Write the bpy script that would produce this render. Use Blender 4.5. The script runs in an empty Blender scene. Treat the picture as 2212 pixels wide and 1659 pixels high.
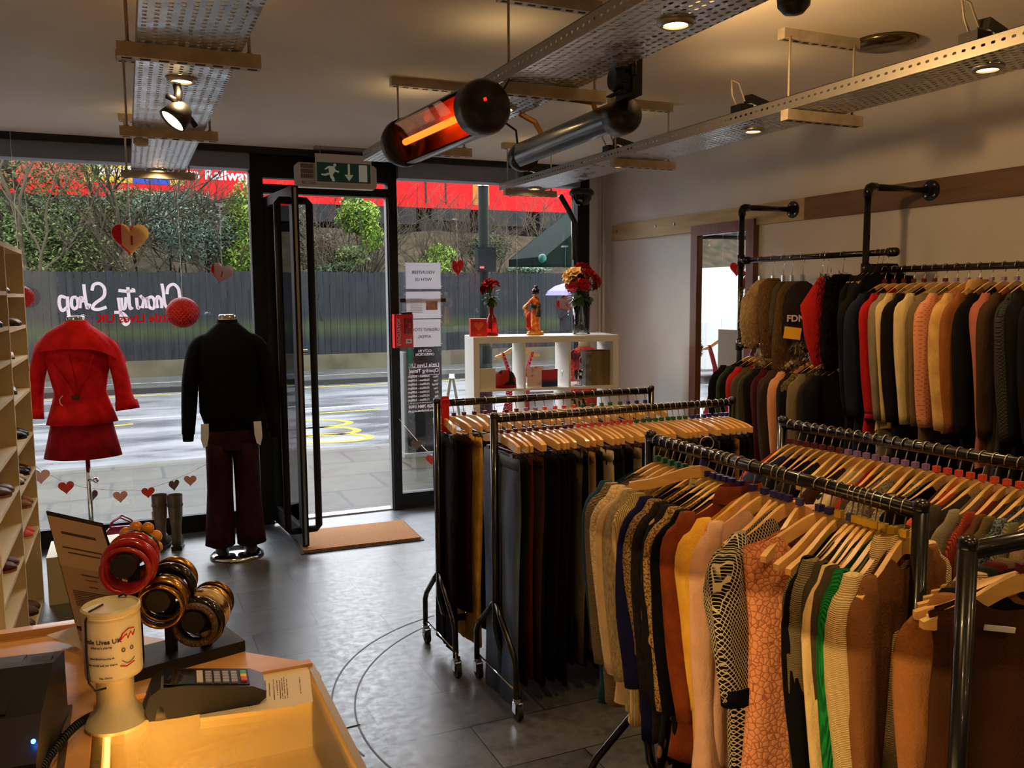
import bpy, math, random
from math import sin, cos, pi, radians, sqrt, atan2, hypot
from mathutils import Vector, Matrix, Euler, noise

# ------------------------------------------------------------------ camera, sky, exposure
S = bpy.context.scene
COL = S.collection
FPX, YAW, PITCH, ROLL, CAMH = 1858.4, 0.419438, 0.104426, -0.0069190, 1.7
_fw = Vector((sin(YAW)*cos(PITCH), cos(YAW)*cos(PITCH), -sin(PITCH)))
_rt = Vector((cos(YAW), -sin(YAW), 0)); _up = _rt.cross(_fw)
CR = _rt*cos(ROLL) + _up*sin(ROLL); CU = -_rt*sin(ROLL) + _up*cos(ROLL)
cam = bpy.data.cameras.new('camera'); co = bpy.data.objects.new('camera', cam); COL.objects.link(co)
cam.sensor_fit = 'HORIZONTAL'; cam.sensor_width = 36; cam.lens = 36*FPX/2212; cam.clip_start = 0.05; cam.clip_end = 200
m3 = Matrix((CR, CU, -_fw)).transposed(); co.matrix_world = m3.to_4x4(); co.location = (0, 0, CAMH)
S.camera = co
S.view_settings.view_transform = 'Standard'; S.view_settings.look = 'None'; S.view_settings.gamma = 1
S.view_settings.use_curve_mapping = False; S.view_settings.exposure = 0.0
SKY = 12.0          # overcast daylight
LAMP = 20.0         # watts of one tray downlight
WARM = (1.0, 0.655, 0.29)
w = bpy.data.worlds.new('overcast_sky'); S.world = w; w.use_nodes = True
_nt = w.node_tree; _nt.nodes['Background'].inputs[0].default_value = (0.86, 0.93, 1.0, 1); _nt.nodes['Background'].inputs[1].default_value = SKY
def spot_lamp(name, loc, direction, energy, angle=120, blend=.6, size=.03, color=WARM):
    l = bpy.data.lights.new(name, 'SPOT'); l.energy = energy; l.spot_size = radians(angle); l.spot_blend = blend
    l.shadow_soft_size = size; l.color = color
    o = bpy.data.objects.new(name, l); COL.objects.link(o); o.location = loc
    o.rotation_euler = Vector(direction).to_track_quat('-Z', 'Y').to_euler(); return o

# ------------------------------------------------------------------ measuring helper
def at(x, y, ax, v):
    """The point of the plane (axis ax = v) seen at photo pixel (x, y)."""
    d = _fw + CR*((x-1106)/FPX) - CU*((y-829.5)/FPX)
    t = (v - (0, 0, CAMH)[ax])/d[ax]
    return Vector((0, 0, CAMH)) + d*t

# ------------------------------------------------------------------ mesh builder
def s2l(c):
    c = c/255.0
    return c/12.92 if c <= .04045 else ((c+.055)/1.055)**2.4
OUT_DIM = 1.0           # scales outdoor colours down to offset the over-bright sky
def lin(rgb): return (s2l(rgb[0])*OUT_DIM, s2l(rgb[1])*OUT_DIM, s2l(rgb[2])*OUT_DIM, 1)
I4 = Matrix.Identity(4)
def T(x=0, y=0, z=0): return Matrix.Translation((x, y, z))
def RX(a): return Matrix.Rotation(a, 4, 'X')
def RY(a): return Matrix.Rotation(a, 4, 'Y')
def RZ(a): return Matrix.Rotation(a, 4, 'Z')
class MB:
    def __init__(s, M=None): s.v = []; s.f = []; s.mi = []; s.c = 0; s.M = M or I4
    def mat(s, i): s.c = i; return s
    def add(s, vs, fs, M=None):
        M = s.M @ M if M is not None else s.M
        b = len(s.v)
        s.v += [M @ Vector(p) for p in vs]
        s.f += [tuple(b+i for i in f) for f in fs]; s.mi += [s.c]*len(fs); return s
    def box(s, a, b, M=None):
        x0, y0, z0 = a; x1, y1, z1 = b
        vs = [(x0,y0,z0),(x1,y0,z0),(x1,y1,z0),(x0,y1,z0),(x0,y0,z1),(x1,y0,z1),(x1,y1,z1),(x0,y1,z1)]
        return s.add(vs, [(0,3,2,1),(4,5,6,7),(0,1,5,4),(1,2,6,5),(2,3,7,6),(3,0,4,7)], M)
    def cbox(s, c, d, M=None):
        return s.box([c[i]-d[i]/2 for i in range(3)], [c[i]+d[i]/2 for i in range(3)], M)
    def bar(s, p, q, wd, h):
        p = Vector(p); q = Vector(q); d = q-p; L = d.length; z = d.normalized()
        r = Vector((0,0,1)) if abs(z.z) < .9 else Vector((1,0,0))
        x = z.cross(r).normalized(); y = x.cross(z)*1.0
        M = Matrix.Translation(p) @ Matrix((x, y, z)).transposed().to_4x4()
        return s.box((-wd/2,-h/2,0), (wd/2,h/2,L), M)
    def tube(s, pts, r, n=8, closed=False, M=None, cap=True, fl=1.0):
        pts = [Vector(p) for p in pts]; k = len(pts)
        rr = r if isinstance(r, (list, tuple)) else [r]*k
        vs = []; prev = None
        for i, p in enumerate(pts):
            if closed: t = pts[(i+1) % k]-pts[i-1]
            else: t = pts[min(i+1, k-1)]-pts[max(i-1, 0)]
            t = t.normalized() if t.length > 1e-9 else Vector((0,0,1))
            if prev is None:
                a = Vector((0,0,1)) if abs(t.z) < .9 else Vector((1,0,0)); u = t.cross(a).normalized()
            else: u = (prev - t*prev.dot(t)).normalized()
            prev = u; q = t.cross(u)
            for j in range(n):
                an = 2*pi*j/n; vs.append(p + u*(cos(an)*rr[i]) + q*(sin(an)*rr[i]*fl))
        fs = []
        for i in range(k if closed else k-1):
            for j in range(n):
                a = i*n+j; b = i*n+(j+1) % n; c = ((i+1) % k)*n+(j+1) % n; d = ((i+1) % k)*n+j
                fs.append((a, b, c, d))
        if not closed and cap: fs += [tuple(range(n-1, -1, -1)), tuple((k-1)*n+j for j in range(n))]
        return s.add(vs, fs, M)
    def cyl(s, p, q, r, n=16, r2=None): return s.tube([p, q], [r, r if r2 is None else r2], n)
    def lathe(s, prof, n=20, M=None, cap=True):
        vs = []; k = len(prof)
        for r, z in prof:
            for j in range(n): vs.append((r*cos(2*pi*j/n), r*sin(2*pi*j/n), z))
        fs = [(i*n+j, i*n+(j+1) % n, (i+1)*n+(j+1) % n, (i+1)*n+j) for i in range(k-1) for j in range(n)]
        if cap: fs += [tuple(range(n-1, -1, -1)), tuple((k-1)*n+j for j in range(n))]
        return s.add(vs, fs, M)
    def prism(s, poly, z0, z1, M=None):
        n = len(poly)
        vs = [(x, y, z0) for x, y in poly]+[(x, y, z1) for x, y in poly]
        return s.add(vs, [tuple(range(n-1,-1,-1)), tuple(range(n, 2*n))]+[(i, (i+1) % n, n+(i+1) % n, n+i) for i in range(n)], M)
    def loft(s, rings, n=20, pw=1.0, M=None, cap=(True, True), warp=None):
        """rings: (cx, cy, cz, rx, ry) horizontal superellipses"""
        vs = []; k = len(rings)
        for i, (cx, cy, cz, rx, ry) in enumerate(rings):
            for j in range(n):
                a = 2*pi*j/n; ca, sa = cos(a), sin(a)
                x = cx+rx*math.copysign(abs(ca)**pw, ca); y = cy+ry*math.copysign(abs(sa)**pw, sa); z = cz
                if warp: x, y, z = warp(x, y, z, a, i/(k-1))
                vs.append((x, y, z))
        fs = [(i*n+j, i*n+(j+1) % n, (i+1)*n+(j+1) % n, (i+1)*n+j) for i in range(k-1) for j in range(n)]
        if cap[0]: fs.append(tuple(range(n-1,-1,-1)))
        if cap[1]: fs.append(tuple((k-1)*n+j for j in range(n)))
        return s.add(vs, fs, M)
    def sheet(s, fn, nu, nv, M=None):
        vs = [fn(i/nu, j/nv) for j in range(nv+1) for i in range(nu+1)]
        return s.add(vs, [(j*(nu+1)+i, j*(nu+1)+i+1, (j+1)*(nu+1)+i+1, (j+1)*(nu+1)+i) for j in range(nv) for i in range(nu)], M)
    def sphere(s, c, r, nu=16, nv=10, sc=(1,1,1), M=None):
        vs = []; 
        for i in range(nv+1):
            t = pi*i/nv
            for j in range(nu):
                a = 2*pi*j/nu; vs.append((c[0]+r*sc[0]*sin(t)*cos(a), c[1]+r*sc[1]*sin(t)*sin(a), c[2]+r*sc[2]*cos(t)))
        return s.add(vs, [(i*nu+j, (i+1)*nu+j, (i+1)*nu+(j+1) % nu, i*nu+(j+1) % nu) for i in range(nv) for j in range(nu)], M)
    def build(s, name, mats, parent=None, smooth=False, angle=None):
        me = bpy.data.meshes.new(name); me.from_pydata([tuple(p) for p in s.v], [], s.f)
        for m in (mats if isinstance(mats, (list, tuple)) else [mats]): me.materials.append(m)
        me.polygons.foreach_set('material_index', s.mi)
        if smooth or angle: me.polygons.foreach_set('use_smooth', [True]*len(s.f))
        me.update()
        if angle: me.set_sharp_from_angle(angle=radians(angle))
        o = bpy.data.objects.new(name, me); COL.objects.link(o)
        if parent: o.parent = parent
        return o
def tag(o, label=None, cat=None, group=None, kind=None):
    if label: o['label'] = label
    if cat: o['category'] = cat
    if group: o['group'] = group
    if kind: o['kind'] = kind
    return o
def thing(name, label, cat, loc=(0,0,0), rz=0, group=None, rot=None):
    o = bpy.data.objects.new(name, None); COL.objects.link(o); o.location = loc
    o.rotation_euler = rot if rot else (0, 0, rz); o.empty_display_size = .05
    return tag(o, label, cat, group)
def place(o, loc, rz=0): o.location = loc; o.rotation_euler = (0, 0, rz); return o
def copy_tree(o, parent=None):
    c = o.copy(); COL.objects.link(c); c.parent = parent
    for ch in list(o.children): copy_tree(ch, c)
    return c
def text_obj(name, body, size, mat, M, depth=.0006, parent=None, align='CENTER', bold=0.0, sx=1.0, spacing=1.0, shear=0.0):
    cu = bpy.data.curves.new(name, 'FONT'); cu.body = body; cu.size = size; cu.extrude = depth; cu.align_x = align
    cu.align_y = 'CENTER'; cu.offset = bold; cu.space_character = spacing; cu.shear = shear; cu.resolution_u = 3
    t = bpy.data.objects.new(name, cu); COL.objects.link(t)
    dg = bpy.context.evaluated_depsgraph_get(); me = bpy.data.meshes.new_from_object(t.evaluated_get(dg))
    bpy.data.objects.remove(t); me.transform(M @ Matrix.Diagonal((sx, 1, 1, 1))); me.materials.clear(); me.materials.append(mat)
    o = bpy.data.objects.new(name, me); COL.objects.link(o)
    if parent: o.parent = parent
    return o
def facing(loc, n, roll=0):
    """Matrix that puts a text's plane at loc with its front towards horizontal direction n (angle of the outward normal)."""
    return Matrix.Translation(loc) @ RZ(n+pi/2) @ RX(pi/2) @ RZ(roll)

# ------------------------------------------------------------------ materials
def _mat(name):
    m = bpy.data.materials.new(name); m.use_nodes = True; nt = m.node_tree
    return m, nt, nt.nodes['Principled BSDF']
def coords(nt, scale=(1,1,1), src='Object'):
    tc = nt.nodes.new('ShaderNodeTexCoord'); mp = nt.nodes.new('ShaderNodeMapping'); mp.inputs['Scale'].default_value = scale
    nt.links.new(tc.outputs[src], mp.inputs[0]); return mp.outputs[0]
def tnoise(nt, vec, scale, detail=4, rough=.5):
    n = nt.nodes.new('ShaderNodeTexNoise'); n.inputs['Scale'].default_value = scale; n.inputs['Detail'].default_value = detail
    n.inputs['Roughness'].default_value = rough
    if vec: nt.links.new(vec, n.inputs['Vector'])
    return n.outputs['Fac']
def ramp(nt, fac, stops):
    r = nt.nodes.new('ShaderNodeValToRGB'); e = r.color_ramp.elements
    while len(e) < len(stops): e.new(.5)
    for k, (p, c) in enumerate(stops): e[k].position = p; e[k].color = c if len(c) == 4 else (*c, 1)
    nt.links.new(fac, r.inputs[0]); return r.outputs[0]
def math_n(nt, op, a, b=None, c=None):
    n = nt.nodes.new('ShaderNodeMath'); n.operation = op
    for k, x in enumerate((a, b, c)):
        if x is None: continue
        if isinstance(x, (int, float)): n.inputs[k].default_value = x
        else: nt.links.new(x, n.inputs[k])
    return n.outputs[0]
def bump(nt, bs, h, strength=.3, dist=.01):
    b = nt.nodes.new('ShaderNodeBump'); b.inputs['Strength'].default_value = strength; b.inputs['Distance'].default_value = dist
    nt.links.new(h, b.inputs['Height']); nt.links.new(b.outputs[0], bs.inputs['Normal'])
def pm(name, rgb, rough=.6, metal=0.0, rgb2=None, nscale=8, bumps=0, bscale=60, emis=0, alpha=1, coat=0, spec=.5, stretch=(1,1,1), trans=0, ior=1.45, lo=.35, hi=.65, sheen=0):
    m, nt, b = _mat(name)
    b.inputs['Base Color'].default_value = lin(rgb); b.inputs['Roughness'].default_value = rough; b.inputs['Metallic'].default_value = metal
    b.inputs['Specular IOR Level'].default_value = spec*(1 if OUT_DIM == 1 else .22); b.inputs['Coat Weight'].default_value = coat
    if sheen: b.inputs['Sheen Weight'].default_value = sheen
    if trans: b.inputs['Transmission Weight'].default_value = trans; b.inputs['IOR'].default_value = ior
    if alpha < 1: b.inputs['Alpha'].default_value = alpha
    if rgb2:
        f = tnoise(nt, coords(nt, stretch), nscale, 5); c = ramp(nt, f, [(lo, lin(rgb)), (hi, lin(rgb2))]); nt.links.new(c, b.inputs['Base Color'])
    if bumps: bump(nt, b, tnoise(nt, coords(nt, stretch), bscale, 3), bumps, .004)
    if emis: b.inputs['Emission Color'].default_value = lin(rgb); b.inputs['Emission Strength'].default_value = emis
    return m
def wood(name, a, b2, rough=.4, along='x', coat=.0, sc=6):
    st = {'x': (sc*.25, sc*3, sc*3), 'y': (sc*3, sc*.25, sc*3), 'z': (sc*3, sc*3, sc*.25)}[along]
    m, nt, b = _mat(name); f = tnoise(nt, coords(nt, st), 2.2, 6, .6)
    nt.links.new(ramp(nt, f, [(.3, lin(a)), (.7, lin(b2))]), b.inputs['Base Color'])
    b.inputs['Roughness'].default_value = rough; b.inputs['Coat Weight'].default_value = coat; bump(nt, b, f, .08, .003); return m
def glass(name, tint=(1,1,1), refl=1.0, rough=0.0):
    """Thin pane: lets light through and mirrors by Fresnel."""
    m = bpy.data.materials.new(name); m.use_nodes = True; nt = m.node_tree; nt.nodes.clear()
    o = nt.nodes.new('ShaderNodeOutputMaterial'); mx = nt.nodes.new('ShaderNodeMixShader'); tr = nt.nodes.new('ShaderNodeBsdfTransparent')
    gl = nt.nodes.new('ShaderNodeBsdfGlossy'); gl.inputs['Roughness'].default_value = rough; tr.inputs[0].default_value = (*tint, 1)
    fr = nt.nodes.new('ShaderNodeFresnel'); fr.inputs[0].default_value = 1.45
    nt.links.new(math_n(nt, 'MULTIPLY', fr.outputs[0], refl), mx.inputs[0]); nt.links.new(tr.outputs[0], mx.inputs[1]); nt.links.new(gl.outputs[0], mx.inputs[2])
    nt.links.new(mx.outputs[0], o.inputs[0]); return m
def emit(name, rgb, strength):
    m = bpy.data.materials.new(name); m.use_nodes = True; nt = m.node_tree; nt.nodes.clear()
    o = nt.nodes.new('ShaderNodeOutputMaterial'); e = nt.nodes.new('ShaderNodeEmission'); e.inputs[0].default_value = lin(rgb); e.inputs[1].default_value = strength
    nt.links.new(e.outputs[0], o.inputs[0]); return m
_fab = {}
def fab(rgb, kind='plain', rgb2=None):
    key = (tuple(rgb), kind, tuple(rgb2) if rgb2 else None)
    if key in _fab: return _fab[key]
    m, nt, b = _mat('fabric_'+kind); b.inputs['Roughness'].default_value = .9; b.inputs['Specular IOR Level'].default_value = .12
    c1 = lin(rgb); c2 = lin(rgb2) if rgb2 else (c1[0]*.72, c1[1]*.72, c1[2]*.72, 1); v = coords(nt)
    bc = b.inputs['Base Color']
    if kind == 'plain':
        f = tnoise(nt, v, 14, 4); nt.links.new(ramp(nt, f, [(.35, c2 if rgb2 else (c1[0]*.88, c1[1]*.88, c1[2]*.88, 1)), (.6, c1)]), bc)
        bump(nt, b, math_n(nt, 'ADD', tnoise(nt, coords(nt, (1, 1, .28)), 13, 3), math_n(nt, 'MULTIPLY', tnoise(nt, v, 240, 2), .12)), .75, .02)
    elif kind in ('rib', 'cable'):
        wv = nt.nodes.new('ShaderNodeTexWave'); wv.inputs['Scale'].default_value = 75 if kind == 'rib' else 85; wv.inputs['Distortion'].default_value = .6 if kind == 'rib' else 3
        wv.bands_direction = 'X' if kind == 'rib' else 'Z'; nt.links.new(v, wv.inputs['Vector'])
        nt.links.new(ramp(nt, wv.outputs['Fac'], [(.1, c2), (.6, c1)]), bc); bump(nt, b, wv.outputs['Fac'], .8, .004)
    elif kind == 'tweed':
        f = tnoise(nt, v, 190, 3, .7); nt.links.new(ramp(nt, f, [(.42, c2), (.56, c1)]), bc); bump(nt, b, f, .7, .004)
    elif kind == 'fuzzy':
        f = tnoise(nt, coords(nt, (1, 1, .3)), 160, 5, .8); nt.links.new(ramp(nt, f, [(.35, c2), (.65, c1)]), bc); bump(nt, b, f, 1.0, .01)
    elif kind == 'lattice':
        sx = nt.nodes.new('ShaderNodeSeparateXYZ'); nt.links.new(v, sx.inputs[0])
        xy = math_n(nt, 'ADD', sx.outputs[0], sx.outputs[1])
        p = math_n(nt, 'ABSOLUTE', math_n(nt, 'SINE', math_n(nt, 'MULTIPLY', math_n(nt, 'ADD', math_n(nt, 'MULTIPLY', xy, 1.6), sx.outputs[2]), 230)))
        q = math_n(nt, 'ABSOLUTE', math_n(nt, 'SINE', math_n(nt, 'MULTIPLY', math_n(nt, 'SUBTRACT', math_n(nt, 'MULTIPLY', xy, 1.6), sx.outputs[2]), 230)))
        nt.links.new(ramp(nt, math_n(nt, 'MINIMUM', p, q), [(.30, c1), (.42, c2)]), bc)
    elif kind == 'lace':
        vo = nt.nodes.new('ShaderNodeTexVoronoi'); vo.feature = 'DISTANCE_TO_EDGE'; vo.inputs['Scale'].default_value = 75
        nt.links.new(v, vo.inputs['Vector']); nt.links.new(ramp(nt, vo.outputs['Distance'], [(.03, c2), (.10, c1)]), bc); bump(nt, b, vo.outputs['Distance'], .5, .006)
    elif kind == 'floral':
        vo = nt.nodes.new('ShaderNodeTexVoronoi'); vo.inputs['Scale'].default_value = 26; vo.inputs['Randomness'].default_value = 1
        nt.links.new(coords(nt, (1, 1, .55)), vo.inputs['Vector']); nt.links.new(ramp(nt, vo.outputs['Distance'], [(.22, c2), (.27, c1)]), bc)
    elif kind in ('dots', 'stripe'):
        sx = nt.nodes.new('ShaderNodeSeparateXYZ'); nt.links.new(v, sx.inputs[0])
        q = math_n(nt, 'SINE', math_n(nt, 'MULTIPLY', sx.outputs[2], 330 if kind == 'dots' else 90))
        if kind == 'dots': q = math_n(nt, 'MULTIPLY', q, math_n(nt, 'SINE', math_n(nt, 'MULTIPLY', math_n(nt, 'ADD', sx.outputs[0], sx.outputs[1]), 330)))
        nt.links.new(ramp(nt, q, [(.5, c1), (.6, c2)]), bc)
    elif kind == 'denim':
        f = tnoise(nt, coords(nt, (3, 3, .7)), 3.5, 4); nt.links.new(ramp(nt, f, [(.35, c2), (.68, c1)]), bc); bump(nt, b, tnoise(nt, v, 300, 2), .3, .002)
    _fab[key] = m; return m

def tl(name, rgb, frac=.5, rgb2=None):
    """thin paper, card or vinyl that lets some light through"""
    m, nt, b = _mat(name); b.inputs['Base Color'].default_value = lin(rgb); b.inputs['Roughness'].default_value = .7
    o = [n for n in nt.nodes if n.type == 'OUTPUT_MATERIAL'][0]; t = nt.nodes.new('ShaderNodeBsdfTranslucent'); t.inputs[0].default_value = lin(rgb); mx = nt.nodes.new('ShaderNodeMixShader'); mx.inputs[0].default_value = frac
    nt.links.new(b.outputs[0], mx.inputs[1]); nt.links.new(t.outputs[0], mx.inputs[2]); nt.links.new(mx.outputs[0], o.inputs[0]); return m
M_white = pm('white_laminate', (236, 234, 226), .45); M_black = pm('black_plastic', (12, 12, 13), .4)
M_frame = pm('black_powder_coat', (11, 12, 13), .6, spec=.3); M_fascia = pm('grey_fascia', (122, 127, 136), .5)
M_rail = pm('black_glossy_tube', (7, 6, 6), .24, coat=.25); M_chrome = pm('chrome', (215, 215, 215), .12, 1)
M_wire = pm('hook_wire', (190, 180, 165), .25, 1); M_steel = pm('zinc_steel', (165, 160, 150), .38, 1)
M_strut = pm('strut_channel', (190, 178, 158), .5, .0, rgb2=(168, 156, 138), nscale=20); M_rubber = pm('rubber', (20, 20, 21), .7)
M_hanger = wood('hanger_wood', (238, 190, 116), (216, 164, 92), .3, 'x', .3); M_glass = glass('window_glass'); M_paper = tl('paper', (232, 231, 235), .45)
M_red = pm('red_plastic', (190, 22, 24), .3); M_ink = pm('ink', (70, 66, 72), .7); M_whitetext = tl('white_vinyl', (232, 222, 226), .55)
M_redtext = tl('red_vinyl', (225, 36, 40), .6)
CUBE = {k: pm('size_cube_'+k, c, .35) for k, c in dict(green=(20, 105, 50), blue=(30, 34, 120), yellow=(215, 175, 30), red=(170, 20, 25), lilac=(140, 110, 170), orange=(225, 75, 45), maroon=(90, 20, 25)).items()}
# ------------------------------------------------------------------ room shell
WY, RXW, CZ = 6.52, 3.825, 2.745      # shop window plane, right wall plane, ceiling height
def struct(o): o['kind'] = 'structure'; return o
def plaster(name, rgb, rgb2):
    return pm(name, rgb, .85, rgb2=rgb2, nscale=1.6, bumps=.06, bscale=90)
M_wall = plaster('white_wall_paint', (214, 212, 206), (204, 202, 196)); M_ceil = plaster('ceiling_paint', (226, 218, 204), (216, 208, 194))
# slate floor tiles .33 x .66, rows along X, staggered
mt, nt, bs = _mat('slate_floor_tiles'); tc = nt.nodes.new('ShaderNodeTexCoord'); mp = nt.nodes.new('ShaderNodeMapping')
mp.inputs['Location'].default_value = (-.17, -.06, 0)
nt.links.new(tc.outputs['Object'], mp.inputs[0]); br = nt.nodes.new('ShaderNodeTexBrick'); nt.links.new(mp.outputs[0], br.inputs['Vector'])
br.inputs['Scale'].default_value = 1; br.inputs['Brick Width'].default_value = .66; br.inputs['Row Height'].default_value = .33; br.inputs['Mortar Size'].default_value = .0026
br.inputs['Mortar Smooth'].default_value = 0; br.offset = .5
br.inputs['Color1'].default_value = lin((84, 86, 90)); br.inputs['Color2'].default_value = lin((70, 72, 76)); br.inputs['Mortar'].default_value = lin((20, 20, 21))
n1 = tnoise(nt, tc.outputs['Object'], 5, 8, .7); n2 = tnoise(nt, tc.outputs['Object'], 24, 5, .7)
mul = nt.nodes.new('ShaderNodeMix'); mul.data_type = 'RGBA'; mul.blend_type = 'MULTIPLY'; mul.inputs[0].default_value = 1
nt.links.new(br.outputs['Color'], mul.inputs[6]); nt.links.new(ramp(nt, math_n(nt, 'ADD', math_n(nt, 'MULTIPLY', n1, .6), math_n(nt, 'MULTIPLY', n2, .4)), [(.40, (.66, .66, .68)), (.58, (1.4, 1.4, 1.36))]), mul.inputs[7])
nt.links.new(mul.outputs[2], bs.inputs['Base Color'])
nt.links.new(ramp(nt, n2, [(.35, (.30, .30, .30)), (.7, (.48, .48, .48))]), bs.inputs['Roughness'])
bump(nt, bs, math_n(nt, 'SUBTRACT', n1, math_n(nt, 'MULTIPLY', br.outputs['Fac'], .5)), .02, .002)
struct(MB().box((-2.2, -3.2, -.1), (RXW, WY+.08, 0)).build('floor', mt))
struct(MB().box((-2.2, -3.2, CZ), (RXW, WY+.1, CZ+.2)).build('ceiling', M_ceil))
struct(MB().box((RXW, -3.2, -.1), (RXW+.2, WY+.2, CZ+.2)).build('wall_right', M_wall))
struct(MB().box((-2.4, -3.2, -.1), (-2.2, WY+.2, CZ+.2)).build('wall_left', M_wall))
struct(MB().box((-2.4, -3.4, -.1), (RXW+.2, -3.2, CZ+.2)).build('wall_back', M_wall))
struct(MB().box((3.612, WY-.05, 0), (RXW, WY+.2, CZ)).build('wall_window_return', M_wall))
# upper floors of the building over the shop front, seen only from the street
struct(MB().box((-2.4, WY+.1, 2.78), (RXW+.2, WY+.4, 6.2)).build('wall_upper_facade', pm('facade_brick', (120, 92, 76), .9, rgb2=(104, 80, 66))))
# curved strips let into the floor
def arc_strip(cx, cy, r, a0, a1, wd, name, m):
    mb = MB(); n = 60; vs = []
    for k in range(n+1):
        a = radians(a0+(a1-a0)*k/n)
        for rr in (r-wd/2, r+wd/2): vs.append((cx+rr*cos(a), cy+rr*sin(a), .0015))
    mb.add(vs, [(2*k, 2*k+2, 2*k+3, 2*k+1) for k in range(n)]); return struct(mb.build(name, m))
M_groove = pm('dark_groove', (26, 22, 22), .6, rgb2=(50, 44, 42), nscale=40)
arc_strip(1.671, 3.262, .985, 105, 196, .007, 'trim_1', M_groove)
arc_strip(1.832, 3.139, 1.075, 118, 202, .007, 'trim_2', M_groove)
g = MB(); p, q = at(740, 1575, 2, .0), at(778, 1566, 2, .0); g.tube([(p.x, p.y, .0012), (q.x, q.y, .0012)], .003, 4); struct(g.build('trim_3', M_groove))
# ------------------------------------------------------------------ shop front
def frame_box(name, a, b, m=M_frame): return struct(MB().box(a, b).build(name, m))
frame_box('window_frame_mullion', (.845, WY-.05, 0), (.938, WY+.06, CZ))
frame_box('window_frame_post', (1.862, WY-.05, 0), (1.93, WY+.06, CZ))
frame_box('window_frame_side', (3.50, WY-.05, 0), (3.612, WY+.06, CZ))
frame_box('window_sill_large', (-2.2, WY-.03, .0), (.845, WY+.06, .125))
frame_box('window_sill_small', (1.93, WY-.03, .0), (3.50, WY+.06, .125))
f = MB().box((-2.2, WY-.10, 2.592), (.845, WY+.06, 2.70)); struct(f.build('window_header_large', M_fascia))
struct(MB().box((1.93, WY-.10, 2.58), (3.50, WY+.06, 2.70)).build('window_header_small', M_fascia))
struct(MB().box((-2.2, WY-.13, 2.70), (3.612, WY+.06, CZ)).build('window_header_shadow_gap', M_black))
d = MB().box((.938, WY-.04, 2.437), (1.862, WY+.05, 2.50)).box((.938, WY-.04, 2.545), (1.862, WY+.05, 2.70)); struct(d.build('door_frame_transom', M_frame))
struct(MB().box((1.85, WY-.03, 0), (1.862, WY+.03, 2.437)).build('door_frame_jamb', pm('jamb_edge', (98, 100, 100), .5)))
struct(MB().box((-2.2, WY+.01, .125), (.845, WY+.016, 2.592)).build('window_1', M_glass))
struct(MB().box((1.93, WY+.01, .125), (3.50, WY+.016, 2.58)).build('window_2', M_glass))
struct(MB().box((.938, WY+.01, 2.50), (1.862, WY+.016, 2.545)).build('window_3', M_glass))
struct(MB().box((.938, WY-.02, .0), (1.862, WY+.08, .012)).build('door_sill', M_steel))
# open door leaf swung into the shop
hx, hy = .955, 6.47; ex, ey = 1.022, 5.69
dl = Vector((ex-hx, ey-hy, 0)); L = dl.length; ang = atan2(dl.y, dl.x)
door = thing('door_1', None, None, (hx, hy, 0), ang); door['kind'] = 'structure'
b = MB().box((0, -.022, .03), (.055, .022, 2.40)).box((L-.07, -.022, .03), (L, .022, 2.40)).box((.055, -.022, .03), (L-.07, .022, .15)).box((.055, -.022, 2.33), (L-.07, .022, 2.40)); b.build('door_frame', M_frame, door)
MB().box((.055, -.004, .15), (L-.07, .004, 2.33)).build('pane', M_glass, door)
MB().box((L, -.008, .04), (L+.003, .008, 2.39)).build('lock_strip', M_steel, door)
for sy in (-1, 1):
    h = MB(); z0, z1, yy = .13, 2.31, sy*.105; xx = L-.05
    h.tube([(xx, sy*.022, z0), (xx, yy-sy*.02, z0), (xx, yy, z0+.02), (xx, yy, z1-.02), (xx, yy-sy*.02, z1), (xx, sy*.022, z1)], .024, 12)
    h.build('pull_handle', M_frame, door, smooth=True)
MB().cyl((L-.035, .022, 1.33), (L-.035, .06, 1.33), .014, 12).build('door_knob', M_steel, door, angle=40)
# coir mat
mm = MB().box((-.40, -.25, .004), (.40, .25, .022))
M_coir = pm('coir', (176, 124, 76), .95, rgb2=(134, 88, 48), nscale=90, bumps=1.0, bscale=220, stretch=(1, 3, 1))
mat_o = mm.build('doormat', M_coir); tag(mat_o, 'tan coir doormat lying in the open doorway', 'doormat'); place(mat_o, (1.40, 5.86, 0), radians(-2))
MB().box((-.42, -.27, .0), (.42, .27, .006)).build('rubber_border', M_rubber, mat_o)
# pipes in the corner
for k, (x, r) in enumerate(((3.735, .016), (3.70, .010))):
    o = MB().cyl((x, 6.44, 0), (x, 6.44, CZ), r, 12).build('wall_pipe', pm('pipe_cream%d' % k, (206, 200, 190), .5), smooth=True)
    tag(o, ['white painted vertical pipe in the window corner, widest of the three', 'thin white vertical pipe in the corner, nearest the shop window', 'thin white vertical pipe in the corner, nearest the timber board'][k], 'pipe', kind='thing')
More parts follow.
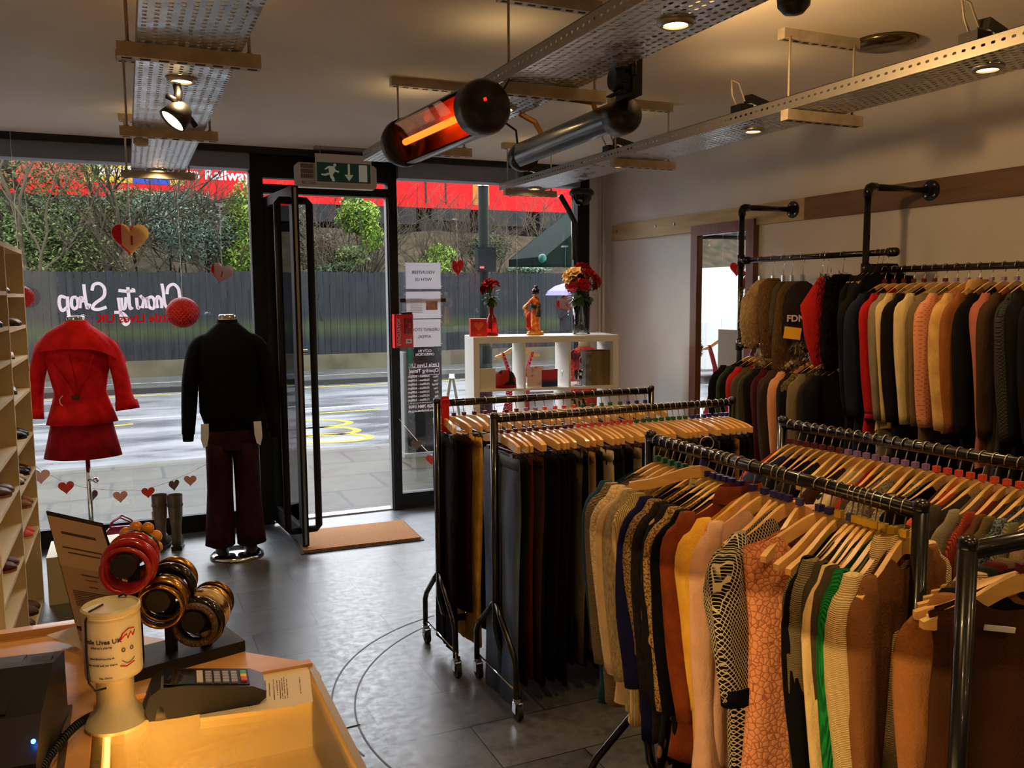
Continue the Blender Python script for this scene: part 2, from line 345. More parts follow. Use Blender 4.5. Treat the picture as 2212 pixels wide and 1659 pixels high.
# timber board on right wall
def board(y0, y1, m, label):
    o = MB().box((RXW-.028, y1, 2.138), (RXW, y0, 2.27)).build('timber_board', m); return tag(o, label, 'board', kind='thing')
board(6.41, 4.13, wood('pine_pale', (196, 176, 128), (170, 146, 98), .6, 'y', 0, 4), 'pale knotty pine board screwed along the white wall near the window')
board(4.13, 3.76, wood('pine_patch', (122, 96, 66), (104, 80, 54), .7, 'y', 0, 5), 'short dark weathered board between the two pipe brackets')
board(3.76, .2, wood('pine_brown', (128, 98, 70), (98, 74, 52), .6, 'y', 0, 3), 'long reddish brown timber board high on the wall above the coats')
for k, y in enumerate((6.33, 5.75, 5.5)):
    o = MB().cyl((RXW-.034, y, 2.215), (RXW-.027, y, 2.215), .012, 10).build('board_screw', M_steel)
    tag(o, ['screw at the window end of the pale pine board', 'screw in the middle of the pale pine board, farther from the mirror', 'screw in the pale pine board nearest the mirror'][k], 'screw', kind='thing')
# mirror
mir = thing('wall_mirror', 'tall wall mirror in a brown wooden frame beside the hat rail', 'mirror', (RXW, 4.915, .25))
M_mf = wood('mirror_frame_wood', (116, 70, 44), (90, 52, 32), .4, 'z', .2); h0, w0, fw2 = 1.93, .345, .075
f = MB()
for a, c in (((-.045, -w0, 0), (-.0, -w0+fw2, h0)), ((-.045, w0-fw2, 0), (0, w0, h0)), ((-.045, -w0+fw2, 0), (0, w0-fw2, fw2)), ((-.045, -w0+fw2, h0-fw2), (0, w0-fw2, h0))): f.box(a, c)
f.build('mirror_frame', M_mf, mir)
MB().box((-.02, -w0+fw2, fw2), (-.012, w0-fw2, h0-fw2)).build('mirror_glass', pm('mirror_silver', (250, 250, 250), .01, 1), mir)

# ------------------------------------------------------------------ cable trays
def tray_mat():
    m, nt, b = _mat('perforated_zinc'); b.inputs['Metallic'].default_value = .9; b.inputs['Base Color'].default_value = lin((216, 220, 222)); b.inputs['Roughness'].default_value = .33
    sx = nt.nodes.new('ShaderNodeSeparateXYZ'); tc = nt.nodes.new('ShaderNodeTexCoord'); nt.links.new(tc.outputs['Object'], sx.inputs[0])
    col = math_n(nt, 'MULTIPLY', sx.outputs[0], 1/.030)
    fx = math_n(nt, 'FRACT', col); odd = math_n(nt, 'MULTIPLY', math_n(nt, 'MODULO', math_n(nt, 'FLOOR', col), 2), .5)
    fy = math_n(nt, 'FRACT', math_n(nt, 'ADD', math_n(nt, 'MULTIPLY', sx.outputs[1], 1/.032), odd))
    ax = math_n(nt, 'MULTIPLY', math_n(nt, 'ABSOLUTE', math_n(nt, 'SUBTRACT', fx, .5)), .030/.0062)
    ay = math_n(nt, 'MULTIPLY', math_n(nt, 'ABSOLUTE', math_n(nt, 'SUBTRACT', fy, .5)), .032/.0095)
    d2 = math_n(nt, 'ADD', math_n(nt, 'POWER', ax, 3), math_n(nt, 'POWER', ay, 3))
    inz = math_n(nt, 'LESS_THAN', math_n(nt, 'ABSOLUTE', sx.outputs[2]), .0035)
    hole = math_n(nt, 'MULTIPLY', math_n(nt, 'LESS_THAN', d2, 1), inz)
    nt.links.new(math_n(nt, 'SUBTRACT', 1, hole), b.inputs['Alpha'])
    f = tnoise(nt, tc.outputs['Object'], 9, 4); nt.links.new(ramp(nt, f, [(.35, (.25, .25, .25)), (.7, (.5, .5, .5))]), b.inputs['Roughness']); return m
M_tray = tray_mat(); M_bulb = emit('lamp_face', (255, 214, 150), 22); TZ = 2.43
M_slots = pm('slot_dark', (22, 20, 18), .8)
def strut_channel(name, x0, x1, y, z, label, grp=None):
    """slotted channel, open slots underneath"""
    t = thing(name, label, 'channel', ((x0+x1)/2, y, z), 0, grp); hw = (x1-x0)/2
    MB().box((-hw, -.021, 0), (hw, .021, .041)).build('channel_body', M_strut, t)
    s = MB(); n = int(hw*2/.05)
    for k in range(n): s.box((-hw+.012+k*.05, -.006, -.0015), (-hw+.040+k*.05, .006, .001))
    s.build('slot_grille', M_slots, t); return t
def cable_tray(x0, y0, y1, label):
    t = thing('cable_tray', label, 'cable tray', (x0, 0, TZ)); wd = .29
    MB().box((0, y0, -.001), (wd, y1, .001)).build('tray_bed', M_tray, t)
    l = MB(); l.box((-.001, y0, 0), (.001, y1, .05)).box((wd-.001, y0, 0), (wd+.001, y1, .05)).box((-.001, y0, .048), (.008, y1, .05)).box((wd-.008, y0, .048), (wd+.001, y1, .05)); l.build('tray_lip', M_lip, t)
    return t
def lip_mat():
    m, nt, b = _mat('punched_zinc_lip'); b.inputs['Metallic'].default_value = .8; b.inputs['Base Color'].default_value = lin((170, 166, 156)); b.inputs['Roughness'].default_value = .4
    sx = nt.nodes.new('ShaderNodeSeparateXYZ'); tc = nt.nodes.new('ShaderNodeTexCoord'); nt.links.new(tc.outputs['Object'], sx.inputs[0])
    fy = math_n(nt, 'ABSOLUTE', math_n(nt, 'SUBTRACT', math_n(nt, 'FRACT', math_n(nt, 'MULTIPLY', sx.outputs[1], 1/.034)), .5)); fz = math_n(nt, 'ABSOLUTE', math_n(nt, 'SUBTRACT', sx.outputs[2], .026))
    d2 = math_n(nt, 'ADD', math_n(nt, 'POWER', math_n(nt, 'MULTIPLY', fy, .034/.0075), 3), math_n(nt, 'POWER', math_n(nt, 'MULTIPLY', fz, 1/.0045), 3))
    nt.links.new(math_n(nt, 'SUBTRACT', 1, math_n(nt, 'LESS_THAN', d2, 1)), b.inputs['Alpha']); return m
M_lip = lip_mat()
cable_tray(.065, -2.6, 5.62, 'perforated metal cable tray over the counter side, leftmost of three')
cable_tray(1.222, -2.6, 4.72, 'perforated metal cable tray carrying the two heaters')
cable_tray(2.462, -2.6, 5.72, 'perforated metal cable tray running beside the right wall')
for i, (xc, nm, ys) in enumerate(((.21, 'counter side tray', (1.4, 2.79, 4.13, 5.53)), (1.42, 'heater tray', (1.4, 2.80, 4.125)), (2.64, 'wall side tray', (1.4, 2.78, 4.125, 5.58)))):
    for y in ys:
        wh = {1.4: 'behind the nearest lamp', 5.53: 'by the window', 5.58: 'by the window'}.get(y, 'nearest the camera' if y < 3 else 'second from the camera')
        strut_channel('support_channel', xc-.2, xc+.2, y, 2.384, 'slotted beige support channel under the %s, %s' % (nm, wh))
        strut_channel('ceiling_channel', xc-.2, xc+.2, y+.03, CZ-.041, 'beige channel fixed to the ceiling above the %s, %s' % (nm, wh))
        for s in (-1, 1):
            o = MB().cyl((xc+s*.17, y+.012, 2.40), (xc+s*.17, y+.012, CZ-.03), .005, 8).build('threaded_rod', M_strut, smooth=True)
            tag(o, 'thin threaded rod on the %s side of the %s, %s' % ('counter' if s < 0 else 'wall', nm, wh), 'rod')
            MB().cyl((xc+s*.17, y+.012, 2.425), (xc+s*.17, y+.012, 2.434), .011, 6).build('rod_nut', M_steel, o)
# downlights
def downlight(x, y, label, power=LAMP, box=False):
    t = thing('downlight', label, 'ceiling light', (x, y, TZ-.002), 0, 'downlights set in the cable trays')
    MB().lathe([(.034, -.012), (.045, -.012), (.052, -.004), (.052, 0), (.034, 0)], 24, cap=False).build('lamp_ring', M_steel, t, smooth=True)
    MB().lathe([(.0001, -.005), (.035, -.005), (.035, -.003), (.0001, -.003)], 24).build('lamp_face', M_bulb, t, smooth=True)
    b = MB().lathe([(.034, .002), (.034, .05), (.022, .07), (.0001, .07)], 16, cap=False); b.build('lamp_housing', M_black, t, smooth=True)
    spot_lamp('downlight_beam', (x, y, TZ-.02), (0, 0, -1), power, 152, .95, .03)
    spot_lamp('ceiling_fill_light', (x, y, TZ+.085), (0, 0, 1), power*.07, 170, 1, .08)   # added upward light to brighten the ceiling; the housing is closed
    if box:
        bb = MB().box((-.10, -.035, .003), (-.03, .035, .10)).box((-.06, -.02, .10), (.06, .02, .14), RZ(.2) @ RY(.15)); bb.build('transformer_box', M_black, t)
        c = MB().tube([(-.09, 0, .09), (-.12, .0, .14), (-.11, .02, .21), (-.07, .02, .20), (-.05, 0, .12)], .004, 6); c.build('cable', M_strut, t, smooth=True)
        c = MB().tube([(.04, 0, .13), (.09, .03, .12), (.11, .12, .06), (.10, .3, .012), (.08, .6, .01)], .007, 6); c.build('power_cable', M_black, t, smooth=True)
rows = {'counter side tray': .207, 'heater tray': 1.392, 'wall side tray': 2.615}
for nm, x in rows.items():
    for k, y in enumerate((-1.4, -.27, .88, 2.02, 3.18, 4.32, 5.46)):
        if nm == 'counter side tray' and y in (2.02, 4.32): continue
        if nm == 'heater tray' and y > 5: continue
        pos = 'behind the camera' if y < 1.5 else {2.02: 'nearest lit lamp to the camera', 3.18: 'just past the first support channel', 4.32: 'just past the second support channel', 5.46: 'beside the window end'}[y]
        downlight(x, y, 'round lit downlight in the %s, %s' % (nm, pos) if y > 1.5 else 'round downlight in the %s, %s' % (nm, 'farthest behind the camera' if y < -1 else 'just behind the camera' if y < 0 else 'right above the camera'), LAMP, box=(nm == 'wall side tray'))
# spot head on the counter side tray
def spot_head(name, loc, rot, label, lit=True, r=.050, aim=None, power=14):
    t = thing(name, label, 'spotlight', loc, rot=rot)
    MB().lathe([(.0001, .075), (r*.5, .072), (r*.85, .045), (r, 0), (r*.86, -.002), (r*.86, .012)], 24, cap=False).build('lamp_body', M_black, t, smooth=True)
    MB().lathe([(.0001, .006), (r*.87, .006), (r*.87, .012), (.0001, .012)], 24).build('lamp_face', M_bulb if lit else M_black, t, smooth=True)
    return t
sp = at(372, 262, 2, 2.29); tgt = sp+Vector((-.62, -.22, -.72))
q = (sp-tgt).to_track_quat('Z', 'Y').to_euler()
t = spot_head('spotlight', sp, q, 'black lit spotlight clamped below the counter side tray')
br = MB(); iv = Matrix.LocRotScale(sp, q, None).inverted()
pts = [iv @ Vector(p) for p in ((sp.x+.02, sp.y+.03, TZ), (sp.x+.025, sp.y+.02, 2.39), (sp.x+.02, sp.y+.01, 2.36))]
br.tube(pts, .014, 8); br.tube([pts[2], (0, .066, .05)], .01, 8); br.tube([pts[2], (0, -.066, .05)], .01, 8); br.build('lamp_bracket', M_black, t, smooth=True)
spot_lamp('spotlight_beam', sp+(tgt-sp).normalized()*.02, tgt-sp, 38, 100, .6, .03)
# lamp whose warm beam reaches the hanging paper heart: the last downlight of the row does that
o = MB().lathe([(.0001, 0), (.028, 0), (.033, .01), (.033, .03), (.0001, .03)], 20).build('sensor_disc', pm('beige_disc', (190, 170, 140), .5), smooth=True); o.location = (.10, 4.45, TZ-.032); tag(o, 'small round beige sensor under the counter side tray', 'sensor')
# floodlight seen from behind, aimed at the right wall
fl = at(1348, 172, 1, 2.52); t = thing('floodlight', 'black square floodlight seen from behind, hung under the heater tray', 'floodlight', fl, rot=(0, 0, radians(-4)))
bm_ = MB(); bm_.lathe([(.0001, -.045), (.035, -.045), (.048, -.02), (.052, 0)], 20, M=RY(pi/2) @ RZ(0), cap=False); bm_.box((0, -.06, -.06), (.035, .06, .06)); bm_.build('lamp_body', M_black, t, angle=40)
for k in range(4): MB().box((-.04+.01*k, -.05, -.05+.03*k), (-.02+.01*k, .05, -.045+.03*k)).build('cooling_fin', M_black, t)
MB().box((.035, -.05, -.05), (.037, .05, .05)).build('lamp_face', emit('flood_face', (255, 190, 110), 6), t)
MB().tube([(0, -.068, 0), (0, -.068, .06), (-.01, -.06, TZ-fl.z-.004), (-.01, .06, TZ-fl.z-.004), (0, .068, .06), (0, .068, 0)], .009, 8).build('lamp_bracket', M_black, t, smooth=True)
spot_lamp('floodlight_beam', fl+Vector((.06, 0, 0)), (1, -.12, -.06), 44, 140, .6, .05, (1, .60, .25))
o = MB().lathe([(.0001, -.04), (.025, -.037), (.04, -.02), (.042, 0), (.0001, 0)], 24).build('dome_speaker', M_black, smooth=True); o.location = at(1715, -4, 2, 2.44); tag(o, 'black domed fitting at the top edge beside the heater tray', 'fitting'); MB().cyl((0,0,0), (0,0,CZ-o.location.z), .01, 8).build('hanging_stem', M_black, o, smooth=True)
o = MB().lathe([(.0001, -.03), (.07, -.034), (.12, -.02), (.13, 0), (.0001, 0)], 28).build('ceiling_disc', pm('dark_chrome', (130, 112, 92), .2, 1), smooth=True); dp = at(1913, 88, 2, CZ); o.location = (dp.x, dp.y, CZ); tag(o, 'dark shiny round disc on the ceiling next to a channel', 'ceiling disc')
# heaters
def heater(p, q, roll, label, glow, r=.075):
    p = Vector(p); q = Vector(q); d = (q-p); L = d.length; yaw = atan2(d.y, d.x); pit = -math.asin(d.z/L)
    t = thing('infrared_heater', label, 'heater', (p+q)/2, rot=(0, 0, 0)); t.rotation_euler = (Matrix.Rotation(yaw, 3, 'Z') @ Matrix.Rotation(pit, 3, 'Y') @ Matrix.Rotation(roll, 3, 'X')).to_euler()
    n = 28; a0, a1 = 80, 305; b = MB(); vs = []
    def prof(a, rr): return (rr*cos(a), rr*sin(a)*1.05)
    # open shell (mouth towards local -Z)
    for x in (-L/2, L/2):
        for k in range(n+1):
            a = radians(-90+a0*.75+(360-1.5*a0)*k/n); y, z = prof(a, r); vs.append((x, y, z))
    b.add(vs, [(k, k+1, n+2+k, n+1+k) for k in range(n)])
    vs2 = [(v[0], v[1]*.94, v[2]*.94) for v in vs]; b.add(vs2, [(n+1+k, n+2+k, k+1, k) for k in range(n)])
    b.build('heater_shell', pm('heater_black', (14, 14, 15), .28, coat=.3), t, smooth=True)
    refl = MB(); vs = []
    for x in (-L/2+.01, L/2-.01):
        for k in range(13):
            a = radians(-90+60+(360-120)*k/12); vs.append((x, .9*r*cos(a), .9*r*sin(a)*.85+.004))
    refl.add(vs, [(k, k+1, 14+k, 13+k) for k in range(12)]); refl.build('reflector', pm('copper_reflector', (240, 160, 110), .35, 1), t, smooth=True)
    MB().cyl((-L/2+.02, 0, -.012), (L/2-.02, 0, -.012), .012, 14).build('heating_lamp', emit('glowing_tube', (255, 138, 58), 5), t, smooth=True)
    zc = -r*.50
    MB().box((-L/2+.01, -r*.85, zc-.002), (L/2-.01, r*.85, zc+.001)).build('front_glass', glass('heater_glass', (1, .62, .42), .2), t)
    for s in (-1, 1):
        c = MB(); rings = [(0, r*1.04), (.05, r*1.06), (.075, r*.98), (.1, r*.72), (.108, 0.001)]
        pts = [(s*(L/2-.03+x), 0, 0) for x, _ in rings]; c.tube([(s*(L/2-.03), 0, 0)]+pts, [r*.9]+[w_ for _, w_ in rings], 24); c.build('end_cap', pm('heater_cap', (16, 16, 17), .35), t, smooth=True)
    if glow: MB().box((L/2+.070, -.022, -.032), (L/2+.079, -.012, -.024)).build('indicator_light', emit('indicator_red', (255, 30, 20), 3), t)
    return t
M_brass = pm('brass_bracket', (170, 130, 62), .35, .8)
h1 = heater((1.0, 3.22, 2.275), (1.085, 2.66, 2.30), 0, 'black tube heater glowing orange behind glass, left of the heater tray', True, .085)
h2 = heater((1.60, 3.45, 2.29), (1.585, 2.62, 2.30), 0, 'long black tube heater seen from behind, right of the heater tray', False, .058)
def reroll(t, a): t.rotation_euler = (t.rotation_euler.to_matrix() @ Matrix.Rotation(a, 3, 'X')).to_euler()
reroll(h1, radians(-72)); reroll(h2, radians(28))
def bracket(t, pts, m):
    iv = t.matrix_basis.inverted(); MB().tube([iv @ Vector(p) for p in pts], .012, 6, fl=.5).build('heater_bracket', m, t)
bpy.context.view_layer.update()
bracket(h1, [(1.08, 2.78, 2.36), (1.12, 2.80, 2.40), (1.22, 2.80, 2.40)], M_strut)
bracket(h1, [(1.04, 3.10, 2.34), (1.12, 3.12, 2.41), (1.225, 3.12, 2.43)], M_strut)
bracket(h2, [(1.60, 2.80, 2.33), (1.57, 2.79, 2.385), (1.50, 2.79, 2.39)], M_brass)
bracket(h2, [(1.61, 3.25, 2.32), (1.57, 3.27, 2.40), (1.50, 3.27, 2.43)], M_brass)
for t, pts in ((h1, [(1.09, 2.66, 2.36), (1.14, 2.62, 2.35), (1.2, 2.7, 2.41)]), (h2, [(1.59, 3.48, 2.31), (1.57, 3.46, 2.40), (1.50, 3.44, 2.43)])):
    iv = t.matrix_basis.inverted(); MB().tube([iv @ Vector(p) for p in pts], .005, 6).build('power_cable', M_black, t, smooth=True)

# ------------------------------------------------------------------ exit sign
t = thing('exit_sign', 'white and green illuminated exit sign box hanging above the door', 'sign', (1.42, 6.30, 2.46))
b = MB(); b.prism([(-.28, .0), (-.27, -.0), (.27, 0), (.29, .02), (.29, .15), (.27, .17), (-.27, .17), (-.29, .15), (-.29, .02)], 0, .07, M=RX(pi/2) @ T(0, 0, 0)); b.build('sign_box', pm('sign_housing', (196, 192, 182), .5), t)
MB().box((-.155, -.085, .03), (.25, -.078, .235)).build('sign_plate', pm('sign_white', (205, 203, 196), .5), t)
MB().box((-.145, -.089, .04), (.24, -.085, .175)).build('sign_panel', pm('sign_green', (24, 92, 84), .5), t)
Z0 = .045; M_sym = pm('sign_symbol_cream', (190, 196, 176), .5, emis=.12)
def sgn(g, poly): g.prism([(x, y) for x, y in poly], 0, .002, M=T(0, -.089, Z0) @ RX(pi/2))
g = MB(); sgn(g, [(.155, .004), (.215, .004), (.215, .122), (.155, .122)]); g.build('door_symbol', M_sym, t)
g = MB(); sgn(g, [(.075, .05), (.09, .05), (.09, .125), (.075, .125)]); sgn(g, [(.05, .05), (.0825, .005), (.115, .05)]); g.build('arrow_symbol', M_sym, t)
g = MB(); g.lathe([(.0001, 0), (.011, 0), (.011, .002), (.0001, .002)], 14, M=T(-.018, -.089, Z0+.114) @ RX(pi/2))
for pl in ([(-.065, .105), (-.022, .105), (-.012, .075), (-.035, .045), (-.06, .06)], [(-.06, .06), (-.035, .045), (-.025, .02), (-.05, .02)], [(-.05, .03), (-.025, .03), (-.02, -.0), (-.037, 0)],
           [(-.07, .058), (-.045, .05), (-.085, .036), (-.115, .04), (-.115, .05), (-.088, .05)], [(-.065, .105), (-.055, .097), (-.082, .078), (-.094, .082)], [(-.02, .09), (-.01, .078), (.012, .072), (.010, .062), (-.015, .067)]): sgn(g, pl)
g.build('running_figure', M_sym, t)
v = MB()
for r_ in range(3):
    for k in range(14): v.box((-.255+k*.0065, -.072, .06+.035*r_), (-.252+k*.0065, -.07, .09+.035*r_))
v.build('vent_slots', M_slots, t)
text_obj('maker_lettering', 'BC Dim', .03, M_ink, facing(Vector((-.20, -.072, .03)), -pi/2), parent=t)
c = MB().box((-.155, -.1, .262), (.21, -.04, .285)).box((-.12, -.075, .235), (-.115, -.07, .262)).box((.19, -.075, .235), (.195, -.07, .262)); c.build('ceiling_mount', M_steel, t)
# cctv camera
t = thing('cctv_dome', 'black dome security camera on the ceiling beside the window frame', 'security camera', (3.335, 6.1, 2.50))
MB().lathe([(.0001, -.11), (.05, -.10), (.078, -.06), (.085, -.01)], 24, cap=False).build('dome_glass', pm('smoked_dome', (8, 8, 9), .08), t, smooth=True)
MB().lathe([(.0001, .02), (.08, .02), (.098, .0), (.098, -.025), (.086, -.03)], 24, cap=False).build('dome_base', M_black, t, smooth=True)
MB().cyl((0, 0, .02), (0, 0, .245), .012, 12).build('hanging_stem', M_black, t, smooth=True)
# awning arm on the window side
o = MB().tube([(3.30, 6.40, 2.50), (3.38, 6.42, 2.40), (3.46, 6.44, 2.28), (3.47, 6.44, 1.9)], .022, 8).build('awning_arm', M_black, smooth=True); tag(o, 'black jointed awning arm folded against the window side frame', 'bracket')
o = MB().cyl((3.44, 6.45, 2.30), (3.44, 6.45, 1.98), .011, 10).build('wall_pipe', M_steel, smooth=True); tag(o, 'short bright metal tube beside the awning arm', 'pipe', kind='thing')
# ------------------------------------------------------------------ street
OUT_DIM = .27  # street colours and sheen dimmed against the strong sky that lights the shop
def _b(nt, b): b.inputs['Specular IOR Level'].default_value = .13
def brickmat(name, c1, c2, mo, bw, rh, ms, rough=.5, off=.5, loc=(0,0,0), nlo=(.8,.8,.8), rot=0, wet=None):
    m, nt, b = _mat(name); tc = nt.nodes.new('ShaderNodeTexCoord'); mp = nt.nodes.new('ShaderNodeMapping'); mp.inputs['Location'].default_value = loc; mp.inputs['Rotation'].default_value = (0, 0, rot)
    nt.links.new(tc.outputs['Object'], mp.inputs[0]); br = nt.nodes.new('ShaderNodeTexBrick'); nt.links.new(mp.outputs[0], br.inputs['Vector']); br.offset = off
    for k, v_ in (('Scale', 1), ('Brick Width', bw), ('Row Height', rh), ('Mortar Size', ms), ('Mortar Smooth', 0)): br.inputs[k].default_value = v_
    br.inputs['Color1'].default_value = lin(c1); br.inputs['Color2'].default_value = lin(c2); br.inputs['Mortar'].default_value = lin(mo)
    f = tnoise(nt, tc.outputs['Object'], 1.6, 7, .65); mx = nt.nodes.new('ShaderNodeMix'); mx.data_type = 'RGBA'; mx.blend_type = 'MULTIPLY'; mx.inputs[0].default_value = 1
    nt.links.new(br.outputs['Color'], mx.inputs[6]); nt.links.new(ramp(nt, f, [(.35, nlo), (.65, (1, 1, 1))]), mx.inputs[7]); nt.links.new(mx.outputs[2], b.inputs['Base Color'])
    if wet: nt.links.new(ramp(nt, f, [(.35, (wet[0],)*3), (.62, (wet[1],)*3)]), b.inputs['Roughness'])
    else: b.inputs['Roughness'].default_value = rough
    _b(nt, b); return m
struct(MB().box((-22, WY+.08, -.25), (34, 9.38, 0)).build('pavement_near', brickmat('paving_slabs', (86, 79, 60), (72, 67, 52), (18, 16, 13), .9, .62, .016, loc=(.2, .1, 0), wet=(.36, .5), nlo=(.8, .8, .8))))
struct(MB().box((-22, 9.38, -.25), (34, 9.52, -.0)).build('kerb_near', pm('kerb_stone', (120, 118, 110), .5, rgb2=(96, 94, 88), nscale=6)))
mt, nt, bs = _mat('wet_asphalt'); v = coords(nt); f = tnoise(nt, coords(nt, (.5, 1.4, 1)), .9, 6, .6); g2 = tnoise(nt, v, 60, 3)
nt.links.new(ramp(nt, g2, [(.3, lin((96, 97, 102))), (.7, lin((128, 129, 134)))]), bs.inputs['Base Color'])
nt.links.new(ramp(nt, f, [(.36, (.16,)*3), (.6, (.5,)*3)]), bs.inputs['Roughness']); bs.inputs['Specular IOR Level'].default_value = .5; bump(nt, bs, g2, .18, .004)
struct(MB().box((-22, 9.52, -.3), (34, 17.1, -.08)).build('road', mt))
struct(MB().box((-22, 17.1, -.3), (34, 17.26, .02)).build('kerb_far', pm('kerb_dark', (56, 54, 52), .6)))
struct(MB().box((-22, 17.26, -.3), (34, 20.0, 0.0)).build('pavement_far', pm('far_paving', (112, 114, 116), .18, rgb2=(88, 90, 92), nscale=1.2, bumps=.1)))
struct(MB().box((-22, 19.7, -.0), (34, 19.86, .34)).build('wall_low_plinth', pm('mossy_concrete', (112, 104, 80), .8, rgb2=(84, 78, 58), nscale=2)))
# road markings
M_yel = pm('yellow_road_paint', (232, 206, 40), .35, rgb2=(205, 176, 36), nscale=20); M_wl = pm('white_road_paint', (220, 222, 224), .35)
def mark(mb, pts, wd, z=-.0775):
    n = len(pts); vs = []
    for i, p in enumerate(pts):
        a = Vector(pts[max(i-1, 0)]); b = Vector(pts[min(i+1, n-1)]); t_ = (b-a).normalized(); q_ = Vector((-t_.y, t_.x)); p = Vector(p)
        vs += [(*(p-q_*wd/2), z), (*(p+q_*wd/2), z)]
    mb.add(vs, [(2*k, 2*k+2, 2*k+3, 2*k+1) for k in range(n-1)])
def gp(x, y, z=-.08): p = at(x, y, 2, z); return (p.x, p.y)
m = MB(); mark(m, [(-22, 16.75), (34, 16.75)], .1); struct(m.build('road_marking_kerb_line', M_yel))
m = MB(); mark(m, [(-22, 13.6), (34, 13.6)], .09); struct(m.build('road_marking_centre_line', M_wl))
m = MB(); mark(m, [gp(690, 893), gp(820, 884)], .09); mark(m, [gp(220, 923), gp(288, 916)], .1); mark(m, [gp(600, 897), gp(618, 895)], .1); struct(m.build('road_marking_dash', M_yel))
m = MB()
for x0, x1, y0, y1 in ((560, 755, 925, 905), (560, 772, 942, 921), (560, 800, 956, 936)):
    c = [gp(x1-50, y1+2), gp(x1-18, y1+4), gp(x1, (y0+y1)/2-2), gp(x1-14, y0-7), gp(x1-60, y0-2), gp(x0, y0+6)]
    top = [gp(x0, y0-1), gp((x0+x1)/2, y1+4)]
    cc = bpy.data.curves; P = top+c
    # smooth the outline
    pts = []
    for i in range(len(P)-1):
        p0, p1, p2, p3 = (Vector(P[max(i-1, 0)]), Vector(P[i]), Vector(P[i+1]), Vector(P[min(i+2, len(P)-1)]))
        for s in range(6):
            u = s/6; pts.append(tuple(.5*((2*p1)+(p2-p0)*u+(2*p0-5*p1+4*p2-p3)*u*u+(3*p1-p0-3*p2+p3)*u**3)))
    mark(m, pts, .11)
mark(m, [gp(862, 893), gp(885, 888), gp(905, 892)], .1); mark(m, [gp(868, 906), gp(905, 903)], .1)
struct(m.build('road_marking_letters', M_yel))
m = MB(); mark(m, [(-22, 18.3), (34, 18.3)], .05, .004); struct(m.build('pavement_far_line', M_wl))
# fence
FY = 19.9
m, nt, b = _mat('dark_fence_boards'); b.inputs['Roughness'].default_value = .9; b.inputs['Specular IOR Level'].default_value = .1; sx = nt.nodes.new('ShaderNodeSeparateXYZ'); v = coords(nt); nt.links.new(v, sx.inputs[0])
f = tnoise(nt, coords(nt, (6, 1, .6)), 2, 6, .6); c0 = ramp(nt, f, [(.3, lin((35, 37, 40))), (.7, lin((54, 57, 61)))])
mx = nt.nodes.new('ShaderNodeMix'); mx.data_type = 'RGBA'; nt.links.new(c0, mx.inputs[6]); mx.inputs[7].default_value = lin((74, 86, 46))
lo = math_n(nt, 'SUBTRACT', 1, math_n(nt, 'MULTIPLY', math_n(nt, 'ABSOLUTE', math_n(nt, 'SUBTRACT', sx.outputs[2], .62)), 3.6)); nt.links.new(math_n(nt, 'MAXIMUM', math_n(nt, 'MULTIPLY', lo, math_n(nt, 'ADD', f, .15)), 0), mx.inputs[0]); nt.links.new(mx.outputs[2], b.inputs['Base Color'])
M_fence = m
t = thing('street_fence', 'long dark grey close-boarded fence across the street', 'fence', (0, FY, .34)); random.seed(4)
for s in range(12):
    fb = MB(); x = -8+s*3.0; e = x+3.0
    while x < e-.01:
        h = 1.88+random.uniform(-.02, .02); fb.box((x, -.01+random.uniform(0, .012), 0), (min(x+.142, e), .012, h)); x += .15
    fb.build('fence_panel', M_fence, t)
    MB().box((e-.05, .015, 0), (e+.05, .1, 1.86)).build('fence_post', M_fence, t)
# embankment
rnd = random.Random(11)
def emb(u, v_):
    x = -20+60*u; y = 20.2+v_*7.5; z = -.2+3.85*min(1, v_*1.25)**.9 + .25*noise.noise(Vector((x*.6, y*.6, 1)))
    return (x, y, z)
struct(MB().sheet(emb, 80, 14).build('terrain_embankment', pm('brown_embankment', (84, 68, 48), .95, rgb2=(44, 46, 26), nscale=3.5, bumps=1, bscale=9), smooth=True))
struct(MB().box((-30, 27, 3.2), (50, 33, 3.62)).build('terrain_track_bed', pm('ballast', (110, 96, 84), .95, rgb2=(60, 54, 50), nscale=12)))
# train
TY = 27.6; tr = thing('train', 'long red passenger train standing on the embankment above the fence', 'train', (0, TY, 0))
M_tred = pm('train_red', (236, 26, 30), .6, spec=.2); M_tdk = pm('train_underframe', (26, 26, 28), .7, rgb2=(44, 44, 46), nscale=5)
MB().box((-30, 0, 4.55), (50, 2.6, 7.6)).build('train_body', M_tred, tr)
u = MB(); r2 = random.Random(2); x = -28
while x < 48:
    wd = r2.uniform(.8, 2.4); u.box((x, -.02, 3.95+r2.uniform(-.15, .25)), (x+wd, 1.2, 4.56)); x += wd+r2.uniform(.15, .6)
u.box((-30, 1.3, 3.55), (50, 2.3, 4.6)); u.build('underframe', M_tdk, tr)
for x in (-12, -9.6, 4.2, 6.6, 9.5, 11.9, 24, 26.4): MB().tube([(x, .25, 4.02), (x, .38, 4.02)], .42, 20).build('train_wheel', M_tdk, tr)
for x0, x1, c in ((-9.5, -3.2, (206, 34, 36)), (-3.2, -.9, (196, 60, 40)), (-.9, .35, (224, 168, 40)), (.35, 1.35, (40, 66, 168)), (1.35, 1.75, (226, 170, 40))):
    MB().box((x0, -.012, 4.95), (x1, 0, 7.5)).build('livery_panel', pm('livery_%d_%d' % (c[0], c[2]), c, .4), tr)
p0 = at(330, 380, 1, TY); p1 = at(538, 383, 1, TY)
text_obj('train_lettering', 'South Western Railway', .44, pm('train_white', (240, 225, 228), .5), facing(Vector((p1.x-2.05, -.02, p1.z+.02)), -pi/2), parent=tr, bold=.012)
